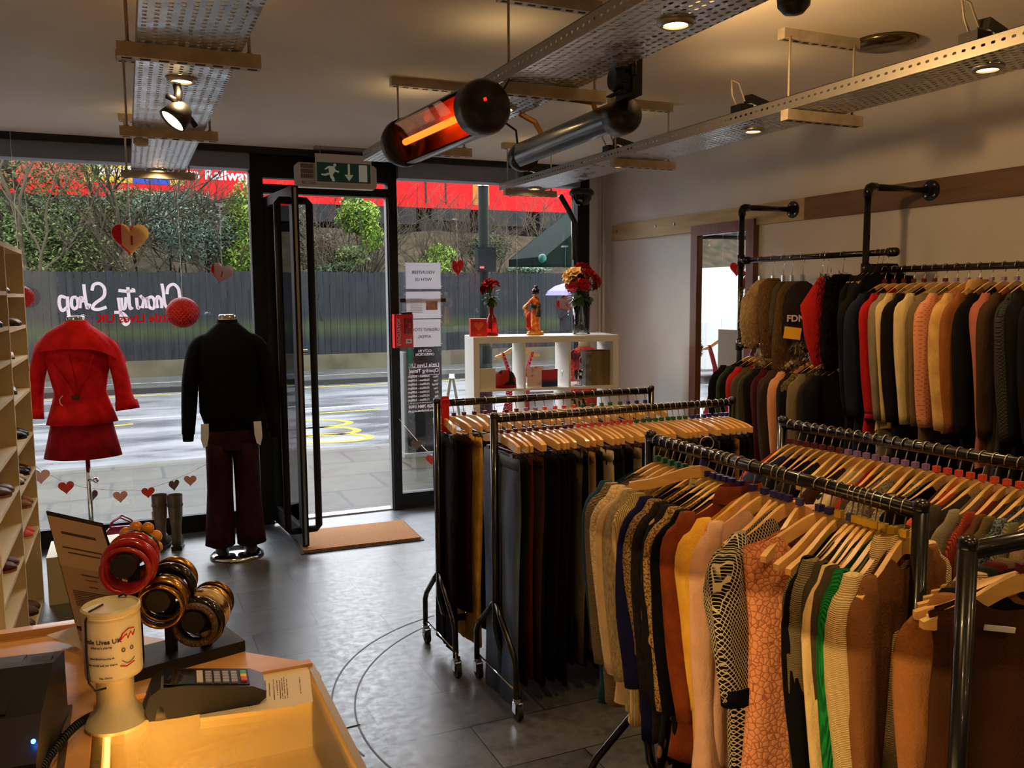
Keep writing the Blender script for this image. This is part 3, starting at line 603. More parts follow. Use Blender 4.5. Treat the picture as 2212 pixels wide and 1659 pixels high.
for x in (9.2, 9.9, 19, 19.7): MB().box((x, -.012, 4.7), (x+.06, 0, 7.4)).build('door_seam', M_tdk, tr)
MB().box((10.9, -.015, 4.7), (11.5, 0, 7.4)).build('end_panel', pm('train_orange', (196, 120, 36), .5), tr)
# ------------------------------------------------------------------ trees and shrubs
def leafmat(name, a, b2): 
    m = pm(name, a, .45, rgb2=b2, nscale=2.2, lo=.4, hi=.6); return m
L_dark = leafmat('leaf_dark', (56, 74, 44), (100, 118, 82)); L_mid = leafmat('leaf_mid', (74, 94, 44), (132, 148, 84)); L_lime = leafmat('leaf_lime', (84, 134, 36), (160, 188, 70)); L_grey = leafmat('leaf_grey', (84, 110, 86), (150, 172, 146)); L_dry = leafmat('leaf_dry', (128, 92, 58), (96, 98, 52))
M_bark = pm('bark', (80, 76, 56), .9, rgb2=(50, 44, 34), nscale=6); M_twig = pm('twig', (104, 90, 70), .9); M_twigd = pm('twig_dark', (84, 66, 54), .9)
def foliage(blobs, n, size, m, parent=None, name='foliage', seed=0):
    n = int(n*1.9); size *= .68; r = random.Random(seed); mb = MB(); wts = [b_[1][0]*b_[1][2] for b_ in blobs]
    for _ in range(n):
        c, rad = r.choices(blobs, wts)[0]
        while True:
            d = Vector((r.uniform(-1, 1), r.uniform(-1, 1), r.uniform(-1, 1)))
            if d.length <= 1: break
        d *= (.55+.45*r.random()) / max(d.length, .3) * min(1, d.length+.35)
        p = Vector((c[0]+d.x*rad[0], c[1]+d.y*rad[1], c[2]+d.z*rad[2]))
        if p.z < .02: continue
        s = size*r.uniform(.6, 1.3); a = Euler((r.uniform(-1, 1), r.uniform(-1, 1), r.uniform(0, 6.3))).to_matrix(); q = a @ Vector((s, 0, 0)); w_ = a @ Vector((0, s*.55, 0)); nrm = a @ Vector((0, 0, s*.2))
        mb.add([p-q, p-w_*.8+nrm, p+q, p+w_*.8+nrm], [(0, 1, 2, 3)])
    return mb.build(name, m, parent)
def branches(mb, p, d, L, r, depth, rn, spread=.6, kids=3, droop=0):
    pts = [p]; q = p; dd = d
    for k in range(4):
        dd = (dd+Vector((rn.uniform(-.25, .25), rn.uniform(-.25, .25), rn.uniform(-.15, .2)-droop))).normalized(); q = q+dd*L/4; pts.append(q)
    mb.tube(pts, [r*(1-.12*k) for k in range(5)], 5 if r > .02 else 3, cap=False)
    if depth == 0: return
    for k in range(kids):
        s = pts[rn.choice((2, 3, 4))]; nd = (dd+Vector((rn.uniform(-1, 1), rn.uniform(-.6, .6), rn.uniform(-.5, .8)))*spread).normalized()
        branches(mb, s, nd, L*rn.uniform(.55, .8), r*.58, depth-1, rn, spread, kids, droop)
def shrub(px, py, Y, wpx, hpx, label, mleaf, n, size, name='shrub', cat='shrub', seed=1, depth=1.2, stem=True):
    c = at(px, py, 1, Y); k = Y/FPX*1.05; rx = wpx*k/2; rz = hpx*k/2
    zg = max(0, -.2+3.4*min(1, (Y-20.2)/7.5*1.25)**.9) if Y > 20.2 else 0
    t = thing(name, label, cat, (c.x, Y, zg), 0, 'trees and shrubs behind the fence'); zc = c.z-zg; rn = random.Random(seed); bl = []
    for q in range(7): bl.append(((rn.uniform(-.55, .55)*rx, rn.uniform(-.4, .4)*depth, zc+rn.uniform(-.55, .6)*rz), (rx*.5, depth*.5, rz*.5)))
    foliage(bl, n, size, mleaf, t, seed=seed)
    st = MB(); 
    for q in range(4): branches(st, Vector((rn.uniform(-.3, .3)*rx, 0, 0)), Vector((rn.uniform(-.3, .3), 0, 1)), max(zc, .4)*.75, .03, 2, rn, .7, 3)
    st.build('stem', M_bark, t); return t
def bare_tree(px, Y, ztop, label, r0, seed, lean=0, depth=4, kids=3, m=None, name='bare_tree', spread=.7, ivy=0):
    c = at(px, 583, 1, Y); t = thing(name, label, 'tree', (c.x, Y, 0), 0, 'trees and shrubs behind the fence'); rn = random.Random(seed); mb = MB(); zg = max(0, -.2+3.4*min(1, (Y-20.2)/7.5*1.25)**.9)
    branches(mb, Vector((0, 0, zg-.2)), Vector((lean, 0, 1)).normalized(), ztop*.45, r0, depth, rn, spread, kids); mb.build('branches', m or M_bark, t, smooth=True)
    if ivy: foliage([((lean*1.0, 0, ztop*.45), (.9, .6, ztop*.3)), ((lean*2, 0, ztop*.75), (1.6, .8, 1.0))], ivy, .07, L_mid, t, seed=seed)
    return t
bare_tree(135, 21.0, 6.5, 'thick bare trunk rising behind the fence at the far left of the window', .17, 3, -.12, 5, 3, ivy=1400)
bare_tree(262, 21.2, 7.0, 'bare leaning tree with a pale forked trunk left of the hanging gold heart', .13, 8, -.28, 5, 3, ivy=900)
bare_tree(215, 21.6, 6.0, 'thin bare tree between the two thick trunks', .07, 12, .35, 5, 3, M_twig)
bare_tree(60, 20.9, 6, 'bare shrubby tree above the shoe shelves', .08, 21, .1, 5, 3, M_twig, ivy=1800)
shrub(40, 492, 22.2, 330, 200, 'feathery green conifer behind the bare trunks at the left edge', L_mid, 5200, .075, 'conifer', 'tree', 31)
shrub(200, 520, 23, 330, 170, 'dark green undergrowth between the bare trunks', L_dark, 4200, .08, seed=32)
shrub(400, 508, 21.6, 300, 165, 'grey green bush directly above the painted word Charity', L_grey, 9000, .065, 'evergreen_bush', seed=33)
shrub(330, 440, 22.6, 220, 60, 'low tangled bush top just under the train body', L_mid, 2200, .07, seed=34)
shrub(505, 500, 21.2, 110, 190, 'yellow green bush beside the black window mullion', L_lime, 2600, .075, 'evergreen_bush', seed=35)
shrub(560, 520, 22.0, 220, 170, 'green shrub seen through the open door glass', L_dark, 4200, .07, seed=36)
shrub(775, 480, 20.9, 92, 130, 'bright green ivy-clad bush in the middle of the doorway', L_lime, 3000, .085, 'ivy_bush', seed=37)
shrub(760, 555, 20.7, 90, 60, 'darker green lower clump under the bright ivy bush', L_mid, 1300, .07, 'ivy_bush', seed=38)
shrub(720, 583, 20.25, 110, 26, 'ivy spilling over the fence top in the doorway', L_dark, 900, .07, 'ivy_clump', 'ivy', 39, .3)
shrub(1150, 588, 20.2, 150, 26, 'ivy spilling over the fence top behind the poppy flowers', L_grey, 1200, .07, 'ivy_clump', 'ivy', 40, .3)
shrub(945, 560, 21.2, 110, 90, 'yellow green shrub above the volunteer poster', L_lime, 900, .07, seed=41)
shrub(1040, 540, 22, 120, 90, 'small green shrub beside the lamp post', L_dark, 1100, .07, seed=42)
shrub(700, 545, 21.6, 120, 90, 'dry brownish shrub beside the ivy-clad bush', L_dry, 900, .06, seed=43)
for k, (px, sd, ln) in enumerate(((640, 51, .1), (690, 52, .2), (830, 53, -.2), (880, 54, .1), (935, 55, .15), (985, 56, -.1), (1075, 57, .2), (1130, 58, -.15), (1190, 59, .1), (420, 60, .3), (520, 61, -.2), (310, 62, -.3))):
    wh = ('behind the door leaf', 'left of the ivy-clad bush', 'right of the ivy-clad bush', 'above the red alarm box', 'above the stack of posters', 'behind the red hanging heart', 'right of the lamp post', 'above the kimono figurine', 'beside the green awning', 'under the train lettering', 'beside the black mullion', 'right of the gold heart')[k]
    bare_tree(px, 20.8+.25*(k % 4), 4.2, 'leafless twiggy bush %s' % wh, .035, sd, ln, 4, 4, M_twig if k % 2 else M_twigd, 'twiggy_bush', .9)
# lamp post, box, street cabinet, awning, pedestrian
lp = thing('lamp_post', 'dark green street lamp post with a grey box strapped to it', 'lamp post', (3.72, 9.1, 0))
MB().tube([(0, 0, 0), (0, 0, 1.25), (0, 0, 1.35), (0, 0, 4.2)], [.085, .085, .06, .055], 20).build('post', pm('post_green', (28, 38, 35), .7, spec=.2), lp, smooth=True)
MB().box((-.13, -.12, 1.95), (.10, -.058, 2.22)).box((-.13, -.15, 1.96), (-.02, -.12, 2.2)).build('strapped_box', pm('box_grey', (44, 48, 52), .8, spec=.2), lp)
b = MB()
for z in (2.18, 2.0, 2.9): b.lathe([(.064, z), (.064, z+.02)], 20, cap=False)
b.build('strap_band', M_steel, lp)
MB().box((-.11, -.153, 1.985), (-.06, -.15, 2.005)).build('warning_sticker', M_red, lp)
sc = thing('street_cabinet', 'black speckled street cabinet on the pavement behind the opening times', 'street cabinet', (2.83, 8.75, 0))
MB().box((-.19, -.15, .03), (.19, .15, 1.17)).build('cabinet_body', pm('black_granite', (24, 25, 28), .25, rgb2=(52, 54, 58), nscale=80, lo=.6, hi=.75), sc)
MB().box((-.25, -.2, 0), (.25, .2, .04)).build('cabinet_base', pm('pale_footing', (150, 148, 142), .7), sc)
MB().box((-.225, -.13, .03), (-.19, .13, 1.1)).build('side_panel', pm('pale_side', (150, 150, 148), .6), sc)
aw = thing('green_awning', 'dark green shop awning end projecting over the pavement next door', 'awning', (4.62, 8.0, 2.0))
b = MB(); pr = [(-.68, .0), (-.68, .08), (.25, .78), (.25, 0)]
b.prism([(x, z) for x, z in pr], -.9, -.87, M=RX(pi/2)); b.prism([(x, z) for x, z in pr], .0, .03, M=RX(pi/2)); b.add([(-.68, .9, .08), (-.68, 0, .08), (.25, 0, .78), (.25, .9, .78)], [(0, 1, 2, 3)]); b.add([(-.68, .9, .0), (-.68, 0, .0), (-.68, 0, .08), (-.68, .9, .08)], [(0, 1, 2, 3)])
M_awn = pm('awning_green', (9, 30, 24), .8, spec=.1); b.build('awning_cover', M_awn, aw); MB().sphere((-.70, -.0, .06), .045, 14, 8).build('awning_knob', pm('awning_teal', (30, 110, 96), .4), aw, smooth=True)
MB().box((.15, 0, -2.0), (.25, .1, .0)).build('awning_post', M_frame, aw)
# pedestrian with umbrella
pc = at(1224, 700, 1, 17.9); ped = thing('person', 'pedestrian in dark clothes walking under a pale purple umbrella', 'person', (pc.x, 17.9, 0.0))
V = [(0,0,.92), (0,0,1.15), (0,0,1.38), (0,0,1.48), (0,-.02,1.62), (.17,0,1.36), (.24,-.04,1.12), (.16,-.25,1.15), (-.17,0,1.36), (-.22,-.1,1.12), (-.10,-.28,1.28), (.09,0,.88), (.11,-.12,.5), (.11,.05,.08), (.11,-.1,.05), (-.09,0,.88), (-.12,.1,.5), (-.12,.3,.1), (-.12,.18,.04)]
Ed = [(0,1),(1,2),(2,3),(3,4),(2,5),(5,6),(6,7),(2,8),(8,9),(9,10),(0,11),(11,12),(12,13),(13,14),(0,15),(15,16),(16,17),(17,18)]
def mk_skin():
    me = bpy.data.meshes.new('body'); me.from_pydata(V, Ed, []); o = bpy.data.objects.new('body', me); COL.objects.link(o)
    o.modifiers.new('skin', 'SKIN'); R = [.15,.16,.15,.06,.10,.07,.055,.045,.07,.055,.045,.10,.075,.05,.05,.10,.075,.05,.05]
    if not me.skin_vertices: return o
    for k, r in enumerate(R): me.skin_vertices[0].data[k].radius = (r, r)
    me.skin_vertices[0].data[0].use_root = True; s = o.modifiers.new('sub', 'SUBSURF'); s.levels = s.render_levels = 1
    me.materials.append(pm('dark_coat', (34, 34, 42), .8)); o.parent = ped; return o
mk_skin()
MB().sphere((0, -.02, 1.60), .095, 14, 10, (1, 1, 1.15)).build('head', pm('skin_tone', (200, 150, 125), .6), ped, smooth=True)
MB().sphere((0, .0, 1.64), .102, 14, 10, (1, 1, .95)).build('hair', pm('dark_hair', (40, 26, 22), .7), ped, smooth=True)
um = thing('umbrella', 'open pale purple umbrella held above the pedestrian', 'umbrella', (pc.x-.04, 17.75, 0))
b = MB(); b.lathe([(.56, 1.66), (.5, 1.76), (.33, 1.87), (.12, 1.93), (.0001, 1.95)], 8, cap=False); b.build('canopy', pm('purple_nylon', (150, 140, 226), .5), um)
MB().cyl((0, 0, 1.2), (0, 0, 2.0), .008, 8).build('shaft', M_steel, um)
# white van across the road, beyond the frame but shown in the mirror
van = thing('van', 'white delivery van parked across the road, shown in the wall mirror', 'van', (-5.2, 14.6, -.08))
M_van = pm('van_white', (232, 232, 226), .35)
MB().prism([(-2.6, .3), (2.6, .3), (2.6, 1.2), (2.0, 1.35), (1.5, 2.3), (-2.6, 2.35)], -.95, .95, M=RX(pi/2)).build('van_body', M_van, van)
MB().box((1.0, -.97, 1.35), (1.62, -.95, 2.0)).build('side_window', M_black, van)
for x in (-1.7, 1.7):
    for y in (-.9, .9): MB().tube([(x, y-.1, .33), (x, y+.1, .33)], .33, 20).build('wheel', M_rubber, van)
# A-board by the kerb
ab = thing('pavement_board', 'cream folding pavement board standing outside near the white shelf unit', 'sign', (2.75, 7.55, 0), radians(70))
for s in (-1, 1):
    MB().box((-.22, -.012, .0), (.22, .012, .95), M=T(0, s*.16, 0) @ RX(s*radians(9))).build('board_panel', pm('board_cream', (214, 204, 178), .6), ab)
OUT_DIM = 1.0
# ------------------------------------------------------------------ cube shelf unit by the window
KA = atan2(-.21, 1.03); ks = thing('cube_shelf_unit', 'white open cube shelf unit standing across the window corner', 'shelf unit', (2.165, 5.50, 0), KA)
KW, KD, KH = 1.05, .37, 1.405; M_sh = pm('white_foil', (232, 229, 220), .4); M_edge = pm('shelf_edge', (206, 196, 172), .5); M_lam = M_white
def kbox(name, a, b): 
    o = MB().box(a, b).build(name, M_sh, ks); return o
kbox('side_panel', (0, 0, 0), (.04, KD, KH-.045)); kbox('side_panel', (KW-.04, 0, 0), (KW, KD, KH-.045)); kbox('top_panel', (0, 0, KH-.045), (KW, KD, KH)); kbox('base_panel', (.04, 0, 0), (KW-.04, KD, .04))
cw = (KW-.08-.03)/3; zs = [.375, .72, 1.065-.02]
for z in (.37, .705, 1.04): kbox('shelf', (.04, .002, z-.015), (KW-.04, KD-.002, z))
for k in (1, 2):
    x = .04+k*cw+(k-1)*.015
    for z0, z1 in ((.04, .355), (.37, .69), (.705, 1.025), (1.04, KH-.045)): kbox('divider', (x, .002, z0), (x+.015, KD-.002, z1))
def kp(u, v_, z): 
    p = ks.matrix_basis @ Vector((u, v_, z)); return p
bpy.context.view_layer.update()
c1, c2, c3 = .04, .04+cw+.015, .04+2*(cw+.015)
# things in the top row of cubes
t = thing('beanie_hat', 'red and black patterned beanie standing in the left shelf cube', 'hat', kp(c1+.20, .10, 1.04), KA)
b = MB(); b.loft([(0, 0, 0, .077, .05), (0, 0, .03, .08, .052), (0, 0, .07, .078, .05), (.0, 0, .105, .06, .04), (0, 0, .125, .025, .02), (0, 0, .127, .001, .001)], 28)
def beanie_mat():
    m, nt, bb = _mat('beanie_knit'); f = tnoise(nt, coords(nt, (1, .4, .6)), 11, 1); nt.links.new(ramp(nt, f, [(.5, lin((170, 34, 34))), (.52, lin((22, 18, 20)))]), bb.inputs['Base Color']); bb.inputs['Roughness'].default_value = .9; return m
b.build('hat_body', beanie_mat(), t, smooth=True)
MB().loft([(0, 0, 0, .081, .054), (0, 0, .022, .082, .055)], 28, cap=(False, False)).build('hat_cuff', fab((170, 34, 34), 'rib'), t, smooth=True)
o = MB().box((0, 0, 0), (.115, .02, .145)).build('canvas_box', pm('box_cream', (214, 206, 190), .7)); tag(o, 'plain cream box at the far left of the left shelf cube', 'box'); place(o, kp(c1+.004, .03, 1.04), KA)
def card(name, label, u, v_, z, wd, h, m, rz=0, th=.012, cat='box'):
    o = MB().box((0, 0, 0), (wd, th, h)).build(name, m); tag(o, label, cat); place(o, kp(u, v_, z), KA+rz); return o
card('greeting_card', 'small pink and red card leaning behind the polka dot dress', c2+.005, .22, 1.04, .045, .12, pm('card_pink', (214, 120, 130), .6))
card('gift_box', 'cream gift box with red print in the middle shelf cube', c2+.05, .16, 1.04, .12, .14, pm('box_cream_red', (216, 196, 178), .6, rgb2=(190, 60, 60), nscale=9, lo=.55, hi=.6))
def grad(name, a, b2, z0, z1):
    m, nt, bb = _mat(name); sx = nt.nodes.new('ShaderNodeSeparateXYZ'); nt.links.new(coords(nt), sx.inputs[0]); mr = nt.nodes.new('ShaderNodeMapRange')
    mr.inputs[1].default_value = z0; mr.inputs[2].default_value = z1; nt.links.new(sx.outputs[2], mr.inputs[0]); nt.links.new(ramp(nt, mr.outputs[0], [(.25, lin(a)), (.55, lin(b2))]), bb.inputs['Base Color']); bb.inputs['Roughness'].default_value = .4; return m
card('book', 'red and dark blue paperback standing in the middle shelf cube', c2+.135, .06, 1.04, .12, .125, grad('book_cover', (26, 50, 92), (186, 52, 56), 0, .125), radians(10), cat='book')
def glass_mug(label, p):
    t = thing('glass_mug', label, 'glass', p); M = glass('mug_glass', (.95, .97, .97), 2.2)
    MB().lathe([(.0001, 0), (.03, .0), (.03, .005), (.008, .012), (.008, .03), (.026, .045), (.033, .11), (.030, .11), (.023, .048), (.0001, .04)], 24, cap=False).build('bowl', M, t, smooth=True)
    MB().tube([(.03, 0, .095), (.055, 0, .09), (.058, 0, .065), (.045, 0, .05), (.028, 0, .055)], .004, 8).build('handle', M, t, smooth=True)
    MB().box((-.008, -.034, .075), (.008, -.0325, .095)).build('price_sticker', M_paper, t); return t
glass_mug('footed glass mug with a handle in the right shelf cube', kp(c3+.085, .10, 1.04)); glass_mug('second footed glass mug half hidden by the shelf divider', kp(c3+.012, .17, 1.04))
t = thing('tote_bag', 'silver grey snakeskin bag with tan side in the right shelf cube', 'bag', kp(c3+.245, .14, 1.04), KA)
MB().box((-.07, -.07, 0), (.075, .07, .25)).build('bag_body', pm('tan_leather', (134, 116, 78), .6, rgb2=(96, 80, 54), nscale=3, stretch=(6, 6, .6)), t)
MB().prism([(-.115, .0), (-.072, .0), (-.072, .25), (-.115, .245)], -.06, .07, M=RX(pi/2)).build('bag_side', pm('snake_grey', (150, 144, 140), .5, rgb2=(98, 92, 92), nscale=18, bumps=.6), t)
MB().tube([(-.10, -.068, .247), (.0, -.068, .252), (.08, -.068, .25), (.083, -.068, .01)], .003, 6).build('bag_piping', M_black, t)
card('product_leaflet', 'white and pink leaflet standing behind the glass mug', c3+.125, .20, 1.04, .07, .17, pm('leaflet_white', (238, 228, 232), .6), 0, .003, 'leaflet')
t = thing('balloon_ornament', 'pink heart disc on a stick beside the leaflet in the right cube', 'ornament', kp(c3+.14, .185, 1.04))
MB().cyl((0, 0, 0), (0, 0, .15), .002, 6).build('stick', M_steel, t); MB().tube([(0, -.004, .175), (0, .004, .175)], .026, 20).build('disc', pm('pink_disc', (222, 110, 120), .5), t)
# lower row: books with cream spines
for k in range(7):
    h = .22+.01*(k % 3); o = MB().box((0, 0, 0), (.02, .14, h), RY(radians(-8-k*2))).build('book', pm('book_spine_%d' % k, [(206, 190, 150), (40, 34, 32), (190, 170, 130), (60, 40, 30), (214, 200, 170), (30, 30, 34), (150, 120, 84)][k], .6))
    tag(o, ['cream spined', 'black spined', 'tan spined', 'dark brown spined', 'pale cream spined', 'dark navy spined', 'mid brown spined'][k]+' book leaning in the lower right shelf cube', 'book', 'books in the lower cube'); place(o, kp(c3+.05+k*.024, .06, .712), KA)
card('notice_sheet', 'white printed sheet lying in the lower middle shelf cube', c2+.07, .18, .705, .18, .29, M_paper, 0, .002, 'paper')
# things on top
TZ2 = KH
def flower(mb, c, r, rn, n=7, cup=.5):
    for k in range(n):
        a = 2*pi*k/n+rn.uniform(-.2, .2); d = Vector((cos(a), sin(a), cup)).normalized(); s = Vector((-sin(a), cos(a), 0)); p = Vector(c)
        q = p+d*r*.55; mb.add([p, q+s*r*.42+Vector((0, 0, .15*r)), p+d*r, p+d*r*.9-s*.0+Vector((0, 0, -.1*r)), q-s*r*.42+Vector((0, 0, .15*r))], [(0, 1, 2, 3), (0, 3, 2, 4)][:1]+[(0, 2, 4)])
M_fred = pm('silk_red', (206, 24, 26), .6, rgb2=(150, 12, 20), nscale=30); M_fgold = pm('silk_gold', (212, 176, 110), .6); M_leaf = pm('silk_leaf', (48, 74, 40), .6, rgb2=(84, 104, 62), nscale=20); M_clear = pm('vase_glass', (240, 246, 244), .02, trans=1, ior=1.15)
def bouquet(name, label, base, zc, R, nflow, fr, gold, leaves, seed, stemr=.01):
    t = thing(name, label, 'flowers', base); rn = random.Random(seed); red = MB(); gd = MB(); lf = MB(); st = MB()
    for k in range(nflow):
        a = rn.uniform(0, 6.28); e = rn.uniform(-.25, 1.45); d = Vector((cos(a)*cos(e), sin(a)*cos(e), sin(e))); p = Vector((0, 0, zc))+d*R*rn.uniform(.6, 1)
        M = Matrix.Translation(p) @ d.to_track_quat('Z', 'Y').to_matrix().to_4x4(); mb = gd if (gold and k % 5 == 0) else red
        for ring in range(2):
            sub = MB(M @ RZ(ring*.4)); flower(sub, (0, 0, ring*.006), fr*(1-.3*ring), rn, 6, .35+.7*ring); b0 = len(mb.v); mb.v += sub.v; mb.f += [tuple(b0+i for i in f_) for f_ in sub.f]; mb.mi += sub.mi
        st.tube([(0, 0, .02), (rn.uniform(-.01, .01), rn.uniform(-.01, .01), zc*.6), p], .0022, 4, cap=False)
    for k in range(leaves):
        a = rn.uniform(0, 6.28); e = rn.uniform(-1.3, .4); d = Vector((cos(a)*cos(e), sin(a)*cos(e), sin(e))); p = Vector((0, 0, zc-.04))+Vector((d.x*R*.8, d.y*R*.8, d.z*R*1.25)); s = d.cross(Vector((0, 0, 1))).normalized()*.018
        lf.add([p-d*.025, p+s, p+d*.035, p-s], [(0, 1, 2, 3)])
    red.build('red_blossoms', M_fred, t); 
    if gold: gd.build('gold_blossoms', M_fgold, t)
    lf.build('foliage', M_leaf, t); st.build('stems', M_leaf, t); return t
p = kp(.165, .19, TZ2); bouquet('poppy_bouquet', 'small bunch of red silk poppies in the red glass bottle', p, .33, .055, 16, .045, False, 60, 5)
t = thing('bottle_vase', 'red tinted glass bottle vase holding the poppies', 'vase', p)
MB().lathe([(.0001, 0), (.047, 0), (.05, .01), (.036, .12), (.018, .15), (.016, .20), (.02, .205), (.0135, .205), (.0135, .15), (.03, .12), (.044, .012), (.0001, .008)], 28, cap=False).build('vase_body', pm('ruby_glass', (224, 90, 84), .05, trans=.9, ior=1.25), t, smooth=True)
o = MB().box((-.058, -.03, 0), (.058, .03, .125)).build('valentine_box', pm('box_red', (205, 44, 34), .4)); tag(o, 'red valentine box with a heart printed on it, on the shelf top', 'box'); place(o, kp(.055, .12, TZ2), KA)
def heart_pts(s, n=28):
    return [(s*.0585*16*sin(t)**3/16, s*.0585*(13*cos(t)-5*cos(2*t)-2*cos(3*t)-cos(4*t))/16) for t in [2*pi*k/n for k in range(n)]]
MB().prism(heart_pts(.6), 0, .001, M=T(0, -.0305, .075) @ RX(pi/2)).build('printed_heart', pm('print_orange', (226, 92, 60), .5), o)
text_obj('box_lettering', 'LOVE', .013, pm('print_gold', (220, 180, 110), .5), facing(Vector((0, -.0305, .012)), -pi/2), parent=o)
p = kp(.825, .17, TZ2); bouquet('rose_bouquet', 'large bunch of red and gold silk flowers in the tall glass vase', p, .37, .115, 34, .055, True, 120, 9)
M_vglass = glass('thin_vase_glass', (.96, .98, .97), 1.6)
t = thing('glass_vase', 'tall clear glass cylinder vase with dark stems inside', 'vase', p)
MB().lathe([(.0001, 0), (.060, 0), (.063, .006), (.068, .27), (.065, .27), (.060, .012), (.0001, .01)], 32, cap=False).build('vase_body', M_vglass, t, smooth=True)
# kimono figurine
t = thing('figurine', 'porcelain lady figurine in an orange kimono on a gold base', 'figurine', kp(.485, .19, TZ2), radians(200))
M_kim = pm('orange_brocade', (214, 96, 26), .45, rgb2=(240, 160, 60), nscale=38, lo=.45, hi=.6)
b = MB(); b.lathe([(.0001, 0), (.072, 0), (.072, .012), (.066, .018), (.066, .026), (.0001, .028)], 32, M=Matrix.Diagonal((1, .75, 1, 1))); b.build('base', pm('gold_base', (196, 132, 44), .4), t, smooth=False)
b = MB(); b.loft([(0, 0, .026, .052, .036), (0, 0, .05, .040, .032), (0, 0, .10, .034, .03), (0, 0, .16, .034, .028), (0, 0, .20, .030, .024), (0, 0, .235, .036, .026), (0, 0, .262, .034, .022), (0, 0, .275, .014, .014)], 24); b.build('kimono', M_kim, t, smooth=True)
b = MB(); b.tube([(.030, -.005, .255), (.048, -.02, .225), (.052, -.045, .205), (.04, -.065, .20)], [.016, .018, .02, .022], 10, fl=.6); b.tube([(-.030, -.005, .255), (-.046, -.01, .22), (-.044, -.03, .19), (-.03, -.05, .185)], [.016, .018, .02, .02], 10, fl=.6); b.tube([(.045, -.045, .20), (.045, -.045, .16), (.044, -.04, .12)], [.014, .02, .012], 8, fl=.5); b.build('sleeves', M_kim, t, smooth=True)
MB().loft([(0, .004, .185, .036, .031), (0, .004, .225, .038, .031)], 24).build('obi_sash', pm('obi_black', (40, 30, 24), .5, rgb2=(150, 110, 40), nscale=45, lo=.5, hi=.6), t, smooth=True)
MB().box((-.02, .026, .13), (.02, .036, .225)).build('obi_tail', pm('obi_tail', (44, 34, 26), .5, rgb2=(160, 120, 46), nscale=45, lo=.5, hi=.6), t)
M_sk = pm('porcelain', (228, 196, 172), .35); b = MB(); b.sphere((0, -.004, .30), .021, 16, 12, (1, 1, 1.15)); b.cyl((0, 0, .27), (0, 0, .29), .009, 12); b.sphere((0, -.026, .298), .004, 8, 6); b.build('head', M_sk, t, smooth=True)
for q_ in ((.036, -.068, .2), (-.028, -.055, .185)): MB().sphere(q_, .008, 8, 6).build('hand', M_sk, t, smooth=True)
b = MB(); b.sphere((0, .006, .312), .027, 16, 12, (1.05, .95, .9)); b.sphere((0, .01, .342), .014, 12, 8); b.sphere((.022, .0, .30), .010, 10, 8); b.sphere((-.022, .0, .30), .010, 10, 8); b.build('hair', pm('black_hair', (14, 12, 12), .25), t, smooth=True)
b = MB(); 
for sx_ in (-1, 1): b.sphere((.022*sx_, -.012, .315), .006, 8, 6)
b.build('hair_ornament', M_fred, t, smooth=True)
b = MB(); b.loft([(.055, .0, .035, .014, .012), (.07, 0, .06, .024, .018), (.066, 0, .085, .018, .014), (.074, 0, .11, .022, .016), (.066, 0, .15, .016, .012), (.062, 0, .17, .004, .004)], 14); b.build('red_fan', pm('red_lacquer', (198, 40, 22), .3), t, smooth=True)
# ------------------------------------------------------------------ hanging hearts and balls
M_str = tl('white_string', (245, 243, 238), .5)
def string(parent, z0, z1, r=.0013): MB().cyl((0, 0, z0), (0, 0, z1), r, 5).build('string', M_str, parent)
def hung_heart(px, py, sz, Y, front, back, label, rz=0, ztop=2.56, tabs=True, rolly=0):
    p = at(px, py, 1, Y); t = thing('hanging_heart', label, 'paper heart', p, rz)
    b = MB(); b.prism(heart_pts(sz), -.0012, .0012, M=RY(rolly) @ RX(pi/2)); b.build('heart_face', front, t)
    b = MB(); b.prism(heart_pts(sz*.98), -.0012, .0012, M=T(-.006*sz, .012, -.003) @ RZ(radians(14)) @ RY(rolly) @ RX(pi/2)); b.box((-.002*sz, -.004, -.026*sz), (.004*sz, -.0013, .004*sz), RY(rolly)); b.build('heart_cross_leaf', back, t)
    string(t, sz*.035, ztop-p.z); 
    if tabs: MB(RZ(-rz)).box((-.022, -.002, ztop-p.z-.012), (.022, WY+.01-Y, ztop-p.z)).build('tape_tab', M_paper, t)
    return t
M_hgold = tl('heart_gold_card', (240, 212, 150), .4); M_hred = tl('heart_red', (214, 28, 32), .4); M_hpink = tl('heart_pink_card', (206, 188, 186), .4)
hung_heart(283, 512, 2.0, 6.35, M_hgold, M_hred, 'gold paper heart lit brightly, hanging in the large window', radians(14), CZ, False)
hung_heart(480, 588, 1.35, 6.49, M_hpink, M_hred, 'small pale pink paper heart hanging next to the black mullion', radians(-25), 2.35, True, .25)
hung_heart(988, 576, 1.2, 6.49, M_hred, M_hpink, 'small glossy red heart hanging above the notices in the small window', radians(24), 2.30, True, -.1)
hung_heart(1222, 655, 1.25, 6.49, M_hpink, M_hred, 'white paper heart hanging beside the tall glass vase', radians(-14), 2.10, True, -.5)
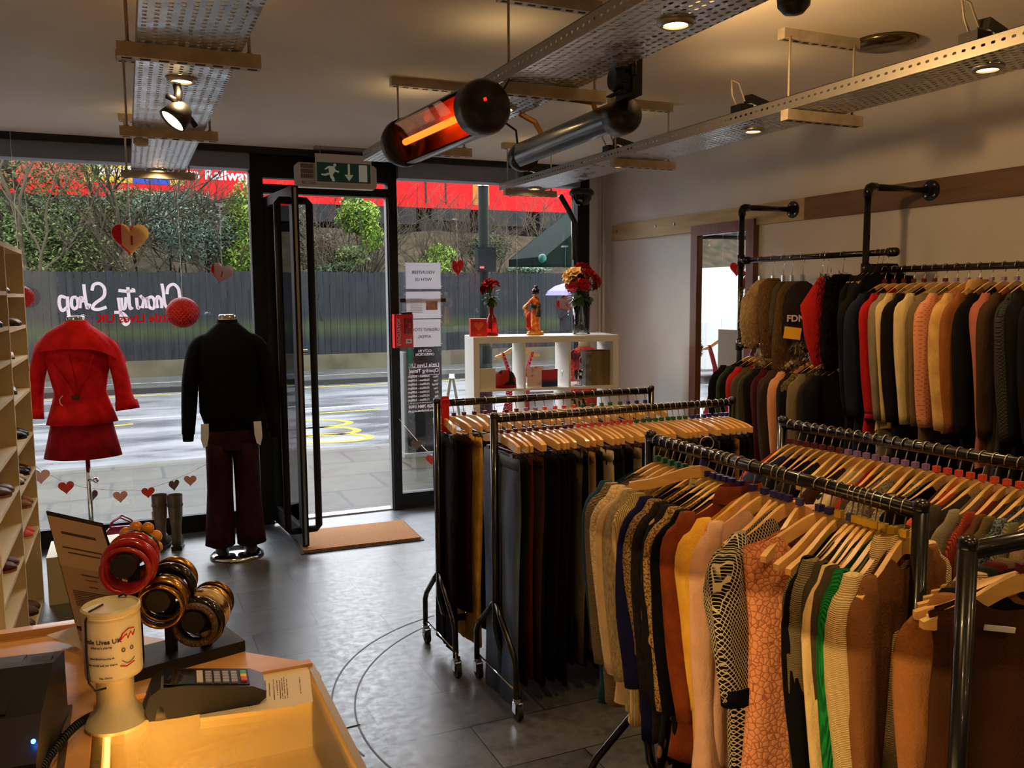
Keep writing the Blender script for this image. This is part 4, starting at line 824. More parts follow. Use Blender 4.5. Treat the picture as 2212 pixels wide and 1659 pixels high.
def honeycomb(px, py, r, Y, label):
    p = at(px, py, 1, Y); t = thing('honeycomb_ball', label, 'paper ball', p); vs = []; nu, nv = 64, 26
    for i in range(nv+1):
        th = pi*i/nv
        for j in range(nu):
            a = 2*pi*j/nu; rr = r*(1+.035*((j+i) % 2)*sin(th)); vs.append((rr*sin(th)*cos(a), rr*sin(th)*sin(a), r*cos(th)))
    b = MB(); b.add(vs, [(i*nu+j, (i+1)*nu+j, (i+1)*nu+(j+1) % nu, i*nu+(j+1) % nu) for i in range(nv) for j in range(nu)])
    m, nt, bb = _mat('red_tissue'); bb.inputs['Roughness'].default_value = .6; tc = nt.nodes.new('ShaderNodeTexCoord'); sx = nt.nodes.new('ShaderNodeSeparateXYZ'); nt.links.new(tc.outputs['Object'], sx.inputs[0])
    an = math_n(nt, 'MULTIPLY', math_n(nt, 'ARCTAN2', sx.outputs[0], sx.outputs[1]), 11); zz = math_n(nt, 'MULTIPLY', math_n(nt, 'ARCSINE', math_n(nt, 'MULTIPLY', sx.outputs[2], .99/r)), 11)
    q1 = math_n(nt, 'ABSOLUTE', math_n(nt, 'SINE', math_n(nt, 'ADD', an, zz))); q2 = math_n(nt, 'ABSOLUTE', math_n(nt, 'SINE', math_n(nt, 'SUBTRACT', an, zz)))
    mn = math_n(nt, 'MINIMUM', q1, q2); nt.links.new(ramp(nt, mn, [(.08, lin((235, 60, 44))), (.3, lin((196, 14, 20)))]), bb.inputs['Base Color']); bump(nt, bb, math_n(nt, 'SUBTRACT', 1, mn), .6, .01)
    b.build('tissue_ball', m, t); string(t, r, CZ-p.z); return t
honeycomb(395, 675, .105, 6.30, 'red honeycomb paper ball hanging beside the painted lettering'); honeycomb(45, 642, .075, 6.32, 'red honeycomb paper ball half hidden by the shoe shelves')
# bunting
def bunting(name, pts, hearts, label):
    t = thing(name, label, 'bunting', (0, 0, 0)); P = [at(x, y, 1, 6.46) for x, y in pts]; MB().tube(P, .0028, 5).build('cord', M_str, t)
    for (x, y, c, s, a) in hearts:
        p = at(x, y, 1, 6.455); MB().prism(heart_pts(s), -.001, .001, M=Matrix.Translation(p) @ RZ(a) @ RX(pi/2)).build('bunting_heart', tl('card_%d_%d' % (c[0], c[2]), c, .4), t)
RC, PC, GC = (204, 84, 66), (206, 160, 138), (122, 104, 96)
bunting('heart_bunting', [(70, 1000), (90, 1018), (130, 1037), (180, 1053), (250, 1060), (310, 1058), (360, 1043), (410, 1022), (450, 1000)],
        [(88, 1028, (214, 178, 160), .95, 0), (143, 1052, RC, .85, .2), (200, 1068, GC, .75, -.7), (260, 1072, PC, .8, 0), (320, 1063, RC, .75, .1), (376, 1047, GC, .75, .6), (411, 1037, PC, .75, -.3)], 'white cord of pink, red and grey card hearts sagging low across the large window')
bunting('triangle_bunting', [(862, 905), (883, 930), (900, 950), (920, 972), (935, 984)], [(900, 960, GC, .8, 0), (932, 992, RC, .8, 0)], 'short end of bunting beside the door post in the small window')
# ------------------------------------------------------------------ lettering on the glass
t = thing('window_lettering', 'white script words Charity Shop with a red line beneath, on the large window', 'lettering', (0, 0, 0))
GY = WY+.007; lw = .0105
def stroke(mb, pts, r=lw):
    P = []
    for i in range(len(pts)-1):
        p0, p1, p2, p3 = (Vector((*pts[max(i-1, 0)], 0)), Vector((*pts[i], 0)), Vector((*pts[i+1], 0)), Vector((*pts[min(i+2, len(pts)-1)], 0)))
        for s in range(5):
            u = s/5; P.append(.5*((2*p1)+(p2-p0)*u+(2*p0-5*p1+4*p2-p3)*u*u+(3*p1-p0-3*p2+p3)*u**3))
    P.append(Vector((*pts[-1], 0))); n = len(P); vs = []
    for i, p in enumerate(P):
        d = (P[min(i+1, n-1)]-P[max(i-1, 0)]).normalized(); q = Vector((-d.y, d.x, 0)); vs += [p-q*r, p+q*r]
    yy = GY-.0004*(len(mb.f) % 13)/1.3-len(mb.v)*1e-6; vs = [(v_.x, yy-1e-5*i_, v_.y) for i_, v_ in enumerate(vs)]
    mb.add(vs, [(2*k, 2*k+1, 2*k+3, 2*k+2) for k in range(n-1)])
def W(x, y): p = at(x, y, 1, GY); return (p.x, p.z)
k_ = 1/3.95
def Z(*pp): return [W(x*k_, 400+y*k_) for x, y in pp]
b = MB()
for s in (Z((1530, 930), (1520, 880), (1480, 845), (1435, 870), (1425, 930)), Z((1530, 930), (1535, 960)), Z((1380, 840), (1392, 900), (1405, 1010), (1430, 1045), (1450, 1020)), Z((1380, 1050), (1375, 980), (1345, 950), (1335, 1000), (1345, 1050)),
          Z((1270, 960), (1300, 955), (1320, 1000), (1310, 1050), (1275, 1040), (1262, 990), (1255, 960), (1250, 1050)), Z((1205, 955), (1225, 975), (1215, 1050)), Z((1225, 975), (1195, 940)), Z((1165, 960), (1175, 1050), (1190, 1030)), Z((1138, 880), (1136, 888)),
          Z((1090, 870), (1100, 960), (1110, 1050), (1130, 1040)), Z((1010, 898), (1080, 905), (1155, 900)), Z((1075, 955), (1070, 1040), (1045, 1050), (1035, 960)), Z((1010, 960), (1025, 1060), (1040, 1150), (1070, 1190), (1098, 1160), (1050, 1095), (975, 1085)),
          Z((785, 900), (800, 850), (850, 840), (890, 880), (885, 950), (810, 1010), (790, 1050), (840, 1060), (910, 1040)), Z((715, 845), (725, 940), (745, 1050), (765, 1010)), Z((715, 1000), (690, 955), (680, 1050)), Z((655, 955), (615, 965), (612, 1030), (640, 1055), (668, 1020), (655, 955)),
          Z((575, 950), (580, 1050), (590, 1130)), Z((560, 960), (515, 950), (505, 1010), (530, 1070), (575, 1040))): stroke(b, s)
b.build('script_letters', M_whitetext, t)
pc0 = at(288, 688, 1, GY); text_obj('red_letters', 'Little Lives UK', .082, M_redtext, facing(Vector((pc0.x+.02, GY, pc0.z)), pi/2), parent=t, sx=1.02, bold=.0015)
t = thing('opening_times', 'white vinyl opening times lettering on the small window beneath the notices', 'lettering', (0, 0, 0))
def wt(name, body, px, py, size, sx=1.0, m=M_whitetext, al='CENTER', bold=.0006):
    p = at(px, py, 1, GY); return text_obj(name, body, size, m, facing(Vector((p.x, GY, p.z)), pi/2), parent=t, sx=sx, align=al, bold=bold)
wt('shop_name', 'Little Lives UK', 916, 789, .045, .95); wt('heading', 'Opening Times', 916, 801, .043, .92)
b = MB(); a0 = at(884, 795, 1, GY); a1 = at(949, 808, 1, GY)
for q in ((a0.x, a1.x, a0.z, a0.z+.003), (a0.x, a1.x, a1.z-.003, a1.z), (a0.x, a0.x+.003, a1.z, a0.z), (a1.x-.003, a1.x, a1.z, a0.z)): b.box((q[0], GY, q[2]), (q[1], GY+.001, q[3]))
for py in (872,): p = at(884, py, 1, GY); b.box((a0.x, GY, p.z), (a1.x, GY+.001, p.z+.003))
b.build('ruled_box', M_whitetext, t)
for k, d_ in enumerate(('Mon', 'Tue', 'Wed', 'Thu', 'Fri', 'Sat', 'Sun')):
    y = 813+8.5*k; wt('day_name', d_, 947, y, .025, al='LEFT'); wt('opening_hours', '11:00am - 5:00pm' if d_ == 'Sun' else '10:00am - 6:00pm', 905, y, .025, 1.0)
wt('phone_number', 't: 020 7884 0900', 913, 878, .034, 1.0); wt('web_address', 'www.littlelives.org.uk', 913, 887, .026, 1.05); wt('camera_notice', 'CCTV IN\nOPERATION', 918, 762, .028)
p = at(885, 770, 1, GY); MB().box((p.x-.016, GY, p.z-.09), (p.x+.016, GY+.001, p.z+.09)).build('teal_sticker', pm('teal_sticker', (30, 140, 120), .5), t)
# notices
def notice(px, py, wpx, hpx, lines, label, Y=6.485, pic=False, grey=False):
    a = at(px, py, 1, Y); c = at(px+wpx, py+hpx, 1, Y); t = thing('window_notice', label, 'notice', ((a.x+c.x)/2, Y, (a.z+c.z)/2)); w_ = (c.x-a.x)/2; h = (a.z-c.z)/2
    MB().box((-w_, -.0008, -h), (w_, .0008, h)).build('sheet', M_paper, t)
    for k, s in enumerate(lines): 
        for fy in (1,): text_obj('notice_text', s, .034, M_ink, Matrix.Translation((0, 0, h*.25-k*.055)) @ RZ(pi) @ RX(pi/2), depth=.0013, parent=t)
    if pic:
        MB().box((.02, -.0012, -.04), (.115, .0012, .03)).build('printed_picture', pm('print_brown', (196, 150, 116), .6, rgb2=(140, 90, 70), nscale=14), t)
        b = MB()
        for k in range(9): b.box((-.11, -.0011, .045-k*.013), (-.01, .0011, .049-k*.013))
        b.build('printed_lines', pm('print_grey', (188, 186, 192), .7), t)
    cl = MB()
    for s in (-1, 1):
        for z in (-h*.8, h*.8): cl.box((s*(w_+.008)-.006, -.003, z-.003), (s*(w_+.008)+.006, .003, z+.003))
        cl.box((s*(w_+.004)-.001, -.002, -h), (s*(w_+.004)+.001, .002, h))
    cl.build('holder_clip', pm('clear_plastic', (230, 235, 238), .1, alpha=.5), t); return t
notice(876, 567, 76, 57, ['VOLUNTEER', 'WITH US'], 'white notice about volunteering, topmost of three in the small window'); notice(877, 630, 75, 57, [], 'white notice with a small picture, middle of three in the small window', pic=True); notice(880, 691, 72, 57, ['URGENT STOCK', 'APPEAL'], 'white notice about a stock appeal, lowest of three in the small window')
b = MB(); pa = at(864, 645, 1, 6.50); pb = at(963, 650, 1, 6.50); b.box((pa.x, 6.495, pa.z-.03), (pb.x, 6.50, pa.z+.0)); o = b.build('leaflet_holder', M_black); tag(o, 'thin black leaflet holder behind the middle notice on the glass', 'holder')
# fire alarm unit on the door post
t = thing('alarm_box', 'red evacuation alarm box standing on the window post', 'alarm box', (1.945, 6.40, 1.42))
MB().box((-.075, -.0, -.13), (.075, .07, .13)).box((-.065, -.02, -.12), (.065, 0, .12)).build('alarm_case', M_red, t)
MB().box((.0, -.028, -.02), (.058, -.02, .1)).build('sounder_grille', pm('dark_red', (120, 10, 16), .35), t); MB().sphere((.03, -.028, .04), .022, 14, 8, (1, .3, 1)).build('strobe_lens', pm('lens_red', (150, 16, 18), .15), t, smooth=True)
MB().box((.008, -.025, -.095), (.055, -.02, -.06)).build('call_button', M_paper, t); MB().box((.02, -.027, -.082), (.043, -.024, -.074)).build('button_dots', M_ink, t)
MB().box((-.01, -.0, .13), (.07, .05, .145)).build('top_bracket', M_black, t); text_obj('alarm_lettering', 'EVACUATOR', .036, M_whitetext, Matrix.Translation((-.045, -.0215, -.005)) @ RX(pi/2) @ RZ(pi/2), parent=t, bold=.0006)
# ------------------------------------------------------------------ hung polka dot dress and red top in the window
def arch_hanger(mb, Wd=.192, th=.014):
    vs = []; n = 18
    for i in range(n+1):
        u = -1+2*i/n; a = abs(u); z = -.062*(1-cos(pi*min(a, 1)**.85))/2-.008*a; h = .034-.012*a+(.004*sin(a*3)); 
        if a > .97: h *= .6
        t_ = th*(.55+.45*a)
        for dy, dz in ((-t_/2, -h/2), (t_/2, -h/2), (t_/2, h/2), (-t_/2, h/2)): vs.append((u*Wd, dy, z+dz))
    fs = [(4*i+j, 4*i+(j+1) % 4, 4*(i+1)+(j+1) % 4, 4*(i+1)+j) for i in range(n) for j in range(4)]+[(3, 2, 1, 0), (4*n, 4*n+1, 4*n+2, 4*n+3)]
    mb.add(vs, fs, T(0, 0, -.080)); return mb
def hook_pts(drop=.066, r=.0188, sh=0):
    return [(r*cos(radians(a)), 0, r*sin(radians(a))) for a in range(200, -61, -26)]+[(.006, 0, -.030), (.001, 0, -.044), (0, 0, -drop)]
HME = {}
def hanger_mesh():
    if 'b' not in HME:
        o = arch_hanger(MB()).build('hanger_body', M_hanger, None, angle=40); HME['b'] = o.data; bpy.data.objects.remove(o)
        o = MB().tube(hook_pts(), .0018, 5).build('hook', M_wire, None, smooth=True); HME['h'] = o.data; bpy.data.objects.remove(o)
        for k, m in CUBE.items(): o = MB().box((-.008, -.008, -.062), (.008, .008, -.046)).build('size_marker', m); HME[k] = o.data; bpy.data.objects.remove(o)
        # clip hanger
        b = MB(); n = 12; vs = []
        for i in range(n+1):
            u = -1+2*i/n; a = abs(u); z = -.022*a**1.5-.082; h = .034 if a < .95 else .026; tt = .013
            for dy, dz in ((-tt/2, -h/2), (tt/2, -h/2), (tt/2, h/2), (-tt/2, h/2)): vs.append((u*.175, dy, z+dz))
        b.add(vs, [(4*i+j, 4*i+(j+1) % 4, 4*(i+1)+(j+1) % 4, 4*(i+1)+j) for i in range(n) for j in range(4)]+[(3, 2, 1, 0), (4*n, 4*n+1, 4*n+2, 4*n+3)]); b.mat(0)
        o = b.build('hanger_body', M_hanger, None, angle=40); HME['cb'] = o.data; bpy.data.objects.remove(o)
        b = MB().tube([(-.15, 0, -.115), (-.155, 0, -.135), (.155, 0, -.135), (.15, 0, -.115)], .0022, 5)
        for s in (-1, 1): b.box((s*.12-.014, -.010, -.165), (s*.12+.014, .010, -.128))
        o = b.build('clip_bar', pm('clip_metal', (120, 116, 110), .3, .9), None); HME['cc'] = o.data; bpy.data.objects.remove(o)
    return HME
def inst(name, me, parent): o = bpy.data.objects.new(name, me); COL.objects.link(o); o.parent = parent; return o
def hanger(loc, rz, cube, label, group, clip=False, tilt=0):
    H = hanger_mesh(); t = thing('trouser_hanger' if clip else 'clothes_hanger', label, 'hanger', loc, rz, group)
    if tilt: t.rotation_euler = (0, tilt, rz)
    inst('hanger_body', H['cb' if clip else 'b'], t); inst('hook', H['h'], t)
    if clip: inst('clip_bar', H['cc'], t)
    if cube: inst('size_marker', H[cube], t)
    return t
p = at(1118, 745, 1, 6.2); hz = p.z+.06; t = thing('dress', 'red polka dot pinafore dress hanging in the small window behind the shelf unit', 'dress', (p.x, 6.2, hz))
Mp = fab((170, 24, 44), 'dots', (226, 196, 196)); b = MB()
for s in (-1, 1): b.tube([(s*.13, 0, -.12), (s*.10, 0, -.20), (s*.06, 0, -.32), (s*.05, 0, -.42)], [.03, .032, .034, .036], 10, fl=.3)
b.build('strap', Mp, t, smooth=True); MB().loft([(0, 0, -.95, .26, .05), (0, 0, -.7, .17, .045), (0, 0, -.5, .11, .04), (0, 0, -.4, .10, .035)], 24).build('skirt', Mp, t, smooth=True)
hanger((p.x, 6.2, hz), 0, None, 'wooden hanger holding the polka dot pinafore in the window', None)
o = MB().tube([(p.x, 6.2, hz+.02), (p.x, 6.2, CZ)], .001, 4).build('hanging_string', M_str); tag(o, 'clear thread holding up the polka dot dress', 'string'); 
p = at(1262, 790, 1, 6.05); t = thing('dress_form', 'dress form in a red sequinned top with a feathery boa, behind the right shelf cube', 'dress form', (p.x, 6.05, 0))
zc = p.z; b = MB(); b.loft([(0, 0, zc-.55, .14, .11), (0, 0, zc-.3, .12, .09), (0, 0, zc-.1, .15, .10), (0, 0, zc+.05, .17, .095), (0, 0, zc+.12, .12, .07), (0, 0, zc+.15, .05, .05)], 28)
b.build('sequinned_top', fab((190, 24, 34), 'tweed', (240, 110, 100)), t, smooth=True); MB().loft([(0, 0, zc+.14, .05, .05), (0, 0, zc+.22, .045, .045)], 20).build('neck', pm('form_beige', (200, 184, 150), .7), t, smooth=True); MB().cyl((0, 0, 0), (0, 0, zc-.5), .015, 10).build('stand_pole', M_chrome, t); MB().lathe([(.0001, 0), (.16, 0), (.16, .01), (.0001, .02)], 28).build('stand_base', M_chrome, t, smooth=True)
bo = MB(); rn = random.Random(3)
for k in range(700):
    a = rn.uniform(-.2, 3.4); q = Vector((.15*cos(a), -.05-.06*sin(a), zc+.10-.02*sin(a)+rn.gauss(0, .025))); d = Vector((rn.gauss(0, 1), rn.gauss(0, 1), rn.gauss(0, 1))).normalized()*.04; s = d.cross(Vector((0, 0, 1)))*.18; bo.add([q, q+d*.5+s, q+d, q+d*.5-s], [(0, 1, 2, 3)])
bo.build('feather_boa', fab((120, 20, 40), 'fuzzy', (190, 120, 130)), t)
# ------------------------------------------------------------------ mannequins
def fold_warp(amp, freq, ph, ztop, zbot):
    def f(x, y, z, a, t_):
        k = max(0, min(1, (ztop-z)/(ztop-zbot))); r = 1+amp*k*(sin(freq*a+ph)+.5*sin(freq*1.7*a+ph*2+z*9)); return x*r, y*r, z
    return f
def sleeve(parent, name, m, pts, radii, n=18, fl=.75):
    def cr(q, u):
        k = len(q)-1; i = min(int(u*k), k-1); f = u*k-i; a, b_, c, d = q[max(i-1, 0)], q[i], q[i+1], q[min(i+2, k)]
        return .5*((2*b_)+(c-a)*f+(2*a-5*b_+4*c-d)*f*f+(3*b_-a-3*c+d)*f**3)
    P = [Vector(p) for p in pts]; N = 15
    return MB().tube([cr(P, k/(N-1)) for k in range(N)], [cr(radii, k/(N-1)) for k in range(N)], 24, fl=fl).build(name, m, parent, smooth=True)
m1 = thing('mannequin', 'mannequin torso on a pole wearing the red coat and skirt, seen from behind', 'mannequin', (-.29, 6.0, 0), radians(-8))
M_torso = pm('form_skin', (206, 186, 160), .6)
MB().loft([(0, 0, .75, .13, .10), (0, 0, .95, .15, .11), (0, 0, 1.12, .12, .09), (0, 0, 1.35, .16, .10), (0, 0, 1.47, .13, .07), (0, 0, 1.51, .055, .055), (0, 0, 1.56, .05, .05)], 24).build('torso', M_torso, m1, smooth=True)
MB().lathe([(.052, 1.56), (.052, 1.575), (.045, 1.582), (.0001, 1.582)], 28, cap=False).build('neck_cap', M_chrome, m1, smooth=True)
MB().cyl((.02, 0, .02), (.02, 0, .80), .014, 14).build('stand_pole', M_chrome, m1, smooth=True)
MB().lathe([(.0001, 0), (.17, 0), (.17, .008), (.0001, .014)], 32).build('stand_base', M_chrome, m1, smooth=True)
MB().cyl((.02, -.01, .545), (.055, -.02, .545), .008, 10).sphere((.065, -.022, .545), .018, 12, 8).build('height_knob', M_chrome, m1, smooth=True)
ct = thing('red_coat', 'bright red wool coat with a wide shawl collar on the pole mannequin', 'coat', (-.29, 6.0, 0), radians(-8))
Rc = fab((206, 26, 26), 'plain', (176, 16, 18)); Rd = fab((150, 14, 24), 'plain', (128, 10, 18))
MB().loft([(0, 0, .915, .205, .16), (0, 0, .98, .185, .145), (0, 0, 1.06, .16, .12), (0, 0, 1.11, .148, .11), (0, 0, 1.2, .165, .12), (0, 0, 1.32, .19, .125), (0, 0, 1.42, .185, .11), (0, 0, 1.48, .12, .085), (0, 0, 1.53, .07, .07)], 56, warp=fold_warp(.05, 5, 1, 1.15, .92)).build('coat_body', Rc, ct, smooth=True)
for s in (-1, 1):
    sp_ = [(s*.10, 0, 1.445), (s*.185, 0, 1.385), (s*.235, -.01, 1.22), (s*.255, -.02, 1.08), (s*.27, -.035, .97 if s < 0 else 1.0)]
    sl = sleeve(ct, 'sleeve', Rc, sp_, [.035, .062, .064, .068, .088]); p = sp_[-1]
    MB().tube([(s*.268, -.031, p[2]+.045), (s*.275, -.037, p[2]-.012)], [.086, .095], 18, fl=.75).build('cuff', Rc, sl, smooth=True)
def collar(x, y, z, a, t_):
    dz = -.10*t_*max(0, cos(a))**3 - .03*t_*max(0, -cos(a))**2; k = 1+.10*t_*max(0, cos(a-.4))**4; return x*k, y, z+dz
MB().loft([(0, 0, 1.555, .062, .058), (0, 0, 1.54, .085, .075), (0, 0, 1.50, .165, .115), (0, 0, 1.44, .23, .145), (.0, 0, 1.385, .255, .155)], 48, warp=collar, cap=(False, False)).build('collar', Rc, ct, smooth=True)
b = MB(); b.tube([(-.03, -.13, 1.36), (-.01, -.135, 1.22), (.005, -.128, 1.10)], [.003, .006, .004], 8); b.tube([(.11, -.125, 1.34), (.06, -.135, 1.2), (.005, -.128, 1.10)], [.003, .006, .004], 8); b.tube([(-.12, -.10, 1.30), (-.06, -.125, 1.19), (.0, -.128, 1.10)], [.002, .005, .004], 8); b.build('back_pleats', Rc, ct, smooth=True)
MB().box((-.022, -.142, 1.075), (.02, -.125, 1.10)).build('back_buckle', pm('buckle_dark', (60, 30, 28), .3, .8), ct)
MB().tube([(-.075, -.125, 1.10), (-.088, -.15, 1.08), (-.085, -.15, 1.055), (-.075, -.145, 1.04)], .002, 6).build('tag_loop', M_str, ct)
MB().loft([(0, 0, .70, .222, .165), (0, 0, .8, .20, .15), (0, 0, .92, .175, .13), (0, 0, 1.02, .14, .10)], 56, warp=fold_warp(.02, 4, 2, 1.0, .7)).build('skirt_panel', Rd, None, smooth=True)
o = bpy.data.objects[[x.name for x in COL.objects if x.name.startswith('skirt_panel')][-1]]; o.name = 'red_skirt'; tag(o, 'darker red skirt showing below the red coat', 'skirt'); place(o, (-.29, 6.0, 0), radians(-8))
m2 = thing('mannequin', 'full mannequin on a chrome disc wearing black jacket and maroon trousers', 'mannequin', (.585, 5.776, 0), radians(-6))
MB().loft([(0, 0, .95, .14, .10), (0, 0, 1.15, .14, .10), (0, 0, 1.35, .17, .11), (0, 0, 1.46, .14, .08), (0, 0, 1.50, .056, .056), (0, 0, 1.555, .052, .052)], 24).build('torso', M_torso, m2, smooth=True)
b = MB()
for s in (-1, 1): b.tube([(s*.08, 0, .95), (s*.085, .0, .5), (s*.08, .01, .10), (s*.08, .0, .06)], [.07, .05, .035, .03], 12)
b.build('legs', M_torso, m2, smooth=True)
MB().lathe([(.053, 1.555), (.053, 1.575), (.046, 1.582), (.0001, 1.582)], 28, cap=False).build('neck_cap', M_chrome, m2, smooth=True)
MB().lathe([(.0001, 0), (.165, 0), (.17, .012), (.15, .026), (.0001, .034)], 40).build('stand_base', M_chrome, m2, smooth=True)
MB().cyl((.085, .03, .03), (.085, .03, .4), .012, 12).build('stand_rod', M_chrome, m2, smooth=True)
jk = thing('black_jacket', 'black bomber jacket on the full mannequin by the door', 'jacket', (.585, 5.776, 0), radians(-6)); Bk = fab((9, 9, 12), 'plain', (6, 6, 8))
MB().loft([(0, 0, .86, .165, .12), (0, 0, .90, .175, .125), (0, 0, .96, .195, .14), (0, 0, 1.15, .19, .135), (0, 0, 1.32, .20, .135), (0, 0, 1.42, .185, .115), (0, 0, 1.485, .115, .08), (0, 0, 1.53, .066, .062)], 56, warp=fold_warp(.02, 5, .5, 1.3, .95)).build('jacket_body', Bk, jk, smooth=True)
MB().loft([(0, 0, .835, .158, .115), (0, 0, .89, .168, .122)], 56).build('waistband', fab((9, 9, 11), 'rib'), jk, smooth=True)
MB().loft([(0, 0, 1.515, .07, .066), (0, 0, 1.55, .060, .058)], 32, cap=(False, False)).build('collar', Bk, jk, smooth=True)
for s in (-1, 1):
    z1 = .83; sl = sleeve(jk, 'sleeve', Bk, [(s*.10, 0, 1.445), (s*.185, 0, 1.385), (s*.232, -.01, 1.2), (s*.25, -.025, 1.0), (s*.262, -.05, z1)], [.035, .066, .068, .063, .052])
    MB().tube([(s*.262, -.05, z1+.01), (s*.264, -.053, z1-.045)], [.045, .04], 16, fl=.8).build('cuff', fab((9, 9, 11), 'rib'), sl, smooth=True)
o = thing('white_shirt', 'white shirt tails hanging below the black jacket', 'shirt', (.585, 5.776, 0), radians(-6))
for s in (-1, 1): MB().prism([(s*.135, .90), (s*.182, .90), (s*.186, .80), (s*.172, .745), (s*.150, .76), (s*.138, .82)], .118, .124, M=RX(pi/2)).build('shirt_tail', fab((224, 228, 236), 'plain'), o)
tr_ = thing('maroon_trousers', 'dark maroon trousers on the full mannequin', 'trousers', (.585, 5.776, 0), radians(-6)); Mr = fab((50, 20, 26), 'plain', (38, 16, 20))
b = MB(); b.loft([(0, 0, .72, .165, .115), (0, 0, .80, .165, .12), (0, 0, .93, .15, .11)], 40, cap=(False, True))
for s, dx in ((-1, 0), (1, 0)): b.loft([(s*.094, -.0, .085, .088, .11), (s*.092, 0, .16, .086, .095), (s*.086, 0, .45, .080, .085), (s*.082, 0, .66, .082, .10), (s*.08, 0, .76, .086, .115)], 28, warp=fold_warp(.05, 3, s, .5, .1))
b.build('trouser_legs', Mr, tr_, smooth=True)
M_dsh = pm('dark_shoe', (22, 18, 18), .4)
for s in (-1, 1): MB().loft([(s*.09, .05, 0, .045, .115), (s*.09, .05, .03, .044, .11), (s*.09, .03, .07, .036, .07), (s*.09, .0, .10, .03, .03)], 20).build('shoe', M_dsh, m2, smooth=True)
# ------------------------------------------------------------------ shoes
def shoe_parts(kind, m, parent, sole=None, H=.0):
    """toe towards local +X, ground z=0, length about .26"""
    hl = {'heel': .075, 'boot': .035, 'flat': .012, 'trainer': .02, 'wedge': .05}[kind]
    def zb(x): return H+ (hl*max(0, min(1, (.12-x)/.13))**1.3 if kind in ('heel', 'wedge', 'boot') else .0) + .008
    prof = [(-.0, .018, .05), (.02, .030, .075 if kind != 'trainer' else .09), (.06, .032, .07), (.10, .034, .062), (.15, .042, .05), (.20, .044, .038), (.235, .034, .026), (.255, .012, .012)]
    vs = []; n = 14
    for x, hw, h in prof:
        z0 = zb(x); 
        for j in range(n):
            a = 2*pi*j/n; y = hw*math.copysign(abs(cos(a))**.7, cos(a)); z = z0+h*(.5+.5*sin(a)) if sin(a) > -.2 else z0
            vs.append((x, y, z))
    b = MB(); b.add(vs, [(i*n+j, (i+1)*n+j, (i+1)*n+(j+1) % n, i*n+(j+1) % n) for i in range(len(prof)-1) for j in range(n)]+[tuple(range(n)), tuple((len(prof)-1)*n+j for j in range(n-1, -1, -1))])
    if kind == 'boot': b.loft([(.045, 0, zb(.03)+.02, .045, .034), (.045, 0, .12, .042, .034), (.04, 0, .22, .048, .042), (.04, 0, .30, .052, .047)], 16, cap=(True, False)); b.loft([(.04, 0, .30, .050, .045), (.04, 0, .2, .046, .04)], 16, cap=(False, True))
    b.build('upper', m, parent, smooth=True)
    s = MB(); th = .022 if kind == 'trainer' else .008
    for i in range(len(prof)-1):
        x0, w0_, _ = prof[i]; x1, w1_, _ = prof[i+1]; z0, z1 = zb(x0), zb(x1); e = .004
        s.add([(x0, -w0_-e, z0-th+.0), (x0, w0_+e, z0-th), (x1, w1_+e, z1-th), (x1, -w1_-e, z1-th), (x0, -w0_-e, z0+.002), (x0, w0_+e, z0+.002), (x1, w1_+e, z1+.002), (x1, -w1_-e, z1+.002)], [(0, 1, 2, 3), (4, 7, 6, 5), (0, 3, 7, 4), (1, 5, 6, 2), (0, 4, 5, 1), (2, 6, 7, 3)])
    s.build('sole', sole or M_dsh, parent)
    if hl > .03: MB().loft([(.02, 0, 0, .010 if kind == 'heel' else .022, .010 if kind == 'heel' else .022), (.022, 0, zb(.02)-.005, .024, .024)], 10).build('heel', sole or M_dsh, parent)
def shoe(kind, m, loc, rz, label, group, sole=None):
    t = thing({'heel': 'heeled_shoe', 'boot': 'ankle_boot', 'flat': 'flat_shoe', 'trainer': 'trainer', 'wedge': 'wedge_shoe'}[kind], label, 'boot' if kind == 'boot' else 'shoe', loc, rz, group); shoe_parts(kind, m, t, sole); return t
SX, SD = -.50, .30; YD = [5.35, 4.60, 3.85, 3.10]
ss = thing('shoe_shelf', 'tall cream shoe shelf with many compartments along the left side', 'shelf unit', (SX, 5.35, 0)); M_cr = pm('cream_laminate', (228, 206, 160), .45)
HT = 1.93; levels = {0: [.0, .42, .58, .755, .95, 1.19, 1.37, 1.535, 1.70], 1: [0, .30, .46, .62, .80, .99, 1.23, 1.395, 1.55, 1.71], 2: [0, .34, .62, .80, .99, 1.23, 1.395, 1.55, 1.71]}
for k, y in enumerate(YD): MB().box((-SD, y-5.35-.01, 0), (0, y-5.35+.01, HT)).build('divider', M_cr, ss)
for k in range(3):
    for z in levels[k]: MB().box((-SD+.002, YD[k+1]-5.35+.011, z), (-.002, YD[k]-5.35-.011, z+.018)).build('shelf', M_cr, ss)
MB().box((-SD, YD[-1]-5.35-.01, HT), (0, .01, HT+.022)).build('top_panel', M_cr, ss); MB().box((-SD-.012, YD[-1]-5.35-.01, 0), (-SD-.001, .01, HT)).build('back_panel', M_cr, ss)
SC = {'black': pm('shoe_black', (24, 20, 20), .3), 'brown': pm('shoe_brown', (96, 66, 46), .5), 'tan': pm('shoe_tan', (150, 104, 64), .6), 'cream': pm('shoe_cream', (206, 190, 164), .5), 'red': pm('shoe_red', (176, 26, 44), .4), 'burgundy': pm('shoe_burgundy', (96, 24, 34), .6), 'coral': pm('shoe_coral', (232, 92, 76), .6), 'grey': pm('shoe_grey', (92, 84, 78), .6), 'snake': pm('shoe_snake', (120, 84, 72), .5, rgb2=(70, 46, 44), nscale=40)}
ordn = ['bottom', 'second', 'third', 'fourth', 'fifth', 'sixth', 'seventh', 'eighth', 'ninth', 'topmost']
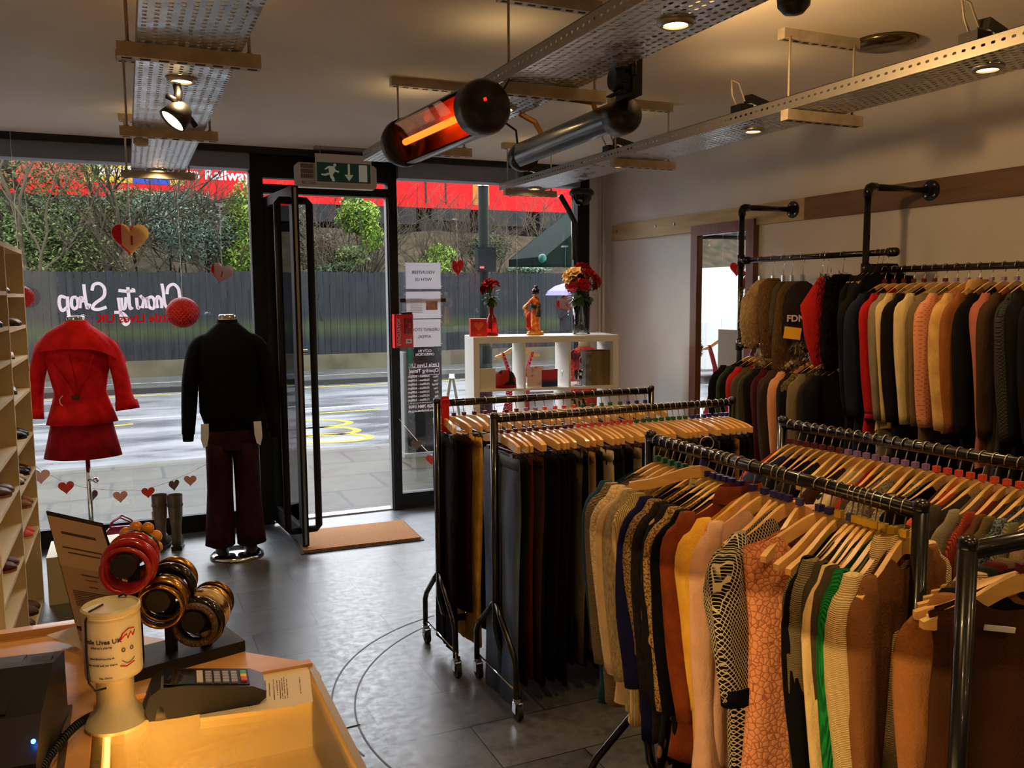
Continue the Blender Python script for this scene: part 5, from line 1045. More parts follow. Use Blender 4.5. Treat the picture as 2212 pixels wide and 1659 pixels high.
def pair(kind, col, bay, lev, yoff, sole=None, word=None):
    y = YD[bay]-yoff; z = levels[bay][lev]+.018; bw = ('window bay', 'middle bay', 'near bay')[bay]
    lab = '%%s %s %s of the pair on shelf %s from below, %s' % (word or col, {'heel': 'high heel', 'boot': 'ankle boot', 'flat': 'flat shoe', 'trainer': 'trainer', 'wedge': 'wedge shoe'}[kind], ordn[lev], bw)
    for s in (0, 1): shoe(kind, SC[col], (SX-.262, y-s*.105, z), radians(-4+5*s-(28 if kind == 'heel' else 0)), lab % ('farther', 'nearer')[s], 'pair of %s %s on %s shelf %s' % (col, kind, ordn[lev], bw), SC[sole] if sole else None)
pair('boot', 'brown', 0, 0, .14); pair('flat', 'brown', 0, 0, .42, word='dark brown'); pair('trainer', 'coral', 0, 1, .15, 'cream'); pair('wedge', 'tan', 0, 2, .14, 'tan'); pair('flat', 'black', 0, 3, .14); pair('flat', 'cream', 0, 3, .40, word='pale'); pair('flat', 'black', 0, 4, .15, word='shiny black'); pair('heel', 'red', 0, 5, .42); pair('heel', 'black', 0, 5, .14); pair('heel', 'cream', 0, 6, .14); pair('flat', 'snake', 0, 7, .14, word='snakeskin'); pair('heel', 'black', 0, 8, .14, word='patent black')
pair('trainer', 'burgundy', 1, 2, .14, 'tan'); pair('trainer', 'brown', 1, 4, .14, 'tan', word='brown suede'); pair('heel', 'black', 1, 5, .40, word='slim black'); pair('heel', 'black', 1, 6, .40); pair('heel', 'grey', 1, 7, .15); pair('flat', 'black', 1, 8, .15); pair('flat', 'brown', 1, 9, .15); pair('boot', 'black', 1, 3, .42, word='tall black') if False else pair('heel', 'cream', 1, 1, .42); pair('boot', 'brown', 1, 0, .14, word='worn brown'); pair('flat', 'tan', 2, 4, .14); pair('heel', 'black', 2, 3, .14)
# strappy brown bag on the shelf top
t = thing('shoulder_bag', 'tan bag with a black strap sitting on top of the shoe shelf', 'bag', (-.60, 4.45, HT+.022))
MB().loft([(0, 0, 0, .07, .20), (0, 0, .12, .065, .19), (0, 0, .24, .045, .16), (0, 0, .27, .02, .13)], 24, pw=.6).build('bag_body', pm('bag_tan', (150, 100, 56), .6, rgb2=(120, 76, 42), nscale=7, bumps=.3), t, smooth=True)
MB().tube([(.03, -.15, .25), (.075, -.12, .20), (.10, .0, .13), (.10, .10, .10), (.075, .17, .18), (.05, .15, .27), (.03, .05, .33), (.0, -.1, .32), (.03, -.15, .25)], .012, 8, fl=.4).build('bag_strap', M_black, t, smooth=True)
# low cream plinth beside the shelf
o = MB().box((-.47, 5.26, 0), (-.02, 5.62, .27)).build('low_plinth', pm('plinth_cream', (214, 202, 158), .5)); tag(o, 'low cream box plinth on the floor at the end of the shoe shelf', 'plinth')
# riding boots
M_rb = pm('boot_taupe', (104, 88, 66), .45, rgb2=(74, 60, 44), nscale=7, coat=.2)
for k, (px, lab) in enumerate(((350, 'taupe riding boot with a yellow ticket, farther from the maroon trousers'), (383, 'taupe riding boot beside the maroon trousers'))):
    p = at(px, 1186, 2, 0); t = thing('riding_boot', lab, 'boot', (p.x, p.y, 0), radians(75+8*k))
    b = MB(); b.loft([(0, 0, .03, .038, .030), (0, 0, .10, .040, .032), (-.0, 0, .16, .040, .034), (-.005, 0, .24, .048, .044), (-.008, 0, .32, .052, .048), (-.008, 0, .375, .054, .050)], 24, cap=(True, False)); b.loft([(-.008, 0, .375, .050, .046), (-.008, 0, .28, .046, .042)], 24, cap=(False, True))
    b.loft([(.07, 0, .012, .11, .040), (.07, 0, .035, .105, .040), (.05, 0, .065, .07, .034), (.02, 0, .10, .04, .030)], 24); b.build('boot_leather', M_rb, t, smooth=True)
    MB().loft([(.07, 0, .0, .112, .043), (.07, 0, .014, .112, .043)], 24).box((-.045, -.034, 0), (-.0, .034, .03)).build('sole', M_dsh, t)
    MB().loft([(-.006, 0, .30, .054, .0505), (-.007, 0, .312, .0545, .051)], 24, cap=(False, False)).sphere((-.058, 0, .306), .007, 8, 6).build('boot_strap', pm('strap_brown', (70, 54, 40), .5), t)
    if k == 0: MB().box((-.0, .052, .20), (.035, .054, .26)).build('price_ticket', pm('ticket_yellow', (232, 190, 60), .6), t)
# magenta handbag
t = thing('handbag', 'magenta patent handbag on the floor behind the bangle stand', 'handbag', (-.10, 6.22, 0), radians(-12)); M_mag = pm('magenta_patent', (150, 22, 70), .25, coat=.4)
MB().loft([(0, 0, .0, .13, .055), (0, 0, .06, .135, .058), (0, 0, .13, .11, .045), (0, 0, .17, .07, .02)], 28, pw=.7).build('bag_body', M_mag, t, smooth=True)
for s in (-1, 1): MB().tube([(-.07, s*.02, .14), (-.06, s*.025, .20), (0, s*.03, .235), (.06, s*.025, .20), (.07, s*.02, .14)], .006, 8).build('bag_handle', M_mag, t, smooth=True)
# ------------------------------------------------------------------ counter
M_bee = wood('counter_beech', (222, 168, 108), (204, 148, 90), .35, 'x', .15, 3); M_beel = wood('counter_beech_inner', (240, 208, 132), (230, 192, 112), .45, 'x', 0, 3)
ctr = thing('sales_counter', 'light wooden sales counter with an angled front corner', 'counter', (0, 0, 0))
MB().prism([(-1.5, 2.012), (-.128, 2.012), (.288, 1.612), (.288, 1.592), (-.085, 1.592), (-.085, -.1), (-1.5, -.1)], .965, .998).build('counter_top', M_bee, ctr)
MB().prism([(-1.5, 2.0), (-.132, 2.0), (.276, 1.607), (.276, 1.594), (-1.5, 1.594)], 0.0, .965).build('counter_carcass', M_bee, ctr)
MB().box((-1.5, -.1, 0), (-.10, 1.594, .965)).build('counter_side_body', M_bee, ctr)
MB().box((-.128, 1.0, .998), (-.118, 1.60, 1.004)).build('counter_joint', pm('dark_joint', (70, 44, 28), .6), ctr)
MB().box((-.9, 1.985, .998), (-.13, 2.012, 1.012)).build('counter_edging', M_bee, ctr)
cab = thing('display_cabinet', 'glass topped display cabinet glowing inside with warm light', 'display cabinet', (0, 0, 0))
X0, X1, Y0, Y1 = -.083, .288, -.1, 1.590
MB().box((X0, Y0, 0), (X1, Y1, .835)).build('cabinet_base', M_bee, cab)
MB().box((X0+.001, Y0, .835), (X1-.004, Y1-.002, .85)).build('inner_shelf', M_beel, cab)
MB().box((X0, Y1-.018, .85), (X1, Y1, .992)).build('far_panel', M_beel, cab)
MB().box((X0, Y0, .85), (X0+.014, Y1-.018, .99)).build('inner_side_panel', M_beel, cab)
MB().box((X1-.006, Y0, .85), (X1, Y1-.018, .992)).build('side_glass', glass('cabinet_glass', (1, .99, .95), .8), cab)
MB().box((X0, Y0, .993), (X1, Y1, .999)).build('top_glass', glass('cabinet_top_glass', (1, .99, .95), .9), cab)
b = MB(); b.box((X1-.008, Y0, .985), (X1+.004, Y1+.004, 1.004)).box((X1+.001, Y1-.02, 0), (X1+.014, Y1+.004, .985)); b.build('metal_edging', pm('aluminium', (190, 170, 140), .35, .8), cab)
b = MB(); b.box((X0, Y1-.006, .999), (X1, Y1+.014, 1.008)); b.build('wooden_edging', M_bee, cab)
M_led = emit('warm_led', (255, 200, 105), 16); MB().box((X0+.016, Y0, .972), (X0+.024, Y1-.03, .980)).build('led_strip', M_led, cab)
b = MB(); k = Y0
while k < Y1-.04: b.box((X0+.0245, k, .972), (X0+.026, k+.008, .981)); k += .0166
b.build('led_segments', pm('led_gap', (150, 100, 40), .5), cab)
def areal(name, loc, rot, sx_, sy_, e, col):
    l = bpy.data.lights.new(name, 'AREA'); l.shape = 'RECTANGLE'; l.size = sx_; l.size_y = sy_; l.energy = e; l.color = col; o = bpy.data.objects.new(name, l); COL.objects.link(o); o.location = loc; o.rotation_euler = rot; return o
areal('led_strip_light', (X0+.032, .75, .974), (0, radians(-65), 0), .008, 1.5, 17, (1, .70, .32))
# paper on the glass
def quad_sheet(name, label, pix, z, m, cat='paper'):
    P = [at(x, y, 2, z) for x, y in pix]; b = MB(); b.sheet(lambda u, v_: tuple((P[0]*(1-u)+P[1]*u)*(1-v_)+(P[3]*(1-u)+P[2]*u)*v_ + Vector((0, 0, .012*max(0, u-.82)/.18*max(0, v_-.6)))), 16, 12)
    o = b.build(name, m, None, smooth=True); tag(o, label, cat); return o, P
def text_lines_mat(name, base, ink, M_rows=160):
    return pm(name, base, .7)
pp, P = quad_sheet('printed_sheet', 'typed sheet of paper with a curled corner under the card terminal', [(432, 1463), (668, 1441), (676, 1521), (432, 1551)], 1.0025, pm('paper_warm', (226, 208, 176), .7))
ln = MB(); rn = random.Random(8)
for (u0, u1, v0, v1) in ((.90, .90, .28, .72), (.78, .78, .3, .78), (.755, .755, .22, .80), (.735, .735, .25, .8), (.715, .715, .3, .78), (.69, .69, .3, .72), (.66, .66, .26, .8), (.62, .62, .35, .7), (.585, .585, .25, .83), (.545, .545, .4, .62), (.49, .49, .28, .85), (.47, .47, .25, .85), (.45, .45, .3, .88), (.43, .43, .3, .9), (.41, .41, .3, .86)):
    A = (P[0]*(1-u0)+P[1]*u0)*(1-v0)+(P[3]*(1-u0)+P[2]*u0)*v0; B = (P[0]*(1-u1)+P[1]*u1)*(1-v1)+(P[3]*(1-u1)+P[2]*u1)*v1; d = B-A; n = int(d.length/.004)
    for k in range(n):
        if rn.random() < .82: a = A+d*(k/n); c = A+d*((k+.75)/n); ln.bar((a.x, a.y, 1.0034), (c.x, c.y, 1.0034), .0012, .0003)
ln.build('typed_lines', M_ink, pp)
o, _ = quad_sheet('reflection_sheet', 'white sheet standing in for a bright reflection at the counter edge behind the tin', [(100, 1372), (165, 1352), (176, 1400), (176, 1402)], 1.016, M_paper)  # bright reflection of the acrylic sign base, put in as a white sheet
# menu sign in a clear holder
B0, B1, T0, T1 = Vector((-.128, 1.99, 1.0)), Vector((-.005, 1.88, 1.0)), Vector((-.167, 1.95, 1.268)), Vector((-.063, 1.86, 1.252))
t = thing('acrylic_sign', 'typed price notice in a clear leaning holder on the counter', 'sign', (0, 0, 0)); n_ = (B1-B0).cross(T0-B0).normalized()
def sq(a, c, d, e, off): return [tuple(p+n_*off) for p in (a, c, d, e)]
def slab(name, f0, f1, g0, g1, off, th, m):
    L_ = lambda u, v_: (B0*(1-u)+B1*u)*(1-v_)+(T0*(1-u)+T1*u)*v_
    q = [L_(f0, g0), L_(f1, g0), L_(f1, g1), L_(f0, g1)]; vs = [tuple(p+n_*off) for p in q]+[tuple(p+n_*(off+th)) for p in q]; return MB().add(vs, [(0, 3, 2, 1), (4, 5, 6, 7), (0, 1, 5, 4), (1, 2, 6, 5), (2, 3, 7, 6), (3, 0, 4, 7)]).build(name, m, t)
slab('holder_panel', 0, 1, 0, 1, 0, .003, glass('acrylic', (.97, .97, .95), 1.2)); slab('notice_sheet', .02, .97, .03, .97, .0032, .0008, pm('notice_tan', (190, 168, 140), .7)); slab('notice_header', .02, .97, .56, .97, .0041, .0002, pm('notice_header_tan', (214, 196, 170), .7))
M_ink2 = pm('ink_brown', (92, 78, 66), .8)
for k, (v0, w_, h) in enumerate([(.84, .6, .022), (.72, .7, .012), (.68, .55, .012), (.50, .3, .01), (.46, .2, .008), (.40, .15, .008)]+[(.35-.016*q, .75, .006) for q in range(9)]+[(.18-.016*q, .7, .006) for q in range(6)]): slab('printed_line', .5-w_/2, .5+w_/2, v0, v0+h, .0046, .0002, M_ink2)
MB().prism([(-.14, 1.99), (-.0, 1.87), (-.03, 1.83), (-.17, 1.95)], .999, 1.002).build('holder_foot', glass('acrylic_foot', (.97, .97, .95), 2), t)
# bangle stand
bsd = thing('bangle_stand', 'black three-tier bangle display stand on the counter', 'display stand', (0, 0, 0)); M_vel = pm('black_velvet', (13, 13, 14), .6)
BZ = .9985
Mx = Matrix.Translation((.055, 1.735, 0)) @ RZ(radians(16)); MB().box((-.118, -.052, BZ), (.118, .055, BZ+.022), Mx).build('stand_base', M_vel, bsd)
tiers = [((-.028, 1.64, 1.222), (.005, 1.80, 1.226)), ((.026, 1.66, 1.143), (.070, 1.80, 1.161)), ((.085, 1.67, 1.090), (.137, 1.80, 1.096))]
for (a, c) in tiers:
    a = Vector(a); c = Vector(c); m_ = (a+c)/2+Vector((.0, .0, 0)); MB().box((m_.x-.011, m_.y-.009, BZ+.02), (m_.x+.011, m_.y+.009, m_.z)).build('stand_post', M_vel, bsd); MB().cyl(a, c, .0215, 28).build('roll_bar', M_vel, bsd, angle=40)
def bangle(a, c, f, R, r, m, label, fl=1.0, beads=False, tiltx=0.0):
    a = Vector(a); c = Vector(c); d = (c-a).normalized(); ctr_ = a+(c-a)*f+Vector((0, 0, .0215-(R-r))); q = (d+Vector((0, 0, tiltx))).normalized().to_track_quat('Z', 'Y').to_matrix().to_4x4()
    b = MB()
    if beads:
        for k in range(9): an = 2*pi*k/9; b.sphere((R*cos(an), R*sin(an), 0), r*1.25, 12, 8)
    else: b.tube([(R*cos(2*pi*k/40), R*sin(2*pi*k/40), 0) for k in range(40)], r, 12, closed=True, fl=fl)
    o = b.build('bangle', m, None, smooth=True); o.matrix_world = Matrix.Translation(ctr_) @ q; tag(o, label, 'bangle', 'bangles on the black stand')
G_red = pm('lacquer_red', (170, 26, 28), .18, coat=.6); G_red2 = pm('lacquer_crimson', (150, 18, 24), .2, coat=.6, rgb2=(190, 50, 46), nscale=50); G_blk = pm('lacquer_black', (18, 14, 12), .12, coat=.7); G_gold = pm('bangle_gold', (196, 146, 70), .22, 1); G_amb = pm('bead_amber', (226, 140, 22), .15, coat=.5); G_flo = pm('bangle_floral', (206, 168, 110), .3, rgb2=(90, 36, 26), nscale=34, lo=.5, hi=.56, coat=.4); G_bro = pm('bangle_bronze', (120, 84, 44), .25, 1); G_gli = pm('bangle_glitter', (132, 104, 80), .3, .8, rgb2=(70, 54, 44), nscale=300, bumps=1, bscale=400)
t0, t1, t2 = tiers
bangle(*t0, .10, .040, .0050, G_red2, 'crimson lacquer bangle at the front of the top roll'); bangle(*t0, .30, .042, .0085, G_red, 'thick glossy red bangle second on the top roll', 1.2); bangle(*t0, .52, .038, .009, G_red2, 'dark red bangle third on the top roll'); bangle(*t0, .70, .036, .0065, G_blk, 'black bangle behind the red ones on the top roll'); bangle(*t0, .90, .032, .0095, G_amb, 'amber bead bracelet at the back of the top roll', beads=True)
bangle(*t1, .06, .040, .0028, G_gold, 'thin gold bangle at the front of the middle roll'); bangle(*t1, .13, .041, .0030, G_bro, 'thin bronze bangle second on the middle roll', tiltx=.1); bangle(*t1, .24, .040, .0058, G_gold, 'broad patterned gold bangle on the middle roll', 1.8); bangle(*t1, .38, .040, .004, G_bro, 'bronze ridged bangle in the middle of the middle roll', 1.4); bangle(*t1, .58, .041, .0085, G_blk, 'thick glossy black bangle on the middle roll', 1.4); bangle(*t1, .80, .037, .0075, G_gold, 'gold mesh bangle at the back of the middle roll', 1.2)
bangle(*t2, .08, .037, .0065, G_gli, 'glittery brown bangle at the front of the lowest roll', 1.4); bangle(*t2, .24, .042, .0085, G_blk, 'thick black bangle second on the lowest roll', 1.4); bangle(*t2, .50, .040, .0085, G_flo, 'cream floral bangle on the lowest roll', 1.7); bangle(*t2, .72, .038, .0058, G_gold, 'gold bangle behind the floral one on the lowest roll', 1.4); bangle(*t2, .90, .036, .006, G_bro, 'bronze bangle at the back of the lowest roll', 1.4)
# collection tin
t = thing('collection_tin', 'cream charity collection tin with a black cord and smiling face', 'collection tin', (-.047, 1.505, 1.0)); M_tin = pm('tin_plastic', (214, 200, 160), .35); M_lab = pm('tin_label', (226, 216, 186), .4)
MB().lathe([(.0001, 0), (.047, 0), (.049, .006), (.044, .016), (.033, .028), (.029, .04), (.029, .075), (.030, .082), (.043, .088), (.0435, .19), (.045, .192), (.045, .200), (.042, .203), (.040, .199), (.0001, .199)], 48).build('tin_body', M_tin, t, smooth=False, angle=35)
MB().lathe([(.0438, .092), (.0438, .186)], 48, cap=False).build('tin_label', M_lab, t, smooth=True)
def wrap(o, R, z, a0):
    for v_ in o.data.vertices:
        x, y, zz = v_.co; a = a0+x/R; v_.co = ((R+zz)*cos(a), (R+zz)*sin(a), z+y)
def tin_text(s, size, z, a, m=M_ink, bold=0): o = text_obj('tin_lettering', s, size, m, I4, depth=.0003, parent=t, bold=bold); wrap(o, .0442, z, radians(a))
tin_text('Little Lives UK', .0105, .155, -112, bold=.0002); tin_text('children\'s charity', .005, .146, -112); tin_text('www.littlelives.org.uk', .0045, .128, -112); tin_text('the world will be theirs', .005, .117, -112); tin_text('Reg. Charity', .004, .096, -105)
fc = MB(); 
def cp(x, y): a = radians(-58)+x/.0442; return (.0444*cos(a), .0444*sin(a), .135+y)
fc.tube([cp(-.011+.022*k/10, -.014-.006*sin(pi*k/10)) for k in range(11)], .0005, 5)
for x in (-.008, .006): fc.tube([cp(x+.0025*cos(2*pi*k/12), .003+.003*sin(2*pi*k/12)) for k in range(12)], .0007, 5, closed=True)
fc.build('drawn_face', M_ink, t)
hr = MB()
for pl in ([(-.014, .018), (-.008, .030), (.002, .036), (.012, .034)], [(-.012, .020), (-.002, .028), (.0, .020), (.006, .030), (.009, .022), (.014, .030)], [(-.014, -.022), (-.004, -.025), (.010, -.021)]): hr.tube([cp(*q) for q in pl], .001, 5)
hr.build('drawn_hair', M_redtext, t)
MB().tube([(-.012, .01, .20), (-.03, -.025, .203), (-.036, -.031, .19), (-.037, -.034, .14), (-.036, -.035, .09), (-.028, -.030, .073), (-.012, -.032, .076)], .0018, 8).build('tin_cord', M_black, t, smooth=True)
MB().tube([(.012, .036, .202), (.02, .03, .207), (.024, .03, .203)], .002, 6).build('cord_knot', M_black, t)
# card terminal
t = thing('card_terminal', 'black card payment terminal with a keypad lying on the paper', 'card terminal', (.003, 1.512, 1.0035), radians(-3)); M_tb = pm('terminal_black', (20, 19, 20), .38)
MB().prism([(.0, .002), (.045, .0), (.175, .002), (.186, .010), (.187, .022), (.165, .034), (.06, .052), (.02, .055), (.004, .045), (-.006, .02)], -.038, .038, M=RX(pi/2)).build('terminal_body', M_tb, t, angle=30)
MB().loft([(0, 0, 0, .03, .040), (0, 0, .02, .028, .039), (0, 0, .045, .014, .034)], 20, M=T(.018, 0, .001)).build('printer_bulge', M_tb, t, smooth=True)
sl_ = atan2(.018, .105)
Mt = T(.06, 0, .0528) @ RY(sl_*.98)
MB().box((-.036, -.03, -.0008), (.012, .03, .0008), Mt).build('screen', pm('screen_glass', (26, 28, 34), .08, coat=.5), t); MB().box((-.03, -.032, -.0006), (.102, .032, .0003), Mt).build('faceplate', pm('faceplate', (34, 34, 38), .2), t)
M_key = pm('key_grey', (150, 150, 158), .4)
for r_ in range(4):
    for c in range(4):
        m_ = M_key if c < 3 or True else M_key; MB().box((.030+r_*.014, -.026+c*.0115, .0002), (.040+r_*.014, -.017+c*.0115, .003), Mt).build('keypad_key', m_, t)
for k, c in enumerate(((60, 170, 70), (236, 190, 50), (220, 60, 40))): MB().box((.088, .008-k*.0145, .0002), (.098, .020-k*.0145, .0032), Mt).build('colour_key', pm('key_%d' % c[0], c, .35), t)
MB().box((.016, -.026, .0002), (.026, .022, .002), Mt).build('function_keys', pm('key_white', (200, 190, 180), .4), t)
# coiled cord
pts = []; path = [Vector((.0, 1.505, 1.012)), Vector((-.05, 1.535, 1.012)), Vector((-.10, 1.50, 1.015)), Vector((-.135, 1.40, 1.02)), Vector((-.155, 1.30, 1.02)), Vector((-.165, 1.18, 1.015))]
def cat(P, u):
    n = len(P)-1; i = min(int(u*n), n-1); f_ = u*n-i; p0, p1, p2, p3 = P[max(i-1, 0)], P[i], P[i+1], P[min(i+2, n)]; return .5*((2*p1)+(p2-p0)*f_+(2*p0-5*p1+4*p2-p3)*f_*f_+(3*p1-p0-3*p2+p3)*f_**3)
N = 760
for k in range(N):
    u = k/(N-1); p = cat(path, u); d = (cat(path, min(1, u+.01))-cat(path, max(0, u-.01))).normalized(); s = d.cross(Vector((0, 0, 1))).normalized(); w_ = s.cross(d); an = 2*pi*k/10; pts.append(p+s*cos(an)*.0055+w_*sin(an)*.0055)
o = MB().tube(pts, .0018, 5).build('coiled_cord', M_black, None, smooth=True); tag(o, 'black coiled telephone style cord running from the card terminal', 'cord')
# receipt printer
t = thing('receipt_printer', 'black receipt printer with a small blue light at the counter edge', 'printer', (-.215, 1.46, .998), radians(-6)); M_pb = pm('printer_black', (17, 17, 20), .45)
b = MB(); b.prism([(-.13, 0), (.11, 0), (.11, .118), (.02, .135), (-.08, .10), (-.13, .05)], -.085, .082, M=RZ(pi/2) @ RX(pi/2)); b.build('printer_case', M_pb, t)
MB().box((-.078, .01, .1285), (.03, .085, .133), RX(radians(-6))).build('paper_cover', pm('printer_cover', (50, 46, 44), .4), t); MB().box((-.078, -.045, .116), (.035, .0, .122), RX(radians(16))).build('tear_slot', pm('slot_black', (8, 8, 9), .5), t)
for k in range(2): MB().box((.046, .03-.05*k, .125-.012*k), (.075, .06-.05*k, .132-.012*k)).build('button', M_pb, t)
p = at(72, 1568, 1, 1.335); o = MB().sphere((0, 0, 0), .0032, 10, 8).build('indicator_light', emit('led_blue', (40, 120, 255), 30), t); t.matrix_basis = t.matrix_basis; bpy.context.view_layer.update(); o.location = t.matrix_basis.inverted() @ Vector((-.150, 1.335, 1.075))
o = MB().box((-.09, -.07, 0), (.08, .07, .012)).build('leaflet_stack', pm('leaflet_colour', (90, 110, 40), .5, rgb2=(180, 110, 60), nscale=7)); tag(o, 'colourful leaflet lying under the front of the receipt printer', 'leaflet'); place(o, (-.20, 1.27, .999), radians(-12))
o = MB().box((-.1, -.05, 0), (.09, .05, .03)).build('charger_box', M_pb); tag(o, 'black power box with a violet light at the bottom left corner', 'electrical box'); place(o, (-.18, 1.14, .999), radians(-8)); MB().box((.03, .02, .03), (.06, .035, .033)).build('indicator_light', emit('led_violet', (90, 40, 255), 22), o)
# ------------------------------------------------------------------ clothes rails
def rack(label, p0, p1, z, name='clothes_rail'):
    p0 = Vector(p0); p1 = Vector(p1); d = p1-p0; L = d.length; t = thing(name, label, 'clothes rail', ((p0.x+p1.x)/2, (p0.y+p1.y)/2, 0), atan2(d.y, d.x)); h = L/2; r = .0165
    MB().tube([(-h, 0, z), (h, 0, z)], r, 16).build('rail', M_rail, t, smooth=True)
    for s in (-1, 1):
        MB().tube([(s*h, 0, z+.018), (s*h, 0, .30), (s*(h-.02), 0, .22), (s*(h-.07), 0, .185), (s*(h-.13), 0, .18)], .0165, 14).build('post', M_rail, t, smooth=True)
        MB().lathe([(.0175, z+.005), (.0175, z+.02), (.010, z+.026), (.0001, z+.027)], 16, M=T(s*h, 0, 0), cap=False).build('post_cap', M_rail, t, smooth=True)
        for q in (-1, 1):
            MB().tube([(s*h, 0, .42), (s*(h+.004), q*.06, .37), (s*(h+.004), q*.185, .26), (s*(h+.004), q*.21, .22), (s*(h+.004), q*.212, .085)], .0125, 12).build('leg', M_rail, t, smooth=True)
            c = MB().cyl((s*h, q*.212, .07), (s*h, q*.212, .088), .017, 14).box((s*h-.017, q*.212-.02, .03), (s*h-.013, q*.212+.012, .075)).box((s*h+.013, q*.212-.02, .03), (s*h+.017, q*.212+.012, .075)).build('caster_bracket', M_chrome, t)
            MB().tube([(s*h-.011, q*.212-.01, .030), (s*h+.011, q*.212-.01, .030)], .030, 20).build('caster_wheel', M_rubber, c, angle=40)
        MB().tube([(s*(h+.004), -.21, .115), (s*(h+.004), .21, .115)], .004, 8).build('foot_bar', M_chrome, t, smooth=True)
    MB().tube([(-h+.12, 0, .18), (h-.12, 0, .18)], .011, 12).build('lower_rail', M_rail, t, smooth=True); return t
ZC = 1.254; AX, AY, AZ = (1.27, 2.42), 3.69, 1.205; BX, BY, BZ_ = (1.354, 2.56), 3.22, 1.19
rack('black wheeled rail farthest from the counter, hung with trousers', (AX[0], AY), (AX[1], AY), AZ)
rack('black wheeled rail hung with trousers, in front of the far trouser rail', (BX[0], BY), (BX[1], BY), BZ_)
rack('black wheeled rail hung with knitted jumpers in the middle of the shop', (1.451, 1.222), (1.451, 2.212), ZC)
rack('black wheeled rail between the jumper rail and the coats on the wall', (2.13, 1.0), (2.02, 2.27), ZC)
rack('black wheeled rail nearest the camera at the lower right corner', (1.304, 1.0), (2.1, 1.02), ZC)
def cloth_body(w, L, th, rn, neck=.07, dropf=.07, dropb=.012, flare=1.0, N=56, R=16, fold=.012, W=.192):
    vs = []; ph = [rn.uniform(0, 6.28) for _ in range(4)]; f1 = rn.choice((3, 4, 5)); bend = rn.uniform(-.012, .012)
    for i in range(R+1):
        s = (i/R)**1.25
        for j in range(N):
            a = 2*pi*j/N; ca, sa = cos(a), sin(a); u0 = math.copysign(abs(ca)**.75, ca); u = u0*w; au = min(abs(u)/W, 1)
            zt = -.080-.062*(1-cos(pi*au**.85))/2-.008*au+.022-max(0, abs(u)-W)*1.2
            if abs(u) < neck: zt -= (dropf if sa < 0 else dropb)*(1-(u/neck)**2)+.0
            zh = -.08-L; z = zt+(zh-zt)*s
            wid = 1-.10*min(1, s*5)+(flare-.9)*max(0, s-.2)/.8
            t_ = .010+(th-.010)*min(1, s*4)**.7
            y = t_*math.copysign(abs(sa)**.7, sa)
            y += fold*min(1, s*2.5)*(sin(f1*u/w*2.2+ph[0]+s*1.5)*.6+sin(f1*1.9*u/w+ph[1])*.4) + bend*s*2
            x = u*wid+.006*sin(z*22+ph[2])*s
            vs.append((x, y, z+.008*s*sin(3*a+ph[3])))
    fs = [(i*N+j, (i+1)*N+j, (i+1)*N+(j+1) % N, i*N+(j+1) % N) for i in range(R) for j in range(N)]
    return vs, fs
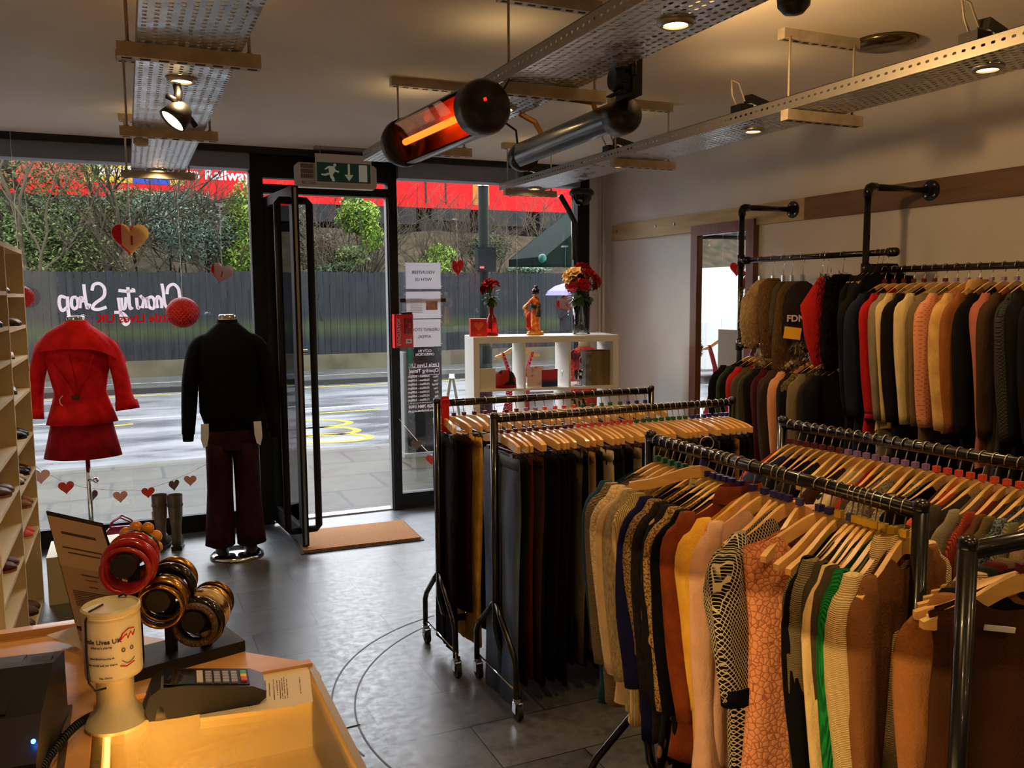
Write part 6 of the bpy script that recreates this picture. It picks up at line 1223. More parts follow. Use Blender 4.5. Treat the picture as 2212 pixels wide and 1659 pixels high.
def garment(name, label, cat_, loc, rz, f, L=.62, th=.02, w=.198, sl=.52, slw=.05, rn=None, flare=1.0, f2=None, dropf=.07, neck=.07, group=None, collar=None, cuff=None, hemf=None, bell=0, fold=.012, tag_=None):
    t = thing(name, label, cat_, loc, rz, group); vs, fs = cloth_body(w, L, th, rn, neck, dropf, flare=flare, fold=fold)
    MB().add(vs, fs).build('body_panel', f, t, smooth=True)
    for s in (-1, 1):
        if sl <= 0: continue
        k = rn.uniform(-.012, .012); a = rn.uniform(.008, .035); x0 = s*(w-.03); zs_ = -.132
        P = [(x0, 0, zs_), (x0+s*.02, k*.3, zs_-.03), (x0+s*(.025+a*.4), k, zs_-.10), (x0+s*(.016+a), k*1.5-.01, zs_-sl*.5), (x0+s*(.008+a), k*2-.014, zs_-sl*.78), (x0+s*a, k*2-.018, zs_-sl)]
        R_ = [.02, slw*.85, slw, slw*.88, slw*(.75 if not bell else .7), slw*(.62 if not bell else .62+bell)]
        fl = min(.85, (th+.004)/slw*1.1); 
        # tube flattened along Y: build as loft of rings
        def cr(seq, u):
            m_ = len(seq)-1; i_ = min(int(u*m_), m_-1); g_ = u*m_-i_; p0, p1, p2, p3 = seq[max(i_-1, 0)], seq[i_], seq[i_+1], seq[min(i_+2, m_)]
            return .5*((2*p1)+(p2-p0)*g_+(2*p0-5*p1+4*p2-p3)*g_*g_+(3*p1-p0-3*p2+p3)*g_**3)
        n = 18; tv = []; PV = [Vector(p) for p in P]; K_ = 13; w1, w2 = rn.uniform(0, 6), rn.uniform(0, 6)
        for i in range(K_):
            u = i/(K_-1); p = cr(PV, u); r = cr(R_, u)
            for j in range(n):
                an = 2*pi*j/n; wob = 1+.09*sin(3*an+u*5+w1)+.05*sin(5*an-u*11+w2); tv.append((p[0]+r*cos(an)*wob, p[1]+r*fl*sin(an)*wob, p[2]+(.02 if i == 0 else 0)))
        so = MB().add(tv, [(i*n+j, (i+1)*n+j, (i+1)*n+(j+1) % n, i*n+(j+1) % n) for i in range(K_-1) for j in range(n)]+[tuple(range(n)), tuple((K_-1)*n+j for j in range(n-1, -1, -1))]).build('sleeve', f, t, smooth=True)
        if cuff:
            p = P[-1]; r = R_[-1]*1.06; MB().loft([(p[0], p[1], p[2]-.012, r, r*fl*1.1), (p[0], p[1], p[2]+.03, r*1.04, r*fl*1.14)], 16).build('cuff', cuff, so, smooth=True)
    if collar:
        kind, cf = collar
        if kind == 'fur':
            b = MB()
            for k in range(420):
                a = rn.uniform(0, 6.28); x = .12*cos(a)+rn.gauss(0, .012); y = .035*sin(a)+rn.gauss(0, .012); z = -.07-.10*abs(x)/.12*.6+rn.gauss(0, .015); d = Vector((x*3+rn.gauss(0, .3), y*9+rn.gauss(0, .4), rn.uniform(-.8, .8))).normalized()*.04; s_ = d.cross(Vector((0, 0, 1)))*.16; b.add([(x, y, z), Vector((x, y, z))+d*.5+s_, Vector((x, y, z))+d, Vector((x, y, z))+d*.5-s_], [(0, 1, 2, 3)])
            b.loft([(0, 0, -.13, .13, .035), (0, 0, -.09, .10, .035), (0, 0, -.065, .06, .03)], 20); b.build('fur_collar', cf, t)
        else: MB().loft([(0, 0, -.10, neck*1.25, .028), (0, 0, -.072, neck*1.12, .026), (0, 0, -.055, neck*.95, .022)], 24, cap=(False, False)).build('collar', cf, t, smooth=True)
    if hemf: MB().loft([(0, 0, -.10-L-.005, w*flare*.93, th*1.05), (0, 0, -.10-L+.05, w*flare*.93, th*1.08)], 28, cap=(False, False)).build('hem_band', hemf, t, smooth=True)
    if tag_: MB().box((.02, -th-.022, -.32), (.05, -th-.020, -.22)).build('price_tag', M_paper, t)
    return t
def trousers(name, label, loc, rz, f, L=1.0, w=.17, flare=1.0, rn=None, group=None, wb=None, cat_='trousers'):
    t = thing(name, label, cat_, loc, rz, group); b = MB(); ph = rn.uniform(0, 6)
    for s in (-1, 1):
        n = 14; rows = [(0, .086*w/.17, .008), (.05, .088*w/.17, .013), (.22, .092*w/.17, .020), (.45, .078, .018), (.75, .068, .016), (1.0, .070*flare, .015)]
        vs = []
        for i, (q, hw, ht) in enumerate(rows):
            z = -.145-L*q; cx = s*(.085*w/.17-.012*q)
            for j in range(n):
                a = 2*pi*j/n; vs.append((cx+hw*math.copysign(abs(cos(a))**.8, cos(a)), s*.004+ht*sin(a)+.008*q*sin(cos(a)*3+ph+q*4), z))
        b.add(vs, [(i*n+j, (i+1)*n+j, (i+1)*n+(j+1) % n, i*n+(j+1) % n) for i in range(5) for j in range(n)]+[tuple(range(n)), tuple(5*n+j for j in range(n-1, -1, -1))])
    b.build('trouser_legs', f, t, smooth=True)
    MB().loft([(0, 0, -.185, w*1.0, .014), (0, 0, -.143, w*.99, .012)], 26, pw=.7).build('waistband', wb or f, t, smooth=True); return t
used = {}
def uniq(desc):
    used[desc] = used.get(desc, 0)+1; return desc
# colours
BLK = (10, 9, 11); 
def F(*a): return fab(*a)
RN = random.Random(77)
# --- jumper rail: far end to near end
J = [('jumper', 'dark teal jumper', (34, 66, 84), 'plain', None, dict(L=.72)), ('cardigan', 'brown and grey open-knit cardigan', (150, 128, 100), 'cable', (86, 72, 58), dict(L=.70, th=.026)),
 ('blouse', 'cream blouse with raised lace on the shoulders', (216, 188, 146), 'lace', (186, 156, 112), dict(L=.60, th=.02)), ('blouse', 'thin beige blouse', (206, 172, 128), 'plain', None, dict(L=.68)),
 ('cardigan', 'shaggy cream cardigan', (212, 190, 146), 'fuzzy', (150, 122, 84), dict(L=.66, th=.03)), ('jumper', 'cream jumper with ribbed shoulders', (214, 188, 132), 'rib', (170, 142, 92), dict(L=.70, th=.028)),
 ('jumper', 'navy jumper', (24, 24, 66), 'plain', None, dict(L=.72)), ('jumper', 'brown flecked chunky knit with turned cuffs', (168, 132, 86), 'tweed', (66, 48, 32), dict(L=.45, th=.03, sl=.40, cuff=((190, 150, 100), 'fuzzy', (120, 90, 60)))),
 ('cardigan', 'charcoal fluffy cardigan', (54, 48, 48), 'fuzzy', (24, 22, 24), dict(L=.70)), ('blouse', 'black blouse with pale leaf print', (24, 24, 26), 'floral', (176, 134, 96), dict(L=.76, fold=.018)),
 ('top', 'gold sequinned top', (190, 150, 92), 'tweed', (86, 62, 34), dict(L=.55)), ('jumper', 'plain black jumper with a crew neck', BLK, 'plain', None, dict(L=.74)),
 ('jacket', 'rust brown suede jacket', (132, 62, 28), 'plain', (104, 44, 18), dict(L=.70, collar=('flat', 0), th=.028)), ('cardigan', 'bright yellow cardigan', (236, 180, 66), 'plain', (220, 160, 50), dict(L=.66, th=.03, sl=.46, slw=.062)),
 ('top', 'pale pink top with bell cuffs', (228, 180, 152), 'plain', None, dict(L=.72, bell=.7, sl=.62, w=.19, slw=.04)), None,
 ('dress', 'black and cream lattice print dress with black cuffs', (206, 190, 150), 'lattice', (16, 15, 16), dict(L=.92, th=.03, sl=.36, slw=.075, cuff=(BLK, 'plain'))), None,
 ('dress', 'salmon pink lace dress', (232, 158, 116), 'lace', (176, 104, 70), dict(L=1.0, th=.045, sl=0, dropf=.11, neck=.11, fold=.02, w=.20, collar=None)), ('top', 'black long top beside the salmon lace dress', BLK, 'plain', None, dict(L=.95, th=.02, w=.195)),
 ('jumper', 'grey herringbone knit jumper', (132, 116, 86), 'cable', (98, 86, 64), dict(L=.80, th=.03)), ('dress', 'dark olive dress with a gathered hem', (62, 54, 34), 'plain', None, dict(L=.98)), ('top', 'cream sleeved top next to the olive dress', (214, 184, 130), 'plain', None, dict(L=.5, th=.016)),
 ('cardigan', 'dark grey cardigan near the rail end', (70, 58, 44), 'plain', None, dict(L=.70)), ('jumper', 'bright green ribbed jumper', (20, 124, 52), 'rib', (12, 86, 36), dict(L=.80, th=.026)),
 ('hoodie', 'cream textured cardigan with ridged panels', (226, 196, 142), 'cable', (200, 170, 118), dict(L=.82, th=.04, collar=('flat', 0))), ('cardigan', 'tan cardigan at the near end of the jumper rail', (122, 78, 44), 'plain', None, dict(L=.85, th=.02, w=.18))]
JY = [2.17, 2.135, 2.10, 2.065, 2.035, 2.0, 1.965, 1.93, 1.895, 1.87, 1.845, 1.82, 1.785, 1.735, 1.69, 1.655, 1.605, 1.565, 1.50, 1.405, 1.39, 1.375, 1.357, 1.338, 1.315, 1.29, 1.262]
n = len(J); cubeC = ['green']*7+['blue']*13+['yellow']*8
for k, it in enumerate(J):
    y = JY[k]; rz = radians(RN.uniform(-3, 3)-10+30*(2.17-y)/.9); col = cubeC[k]
    if it is None:
        hanger((1.451, y, ZC), rz+radians(12), col, 'empty wooden hanger just past the %s' % J[k-1][1], 'hangers on the jumper rail'); continue
    nm, desc, c, kd, c2, o_ = it; o_ = dict(o_)
    if 'cuff' in o_: o_['cuff'] = fab(*o_['cuff'])
    if o_.get('collar'): o_['collar'] = (o_['collar'][0], fab(c, kd, c2))
    if desc.startswith('salmon'): rz = radians(-8)
    o_.setdefault('th', .02)
    garment(nm, desc + ' hanging on the jumper rail', nm, (1.451, y, ZC), rz, fab(c, kd, c2), rn=random.Random(100+k), **o_)
    hanger((1.451, y, ZC), rz, col, 'wooden hanger holding the %s' % desc, 'hangers on the jumper rail')
for k, (y, rz) in enumerate(((1.93, -24), (1.63, 8), (1.47, 12), (1.44, 14))):
    lab = ('empty wooden hanger lying askew with a trouser bar over the cream blouses', 'empty wooden hanger between the yellow and lattice clothes', 'empty wooden hanger just before the salmon lace dress', 'empty wooden hanger near the green jumper')[k]
    h = hanger((1.451, y, ZC+(.03 if k == 0 else 0)), radians(rz), ('blue', 'blue', 'blue', 'yellow')[k], lab, 'hangers on the jumper rail', tilt=radians(10) if k == 0 else 0)
    if k == 0: MB().tube([(-.17, 0, -.185), (.17, 0, -.20)], .006, 8).build('trouser_bar', M_hanger, h, smooth=True)
o = MB().box((-.028, -.001, -.06), (.028, .001, .0), RY(.3)).build('paper_tag', pm('tag_cream', (226, 206, 160), .7)); tag(o, 'handwritten cream paper tag hooked on the jumper rail', 'tag'); place(o, (1.42, 1.93, ZC-.07), radians(12))
ti = o; b = MB()
for k in range(4): b.box((-.02, -.0014, -.015-.011*k), (.016, -.001, -.013-.011*k), RY(.3))
b.build('written_lines', M_ink, ti)
# --- rail between jumpers and wall
D = [('orange shirt', (206, 84, 60), 'plain', None), ('blue cotton top', (60, 72, 116), 'plain', None), ('charcoal knit', (50, 54, 54), 'rib', None), ('plain black top', BLK, 'plain', None), ('black velvet top', (14, 13, 14), 'plain', None), ('dark grey top', (44, 40, 40), 'plain', None), None,
 ('cream pleated top', (222, 200, 150), 'rib', (170, 144, 98)), ('dark brown top', (66, 40, 30), 'tweed', None), ('white top with black flecks', (220, 204, 164), 'floral', (30, 26, 24)), ('pale cream top', (214, 194, 150), 'plain', None), ('bright red top', (190, 38, 26), 'plain', None), ('brown wool top', (78, 60, 48), 'plain', None),
 ('speckled grey white top', (190, 176, 146), 'tweed', (110, 96, 76)), None, ('deep brown top', (58, 42, 32), 'plain', None), ('grey and white flecked top', (176, 164, 140), 'tweed', (90, 80, 66)), ('black wrap top', BLK, 'plain', None), ('brown jersey top', (84, 60, 44), 'plain', None), ('coral top', (220, 92, 62), 'plain', None), ('dark taupe top', (72, 62, 50), 'plain', None),
 ('light grey top', (142, 130, 104), 'plain', None), ('dusty red ribbed jumper', (184, 74, 56), 'rib', (140, 50, 38)), ('brown suede shirt', (96, 62, 38), 'plain', None), ('olive brown top', (96, 80, 50), 'plain', None), ('dark glittery top', (30, 36, 44), 'tweed', (120, 130, 140)), ('sage green top', (130, 122, 88), 'rib', None), ('pale pink beige jumper', (206, 170, 130), 'fuzzy', (170, 134, 96)),
 ('black jumper', BLK, 'rib', None), ('mid brown jumper', (112, 72, 40), 'plain', None), ('tan brown jumper', (104, 66, 36), 'tweed', None), ('navy top', (30, 34, 50), 'plain', None), ('cream jumper', (214, 182, 124), 'plain', None), ('dark chocolate top', (50, 34, 26), 'plain', None), ('beige cardigan', (182, 146, 100), 'rib', None), ('black cardigan', BLK, 'plain', None)]
n = len(D); pd = lambda y: 2.13-(y-1.0)/(1.27)*.11
for k, it in enumerate(D):
    y = 2.235-(2.235-1.06)*k/(n-1); x = pd(y); rz = radians(RN.uniform(-6, 6)+5); col = 'maroon' if k < 7 else 'lilac' if k < 16 else 'orange' if k < 26 else 'green'
    if it: garment('top', '%s on the rail between the jumpers and the wall' % it[0], 'top', (x, y, ZC), rz, fab(*it[1:]), L=RN.uniform(.5, .7), th=.014, w=RN.uniform(.19, .208), sl=RN.choice((.2, .45, .5)), rn=random.Random(300+k), fold=.007)
    hanger((x, y, ZC), rz, col, 'wooden hanger holding the %s' % it[0] if it else 'empty wooden hanger next to the %s' % D[k-1][0], 'hangers on the rail before the wall')
# --- nearest rail
Eg = [('blouse', 'dark brown sheer blouse with a white ticket', (66, 38, 20), 'plain', None, dict(L=.40, th=.02, w=.18, sl=0, fold=.005, dropf=.07, neck=.10)), ('dress', 'long black dress behind the brown blouse', (12, 11, 12), 'plain', None, dict(L=1.0, th=.022, w=.18, sl=0, fold=.006)), ('cardigan', 'tan suede cardigan', (150, 98, 56), 'plain', None, dict(L=.8, th=.018, w=.20)), ('cardigan', 'black knitted cardigan', (20, 18, 18), 'rib', None, dict(L=.7)),
 ('coat', 'brown faux fur coat', (140, 106, 66), 'fuzzy', (84, 58, 34), dict(L=.7, th=.03)), ('blouse', 'cream cotton blouse', (214, 186, 140), 'plain', None, dict(L=.6)), ('cardigan', 'cream knitted cardigan', (206, 176, 126), 'cable', None, dict(L=.6, th=.024)), ('top', 'dark green top', (34, 40, 28), 'plain', None, dict(L=.6)), ('top', 'wine red top', (86, 26, 28), 'plain', None, dict(L=.6)), ('top', 'grey brown top', (104, 84, 62), 'plain', None, dict(L=.6))]
for k, it in enumerate(Eg):
    x = 1.46+.026*k; rz = radians((-17, -21, -26, -31, -38, -46, -54, -62, -70, -76)[k]); nm, desc, c, kd, c2, o_ = it
    g_ = garment(nm, desc+' on the nearest rail', nm, (x, 1.008, ZC), rz, fab(c, kd, c2), rn=random.Random(500+k), **o_)
    if k == 0:
        MB().box((-.02, -.034, -.33), (.02, -.032, -.20), RY(-.12)).build('price_ticket', M_paper, g_); MB().box((-.07, -.034, -.165), (-.01, -.031, -.155), RY(.15)).build('neck_label', M_paper, g_)
    hanger((x, 1.008, ZC), rz, 'lilac' if k % 3 else 'maroon', 'wooden hanger holding the %s' % desc, 'hangers on the nearest rail')
for k in range(5): hanger((1.47+.02*k, 1.008, ZC), radians(-30-9*k), 'lilac', '%s hanger of the tight lilac-cubed cluster on the nearest rail' % ('first', 'second', 'third', 'fourth', 'fifth')[k], 'clustered hangers on the nearest rail')
# --- trousers
TB = [('blue denim jeans with a pale worn pocket', (104, 120, 146), 'denim', (58, 70, 88), 1.12, 1.3), ('black denim jeans', (20, 20, 23), 'denim', None, 1.0, 1.1), ('dark red trousers', (86, 24, 32), 'plain', None, 1.0, 1), ('brown belted trousers', (60, 42, 34), 'plain', None, .98, 1), ('black wool trousers', (16, 15, 16), 'plain', None, 1.02, 1), ('black trousers with a cream cardboard tag', (14, 14, 15), 'plain', None, 1.04, 1.2), ('camel trousers', (150, 112, 66), 'plain', None, .9, 1), ('black and cream patterned trousers', (190, 170, 140), 'floral', (22, 20, 20), .98, 1), ('grey green trousers', (92, 86, 66), 'plain', None, .96, 1), ('dark navy trousers', (28, 32, 44), 'plain', None, 1.0, 1), ('ochre corduroy trousers', (170, 118, 56), 'rib', None, .98, 1), ('olive trousers', (84, 74, 46), 'plain', None, .96, 1), ('dark brown trousers', (58, 44, 34), 'plain', None, 1.0, 1), ('wine trousers', (80, 22, 28), 'plain', None, 1.0, 1), ('khaki patterned trousers', (124, 106, 74), 'tweed', (70, 58, 40), .98, 1), ('charcoal trousers', (46, 44, 46), 'plain', None, 1.0, 1), ('stone chinos', (150, 132, 98), 'plain', None, .98, 1), ('dark denim jeans', (44, 52, 66), 'denim', None, 1.0, 1)]
ORD = ('first', 'second', 'third', 'fourth', 'fifth', 'sixth', 'seventh', 'eighth', 'ninth')
def rail_fill(x0, x1, y, z, items, n, railname, grp, cubes, seed, first=None):
    rn = random.Random(seed); prev = ''; run = 0
    for k in range(n):
        x = x0+.03+(x1-x0-.06)*k/(n-1)+rn.uniform(-.004, .004); rz = radians(90+rn.uniform(-6, 6)); it = items.get(k)
        if it:
            desc, c, kd, c2, L_, fl = it; prev = desc; run = 0; lab = '%s clipped on the %s' % (desc, railname); t = trousers('jeans' if 'jeans' in desc else 'trousers', lab, (x, y, z), rz, fab(c, kd, c2), L_*rn.uniform(.92, .98), flare=fl, rn=rn, group=grp)
            if 'tag' in desc: MB().box((-.10, -.03, -.36), (-.075, -.028, -.28), RZ(0)).build('cardboard_tag', pm('card_tag', (170, 140, 96), .8), t)
            hl = 'clip hanger of the %s, %s' % (desc, railname)
        else:
            run += 1; t = trousers('trousers', '%s plain black trousers past the %s, %s' % (ORD[run-1], prev, railname.replace(' trouser', '')), (x, y, z), rz, fab(((11, 10, 12), (8, 8, 10), (16, 15, 17))[k % 3], 'plain'), rn.uniform(.9, 1.0), rn=rn, group='plain black trousers on the '+railname)
            hl = 'hanger of %s black pair past the %s, %s' % (ORD[run-1], prev, railname.replace(' trouser', ''))
        hanger((x, y, z), rz, cubes(k/n), hl, 'clip hangers on the '+railname, clip=True)
itB = {0: TB[0], 1: TB[1], 2: TB[2], 3: TB[3], 5: TB[4], 7: TB[5], 9: TB[8], 11: TB[6], 13: TB[7], 15: TB[9], 17: TB[16], 19: TB[13], 21: TB[11], 23: TB[12], 25: TB[14], 27: TB[15], 30: TB[17], 33: TB[10]}
rail_fill(BX[0], BX[1], BY, BZ_, itB, 36, 'near trouser rail', 'trousers on the near rail', lambda u: 'maroon' if u < .28 else 'orange' if u < .55 else 'green' if u < .8 else 'blue', 61)
TA = [('black satin trousers', (18, 16, 20), 'plain', None, 1.02, 1), ('maroon satin trousers', (52, 16, 24), 'plain', None, .86, 1), ('mustard yellow trousers', (240, 186, 84), 'plain', (214, 158, 62), 1.0, 1.1), ('black suit trousers', (14, 13, 14), 'plain', None, .95, 1), ('washed dark jeans', (64, 72, 84), 'denim', None, 1.0, 1), ('grey jeans', (110, 112, 118), 'denim', None, 1.0, 1), ('slate blue jeans', (60, 70, 84), 'denim', None, 1.0, 1)]
rail_fill(AX[0], AX[1], AY, AZ, {0: TA[0], 1: TA[1], 2: TA[2], 3: TA[3], 5: TA[4], 8: TA[5], 12: TA[6]}, 22, 'far trouser rail', 'trousers on the far rail', lambda u: 'maroon' if u < .35 else 'lilac' if u < .45 else 'orange' if u < .6 else 'green' if u < .85 else 'blue', 62)
t = thing('size_divider', 'red plastic size marker hooked on the end of the far trouser rail', 'size marker', (AX[0]+.035, AY-.004, AZ)); MB().box((-.022, -.02, -.13), (.016, -.016, .035)).build('marker_tab', M_red, t); MB().tube([(-.003+.02*cos(radians(a)), -.018, .02*sin(radians(a))) for a in range(-60, 241, 25)], .005, 6).build('marker_ring', M_red, t); text_obj('marker_lettering', '£4.00', .018, pm('marker_ink', (120, 20, 24), .5), facing(Vector((-.003, -.0205, .01)), -pi/2), parent=t)
# ------------------------------------------------------------------ pipe rails on the wall
M_pipe = pm('black_iron_pipe', (16, 13, 11), .22, .4, coat=.3)
def flange(parent, x, y, z):
    b = MB().tube([(RXW-.034, y, z), (RXW-.028, y, z)], .052, 28).tube([(RXW-.06, y, z), (RXW-.034, y, z)], .024, 20).build('wall_flange', pm('flange_dark', (26, 32, 40), .4, .3), parent, angle=40)
    s = MB()
    for a in (45, 135, 225, 315): s.sphere((RXW-.036, y+.036*cos(radians(a)), z+.036*sin(radians(a))), .0085, 10, 6, (.5, 1, 1))
    s.build('flange_screws', M_chrome, b, smooth=True)
def wall_rack(label, x, y, ztop, rails):
    t = thing('pipe_rail', label, 'clothes rail', (0, 0, 0)); r = .0165
    flange(t, 0, y, ztop)
    MB().tube([(RXW-.05, y, ztop), (x+.03, y, ztop)], r, 14).build('bracket_pipe', M_pipe, t, smooth=True)
    MB().tube([(x+.05, y, ztop), (x+.02, y, ztop), (x+.006, y, ztop-.006), (x, y, ztop-.02), (x, y, ztop-.05)], .0225, 14).build('elbow_fitting', M_pipe, t, smooth=True)
    MB().tube([(x, y, ztop-.03), (x, y, .0)], r, 14).build('upright_pipe', M_pipe, t, smooth=True)
    for z, y1 in rails:
        MB().tube([(x, y-.0, z), (x, y1, z)], .0155, 14).build('hanging_rail', M_pipe, t, smooth=True); MB().tube([(x, y+.0, z), (x, y-.07, z)], .0225, 14).build('tee_fitting', M_pipe, t, smooth=True); MB().tube([(x, y, z-.035), (x, y, z+.035)], .0225, 14).build('tee_collar', M_pipe, t, smooth=True)
        MB().tube([(x, y1+.03, z), (x, y1-.012, z)], .022, 14).sphere((x, y1-.012, z), .022, 14, 8).build('end_cap', M_pipe, t, smooth=True)
    return t
X1_, X2_ = 3.405, 3.365
wall_rack('black iron pipe rail beside the mirror, with hats above and coats below', X1_, 4.225, 2.206, [(1.889, 3.09), (1.384, 3.30)])
wall_rack('black iron pipe rail with long coats along the right wall', X2_, 3.222, 2.212, [(1.803, 1.2)])
# hats and scarves on clip hooks
def clip_hook(y, lab):
    t = thing('clip_hook', lab, 'clip', (X1_, y, 1.889), 0, 'metal clip hooks on the hat rail'); MB().tube([(.02*cos(radians(a)), 0, .02*sin(radians(a))) for a in range(200, -61, -26)]+[(.003, 0, -.05), (0, 0, -.10)], .0018, 5).build('hook', M_chrome, t, smooth=True); MB().box((-.010, -.006, -.135), (.010, .006, -.095)).build('clip', M_chrome, t)
def hatitem(name, desc, y, rings, f, rz=0, extra=None, cat_=None, seed=0):
    clip_hook(y, 'metal clip hook holding the %s' % desc); t = thing(name, desc+' clipped to the upper pipe rail', cat_ or name, (X1_, y, 1.889), rz); rn = random.Random(seed)
    MB().loft([(cx, 0, -z, rx, ry) for cx, z, rx, ry in rings], 26, pw=.9, warp=lambda x, y_, z, a, t_: (x*(1+.05*sin(4*a+z*18+seed)), y_*(1+.12*sin(3*a+seed)), z)).build('fabric_body', f, t, smooth=True)
    if extra: extra(t)
    return t
def furtuft(t, n, box, f, seed, ln=.04):
    rn = random.Random(seed); b = MB()
    for k in range(n):
        p = Vector([rn.uniform(box[i], box[i+3]) for i in range(3)]); d = Vector((rn.gauss(0, .7), rn.gauss(0, .7), rn.uniform(-1.2, .4))).normalized()*ln; s = d.cross(Vector((0, 0, 1))).normalized()*ln*.05; b.add([p, p+d*.5+s, p+d, p+d*.5-s], [(0, 1, 2, 3)])
    b.build('fur', f, t)
hatitem('fur_hat', 'pale tan fur trapper hat', 4.05, [(.02, .11, .02, .02), (.0, .15, .05, .04), (-.03, .24, .09, .05), (-.05, .38, .09, .045), (-.05, .48, .055, .04), (-.05, .52, .02, .02)], fab((214, 184, 136), 'fuzzy', (160, 128, 88)), 0, lambda t: furtuft(t, 1500, (-.13, -.045, -.50, .05, .045, -.16), fab((200, 170, 124), 'plain'), 21, .03), seed=1, cat_='hat')
hatitem('fur_hat', 'darker tan fur hat', 3.94, [(0, .11, .04, .02), (.0, .15, .09, .05), (0, .28, .10, .05), (.0, .40, .085, .045), (.01, .54, .075, .04), (0, .58, .03, .02)], fab((136, 102, 62), 'fuzzy', (88, 62, 38)), 0, lambda t: furtuft(t, 1500, (-.09, -.045, -.56, .09, .045, -.14), fab((140, 106, 66), 'plain'), 22, .03), seed=2, cat_='hat')
hatitem('knitted_hat', 'grey knitted bobble hat', 3.855, [(0, .13, .03, .02), (.0, .17, .07, .03), (0, .30, .09, .03), (0, .42, .085, .03), (0, .45, .06, .02)], fab((104, 98, 84), 'cable', (62, 58, 50)), seed=3, cat_='hat')
hatitem('fur_scarf', 'long brown fur scarf behind the navy beanie', 3.785, [(0, .13, .04, .02), (.0, .2, .10, .035), (0, .45, .12, .035), (0, .62, .13, .03), (0, .66, .10, .02)], fab((124, 98, 66), 'fuzzy', (80, 58, 36)), 0, lambda t: furtuft(t, 1500, (-.11, -.035, -.66, .11, .035, -.2), fab((112, 86, 56), 'plain'), 23, .03), seed=4, cat_='scarf')
def fdny(t):
    text_obj('cap_lettering', 'FDNY', .050, pm('cap_white', (200, 190, 176), .7), Matrix.Translation((-.022, -.056, -.335)) @ RX(pi/2), parent=t, bold=.0015)
    MB().box((-.015, -.055, -.295), (.025, -.051, -.27)).build('flag_patch', pm('flag_patch', (176, 70, 66), .7, rgb2=(70, 70, 110), nscale=60), t); MB().box((-.05, -.060, -.45), (.04, -.057, -.385), RY(.12)).build('yellow_label', pm('label_yellow', (230, 176, 40), .6), t)
    furtuft(t, 700, (-.04, -.03, -.50, .06, .02, -.44), fab((170, 160, 140), 'fuzzy'), 9, .05)
hatitem('beanie', 'dark beanie with FDNY lettering and a yellow label', 3.70, [(0, .13, .02, .012), (.0, .15, .05, .03), (0, .20, .085, .04), (0, .28, .105, .044), (0, .38, .108, .045), (0, .43, .105, .043)], fab((38, 32, 34), 'plain', (28, 24, 26)), radians(-34), fdny, 'hat', 5)
hatitem('glove', 'red padded glove', 3.555, [(.02, .11, .03, .02), (0, .16, .05, .035), (-.05, .26, .085, .04), (-.03, .42, .07, .04), (.02, .56, .07, .035), (.05, .66, .05, .03)], fab((180, 34, 34), 'plain'), seed=6, cat_='glove')
hatitem('glove', 'second red padded glove hanging lower', 3.52, [(.03, .5, .02, .02), (.05, .6, .05, .03), (.06, .74, .05, .03), (.05, .80, .03, .02)], fab((190, 40, 36), 'plain'), seed=7, cat_='glove')
def blackfur(t): furtuft(t, 8000, (-.12, -.06, -.60, .12, .06, -.10), fab((12, 11, 12), 'fuzzy'), 10, .042)
hatitem('fur_vest', 'shaggy black fur stole', 3.41, [(0, .10, .05, .03), (.0, .14, .10, .05), (0, .35, .125, .06), (0, .52, .12, .055), (0, .60, .08, .04)], fab((12, 11, 12), 'fuzzy'), 0, blackfur, 'stole', 8)
for k, y in enumerate((3.185, 3.155, 3.125)): 
    garment('coat', ('long black coat next to the fur stole', 'long black coat just before the second upright pipe', 'long black coat at the capped end of the hat rail')[k], 'coat', (X1_, y, 1.889), 0, fab((18+2*k, 18+2*k, 20+2*k), 'plain'), L=1.05, th=.012, w=.185, sl=.62, slw=.04, rn=random.Random(700+k), collar=('flat', fab((18, 18, 20), 'plain'))); hanger((X1_, y, 1.889), 0, None, 'hanger holding the %s' % ('long black coat next to the fur stole', 'long black coat before the second upright', 'long black coat at the rail end')[k], 'hangers on the hat rail')
LC = [('black jacket at the mirror end', (18, 18, 20), 'plain', None, {}), ('dark green jacket', (44, 62, 50), 'plain', None, {}), ('black jacket with pale piping', (24, 20, 20), 'plain', None, {}), ('red padded coat', (172, 34, 34), 'plain', None, {}), ('olive parka with a shaggy fur hood', (74, 66, 44), 'plain', None, dict(collar='fur', cc=(146, 126, 96), th=.035)), ('khaki coat', (66, 58, 40), 'plain', None, {}), ('black quilted coat', (20, 18, 20), 'plain', None, {}), ('maroon coat', (70, 18, 24), 'plain', None, {}), ('coat with a cream fleece hood', (60, 44, 34), 'plain', None, dict(collar='fur', cc=(214, 188, 140), th=.03)), ('brown coat with a dark fur collar', (54, 40, 30), 'plain', None, dict(collar='fur', cc=(96, 80, 56))), ('peach jacket', (206, 140, 100), 'plain', None, {}), ('black wool coat', (18, 18, 20), 'plain', None, dict(th=.035)), ('black and gold tweed coat', (120, 100, 62), 'tweed', (26, 22, 20), {}), ('grey brown coat', (112, 98, 72), 'plain', None, {}), ('dark olive coat', (48, 42, 30), 'plain', None, {}), ('black anorak', (18, 17, 18), 'plain', None, {})]
n = len(LC)
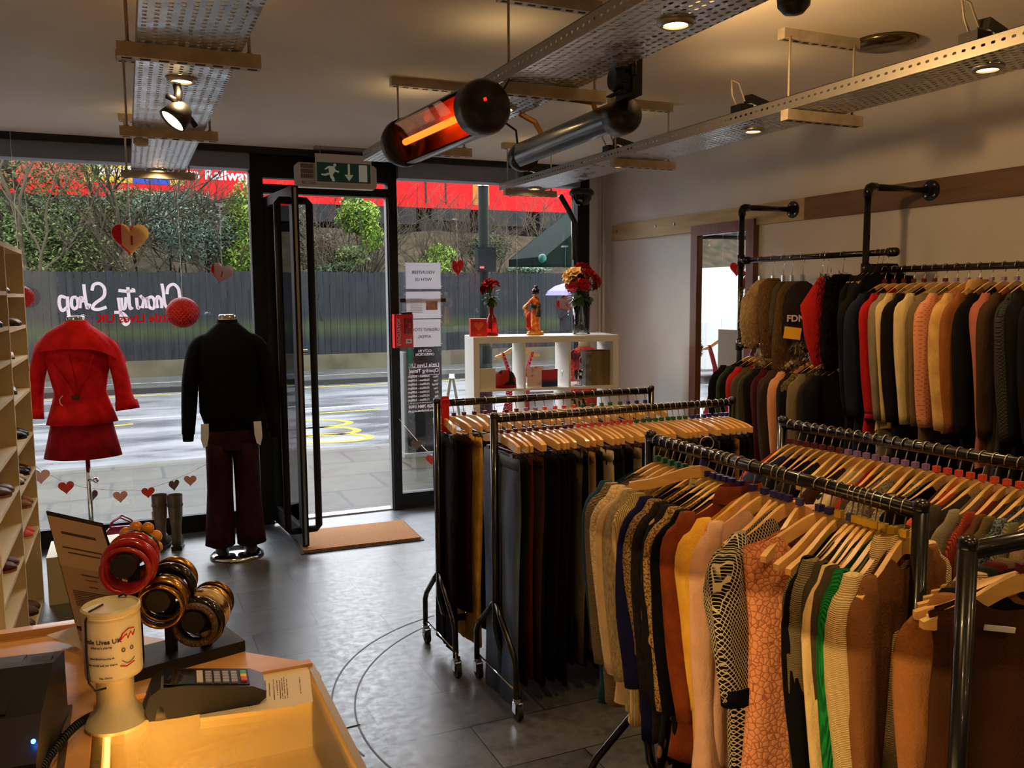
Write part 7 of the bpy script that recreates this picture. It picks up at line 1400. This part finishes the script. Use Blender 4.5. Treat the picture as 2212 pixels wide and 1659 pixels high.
for k, (d_, c, kd, c2, o_) in enumerate(LC):
    y = 4.12-(4.12-3.36)*k/(n-1); rz = radians(RN.uniform(-4, 4)); o_ = dict(o_); cl = o_.pop('collar', None); cc = o_.pop('cc', None); o_.setdefault('th', .024)
    garment('coat', d_+' on the lower pipe rail', 'coat', (X1_, y, 1.384), rz, fab(c, kd, c2), L=RN.uniform(.7, .82), w=.225, sl=.58, slw=.058, rn=random.Random(800+k), collar=('fur', fab(cc, 'fuzzy')) if cl else None, **o_)
    hanger((X1_, y, 1.384), rz, 'yellow' if 1 < k < 8 else 'lilac', 'wooden hanger holding the %s' % d_, 'hangers on the lower pipe rail')
RC_ = [('black coat by the upright pipe', (18, 18, 20), 'plain', None, dict(L=1.0)), ('dark blue coat', (26, 34, 52), 'plain', None, dict(L=.95)), ('red coat with black striped cuffs', (168, 26, 28), 'plain', None, dict(L=.72, cuff=((40, 16, 18), 'stripe', (150, 30, 34)))), ('grey wool coat', (126, 116, 96), 'plain', None, dict(L=.78)), ('cream jacket', (196, 172, 122), 'plain', None, dict(L=.66, th=.018)), ('black overcoat', (22, 18, 17), 'plain', None, dict(L=.9)), ('pale cream jacket', (206, 182, 130), 'plain', None, dict(L=.6, th=.018)), ('olive grey jacket', (104, 88, 60), 'plain', None, dict(L=.7)), ('pink dotted blouse', (206, 140, 104), 'dots', (178, 104, 80), dict(L=.6)), ('cream suede jacket', (206, 166, 100), 'plain', (184, 142, 82), dict(L=.62, th=.034, collar=1)), ('orange brown jacket', (140, 84, 40), 'plain', None, dict(L=.6)), ('long black wool coat', (18, 16, 17), 'plain', None, dict(L=1.05)), ('dusty pink coat', (162, 96, 80), 'plain', None, dict(L=.75)), ('brown coat', (64, 46, 32), 'plain', None, dict(L=.9)), ('black plaid coat', (24, 24, 26), 'lattice', (60, 58, 56), dict(L=.85)), ('black fitted coat', (17, 17, 19), 'plain', None, dict(L=.95)), ('black coat with red lining', (22, 18, 20), 'plain', None, dict(L=.95)), ('dark brown overcoat', (58, 42, 28), 'plain', None, dict(L=1.0, th=.035)), ('plain dark overcoat', (30, 26, 24), 'plain', None, dict(L=1.0)), ('black duffel coat', (20, 20, 20), 'plain', None, dict(L=1.0))]
n = len(RC_)
for k, (d_, c, kd, c2, o_) in enumerate(RC_):
    y = 3.10-(3.10-2.02)*k/(n-1); rz = radians(RN.uniform(-4, 4)); o_ = dict(o_); o_.setdefault('th', .026)
    if 'cuff' in o_: o_['cuff'] = fab(*o_['cuff'])
    if o_.get('collar'): o_['collar'] = ('flat', fab(c, kd, c2))
    garment('coat', d_+' on the right hand pipe rail', 'coat', (X2_, y, 1.803), rz, fab(c, kd, c2), w=.225, sl=.56, slw=.058, rn=random.Random(900+k), **o_)
    hanger((X2_, y, 1.803), rz, ('maroon', 'lilac', 'orange')[min(2, k//7)], 'wooden hanger holding the %s' % d_, 'hangers on the right hand pipe rail')
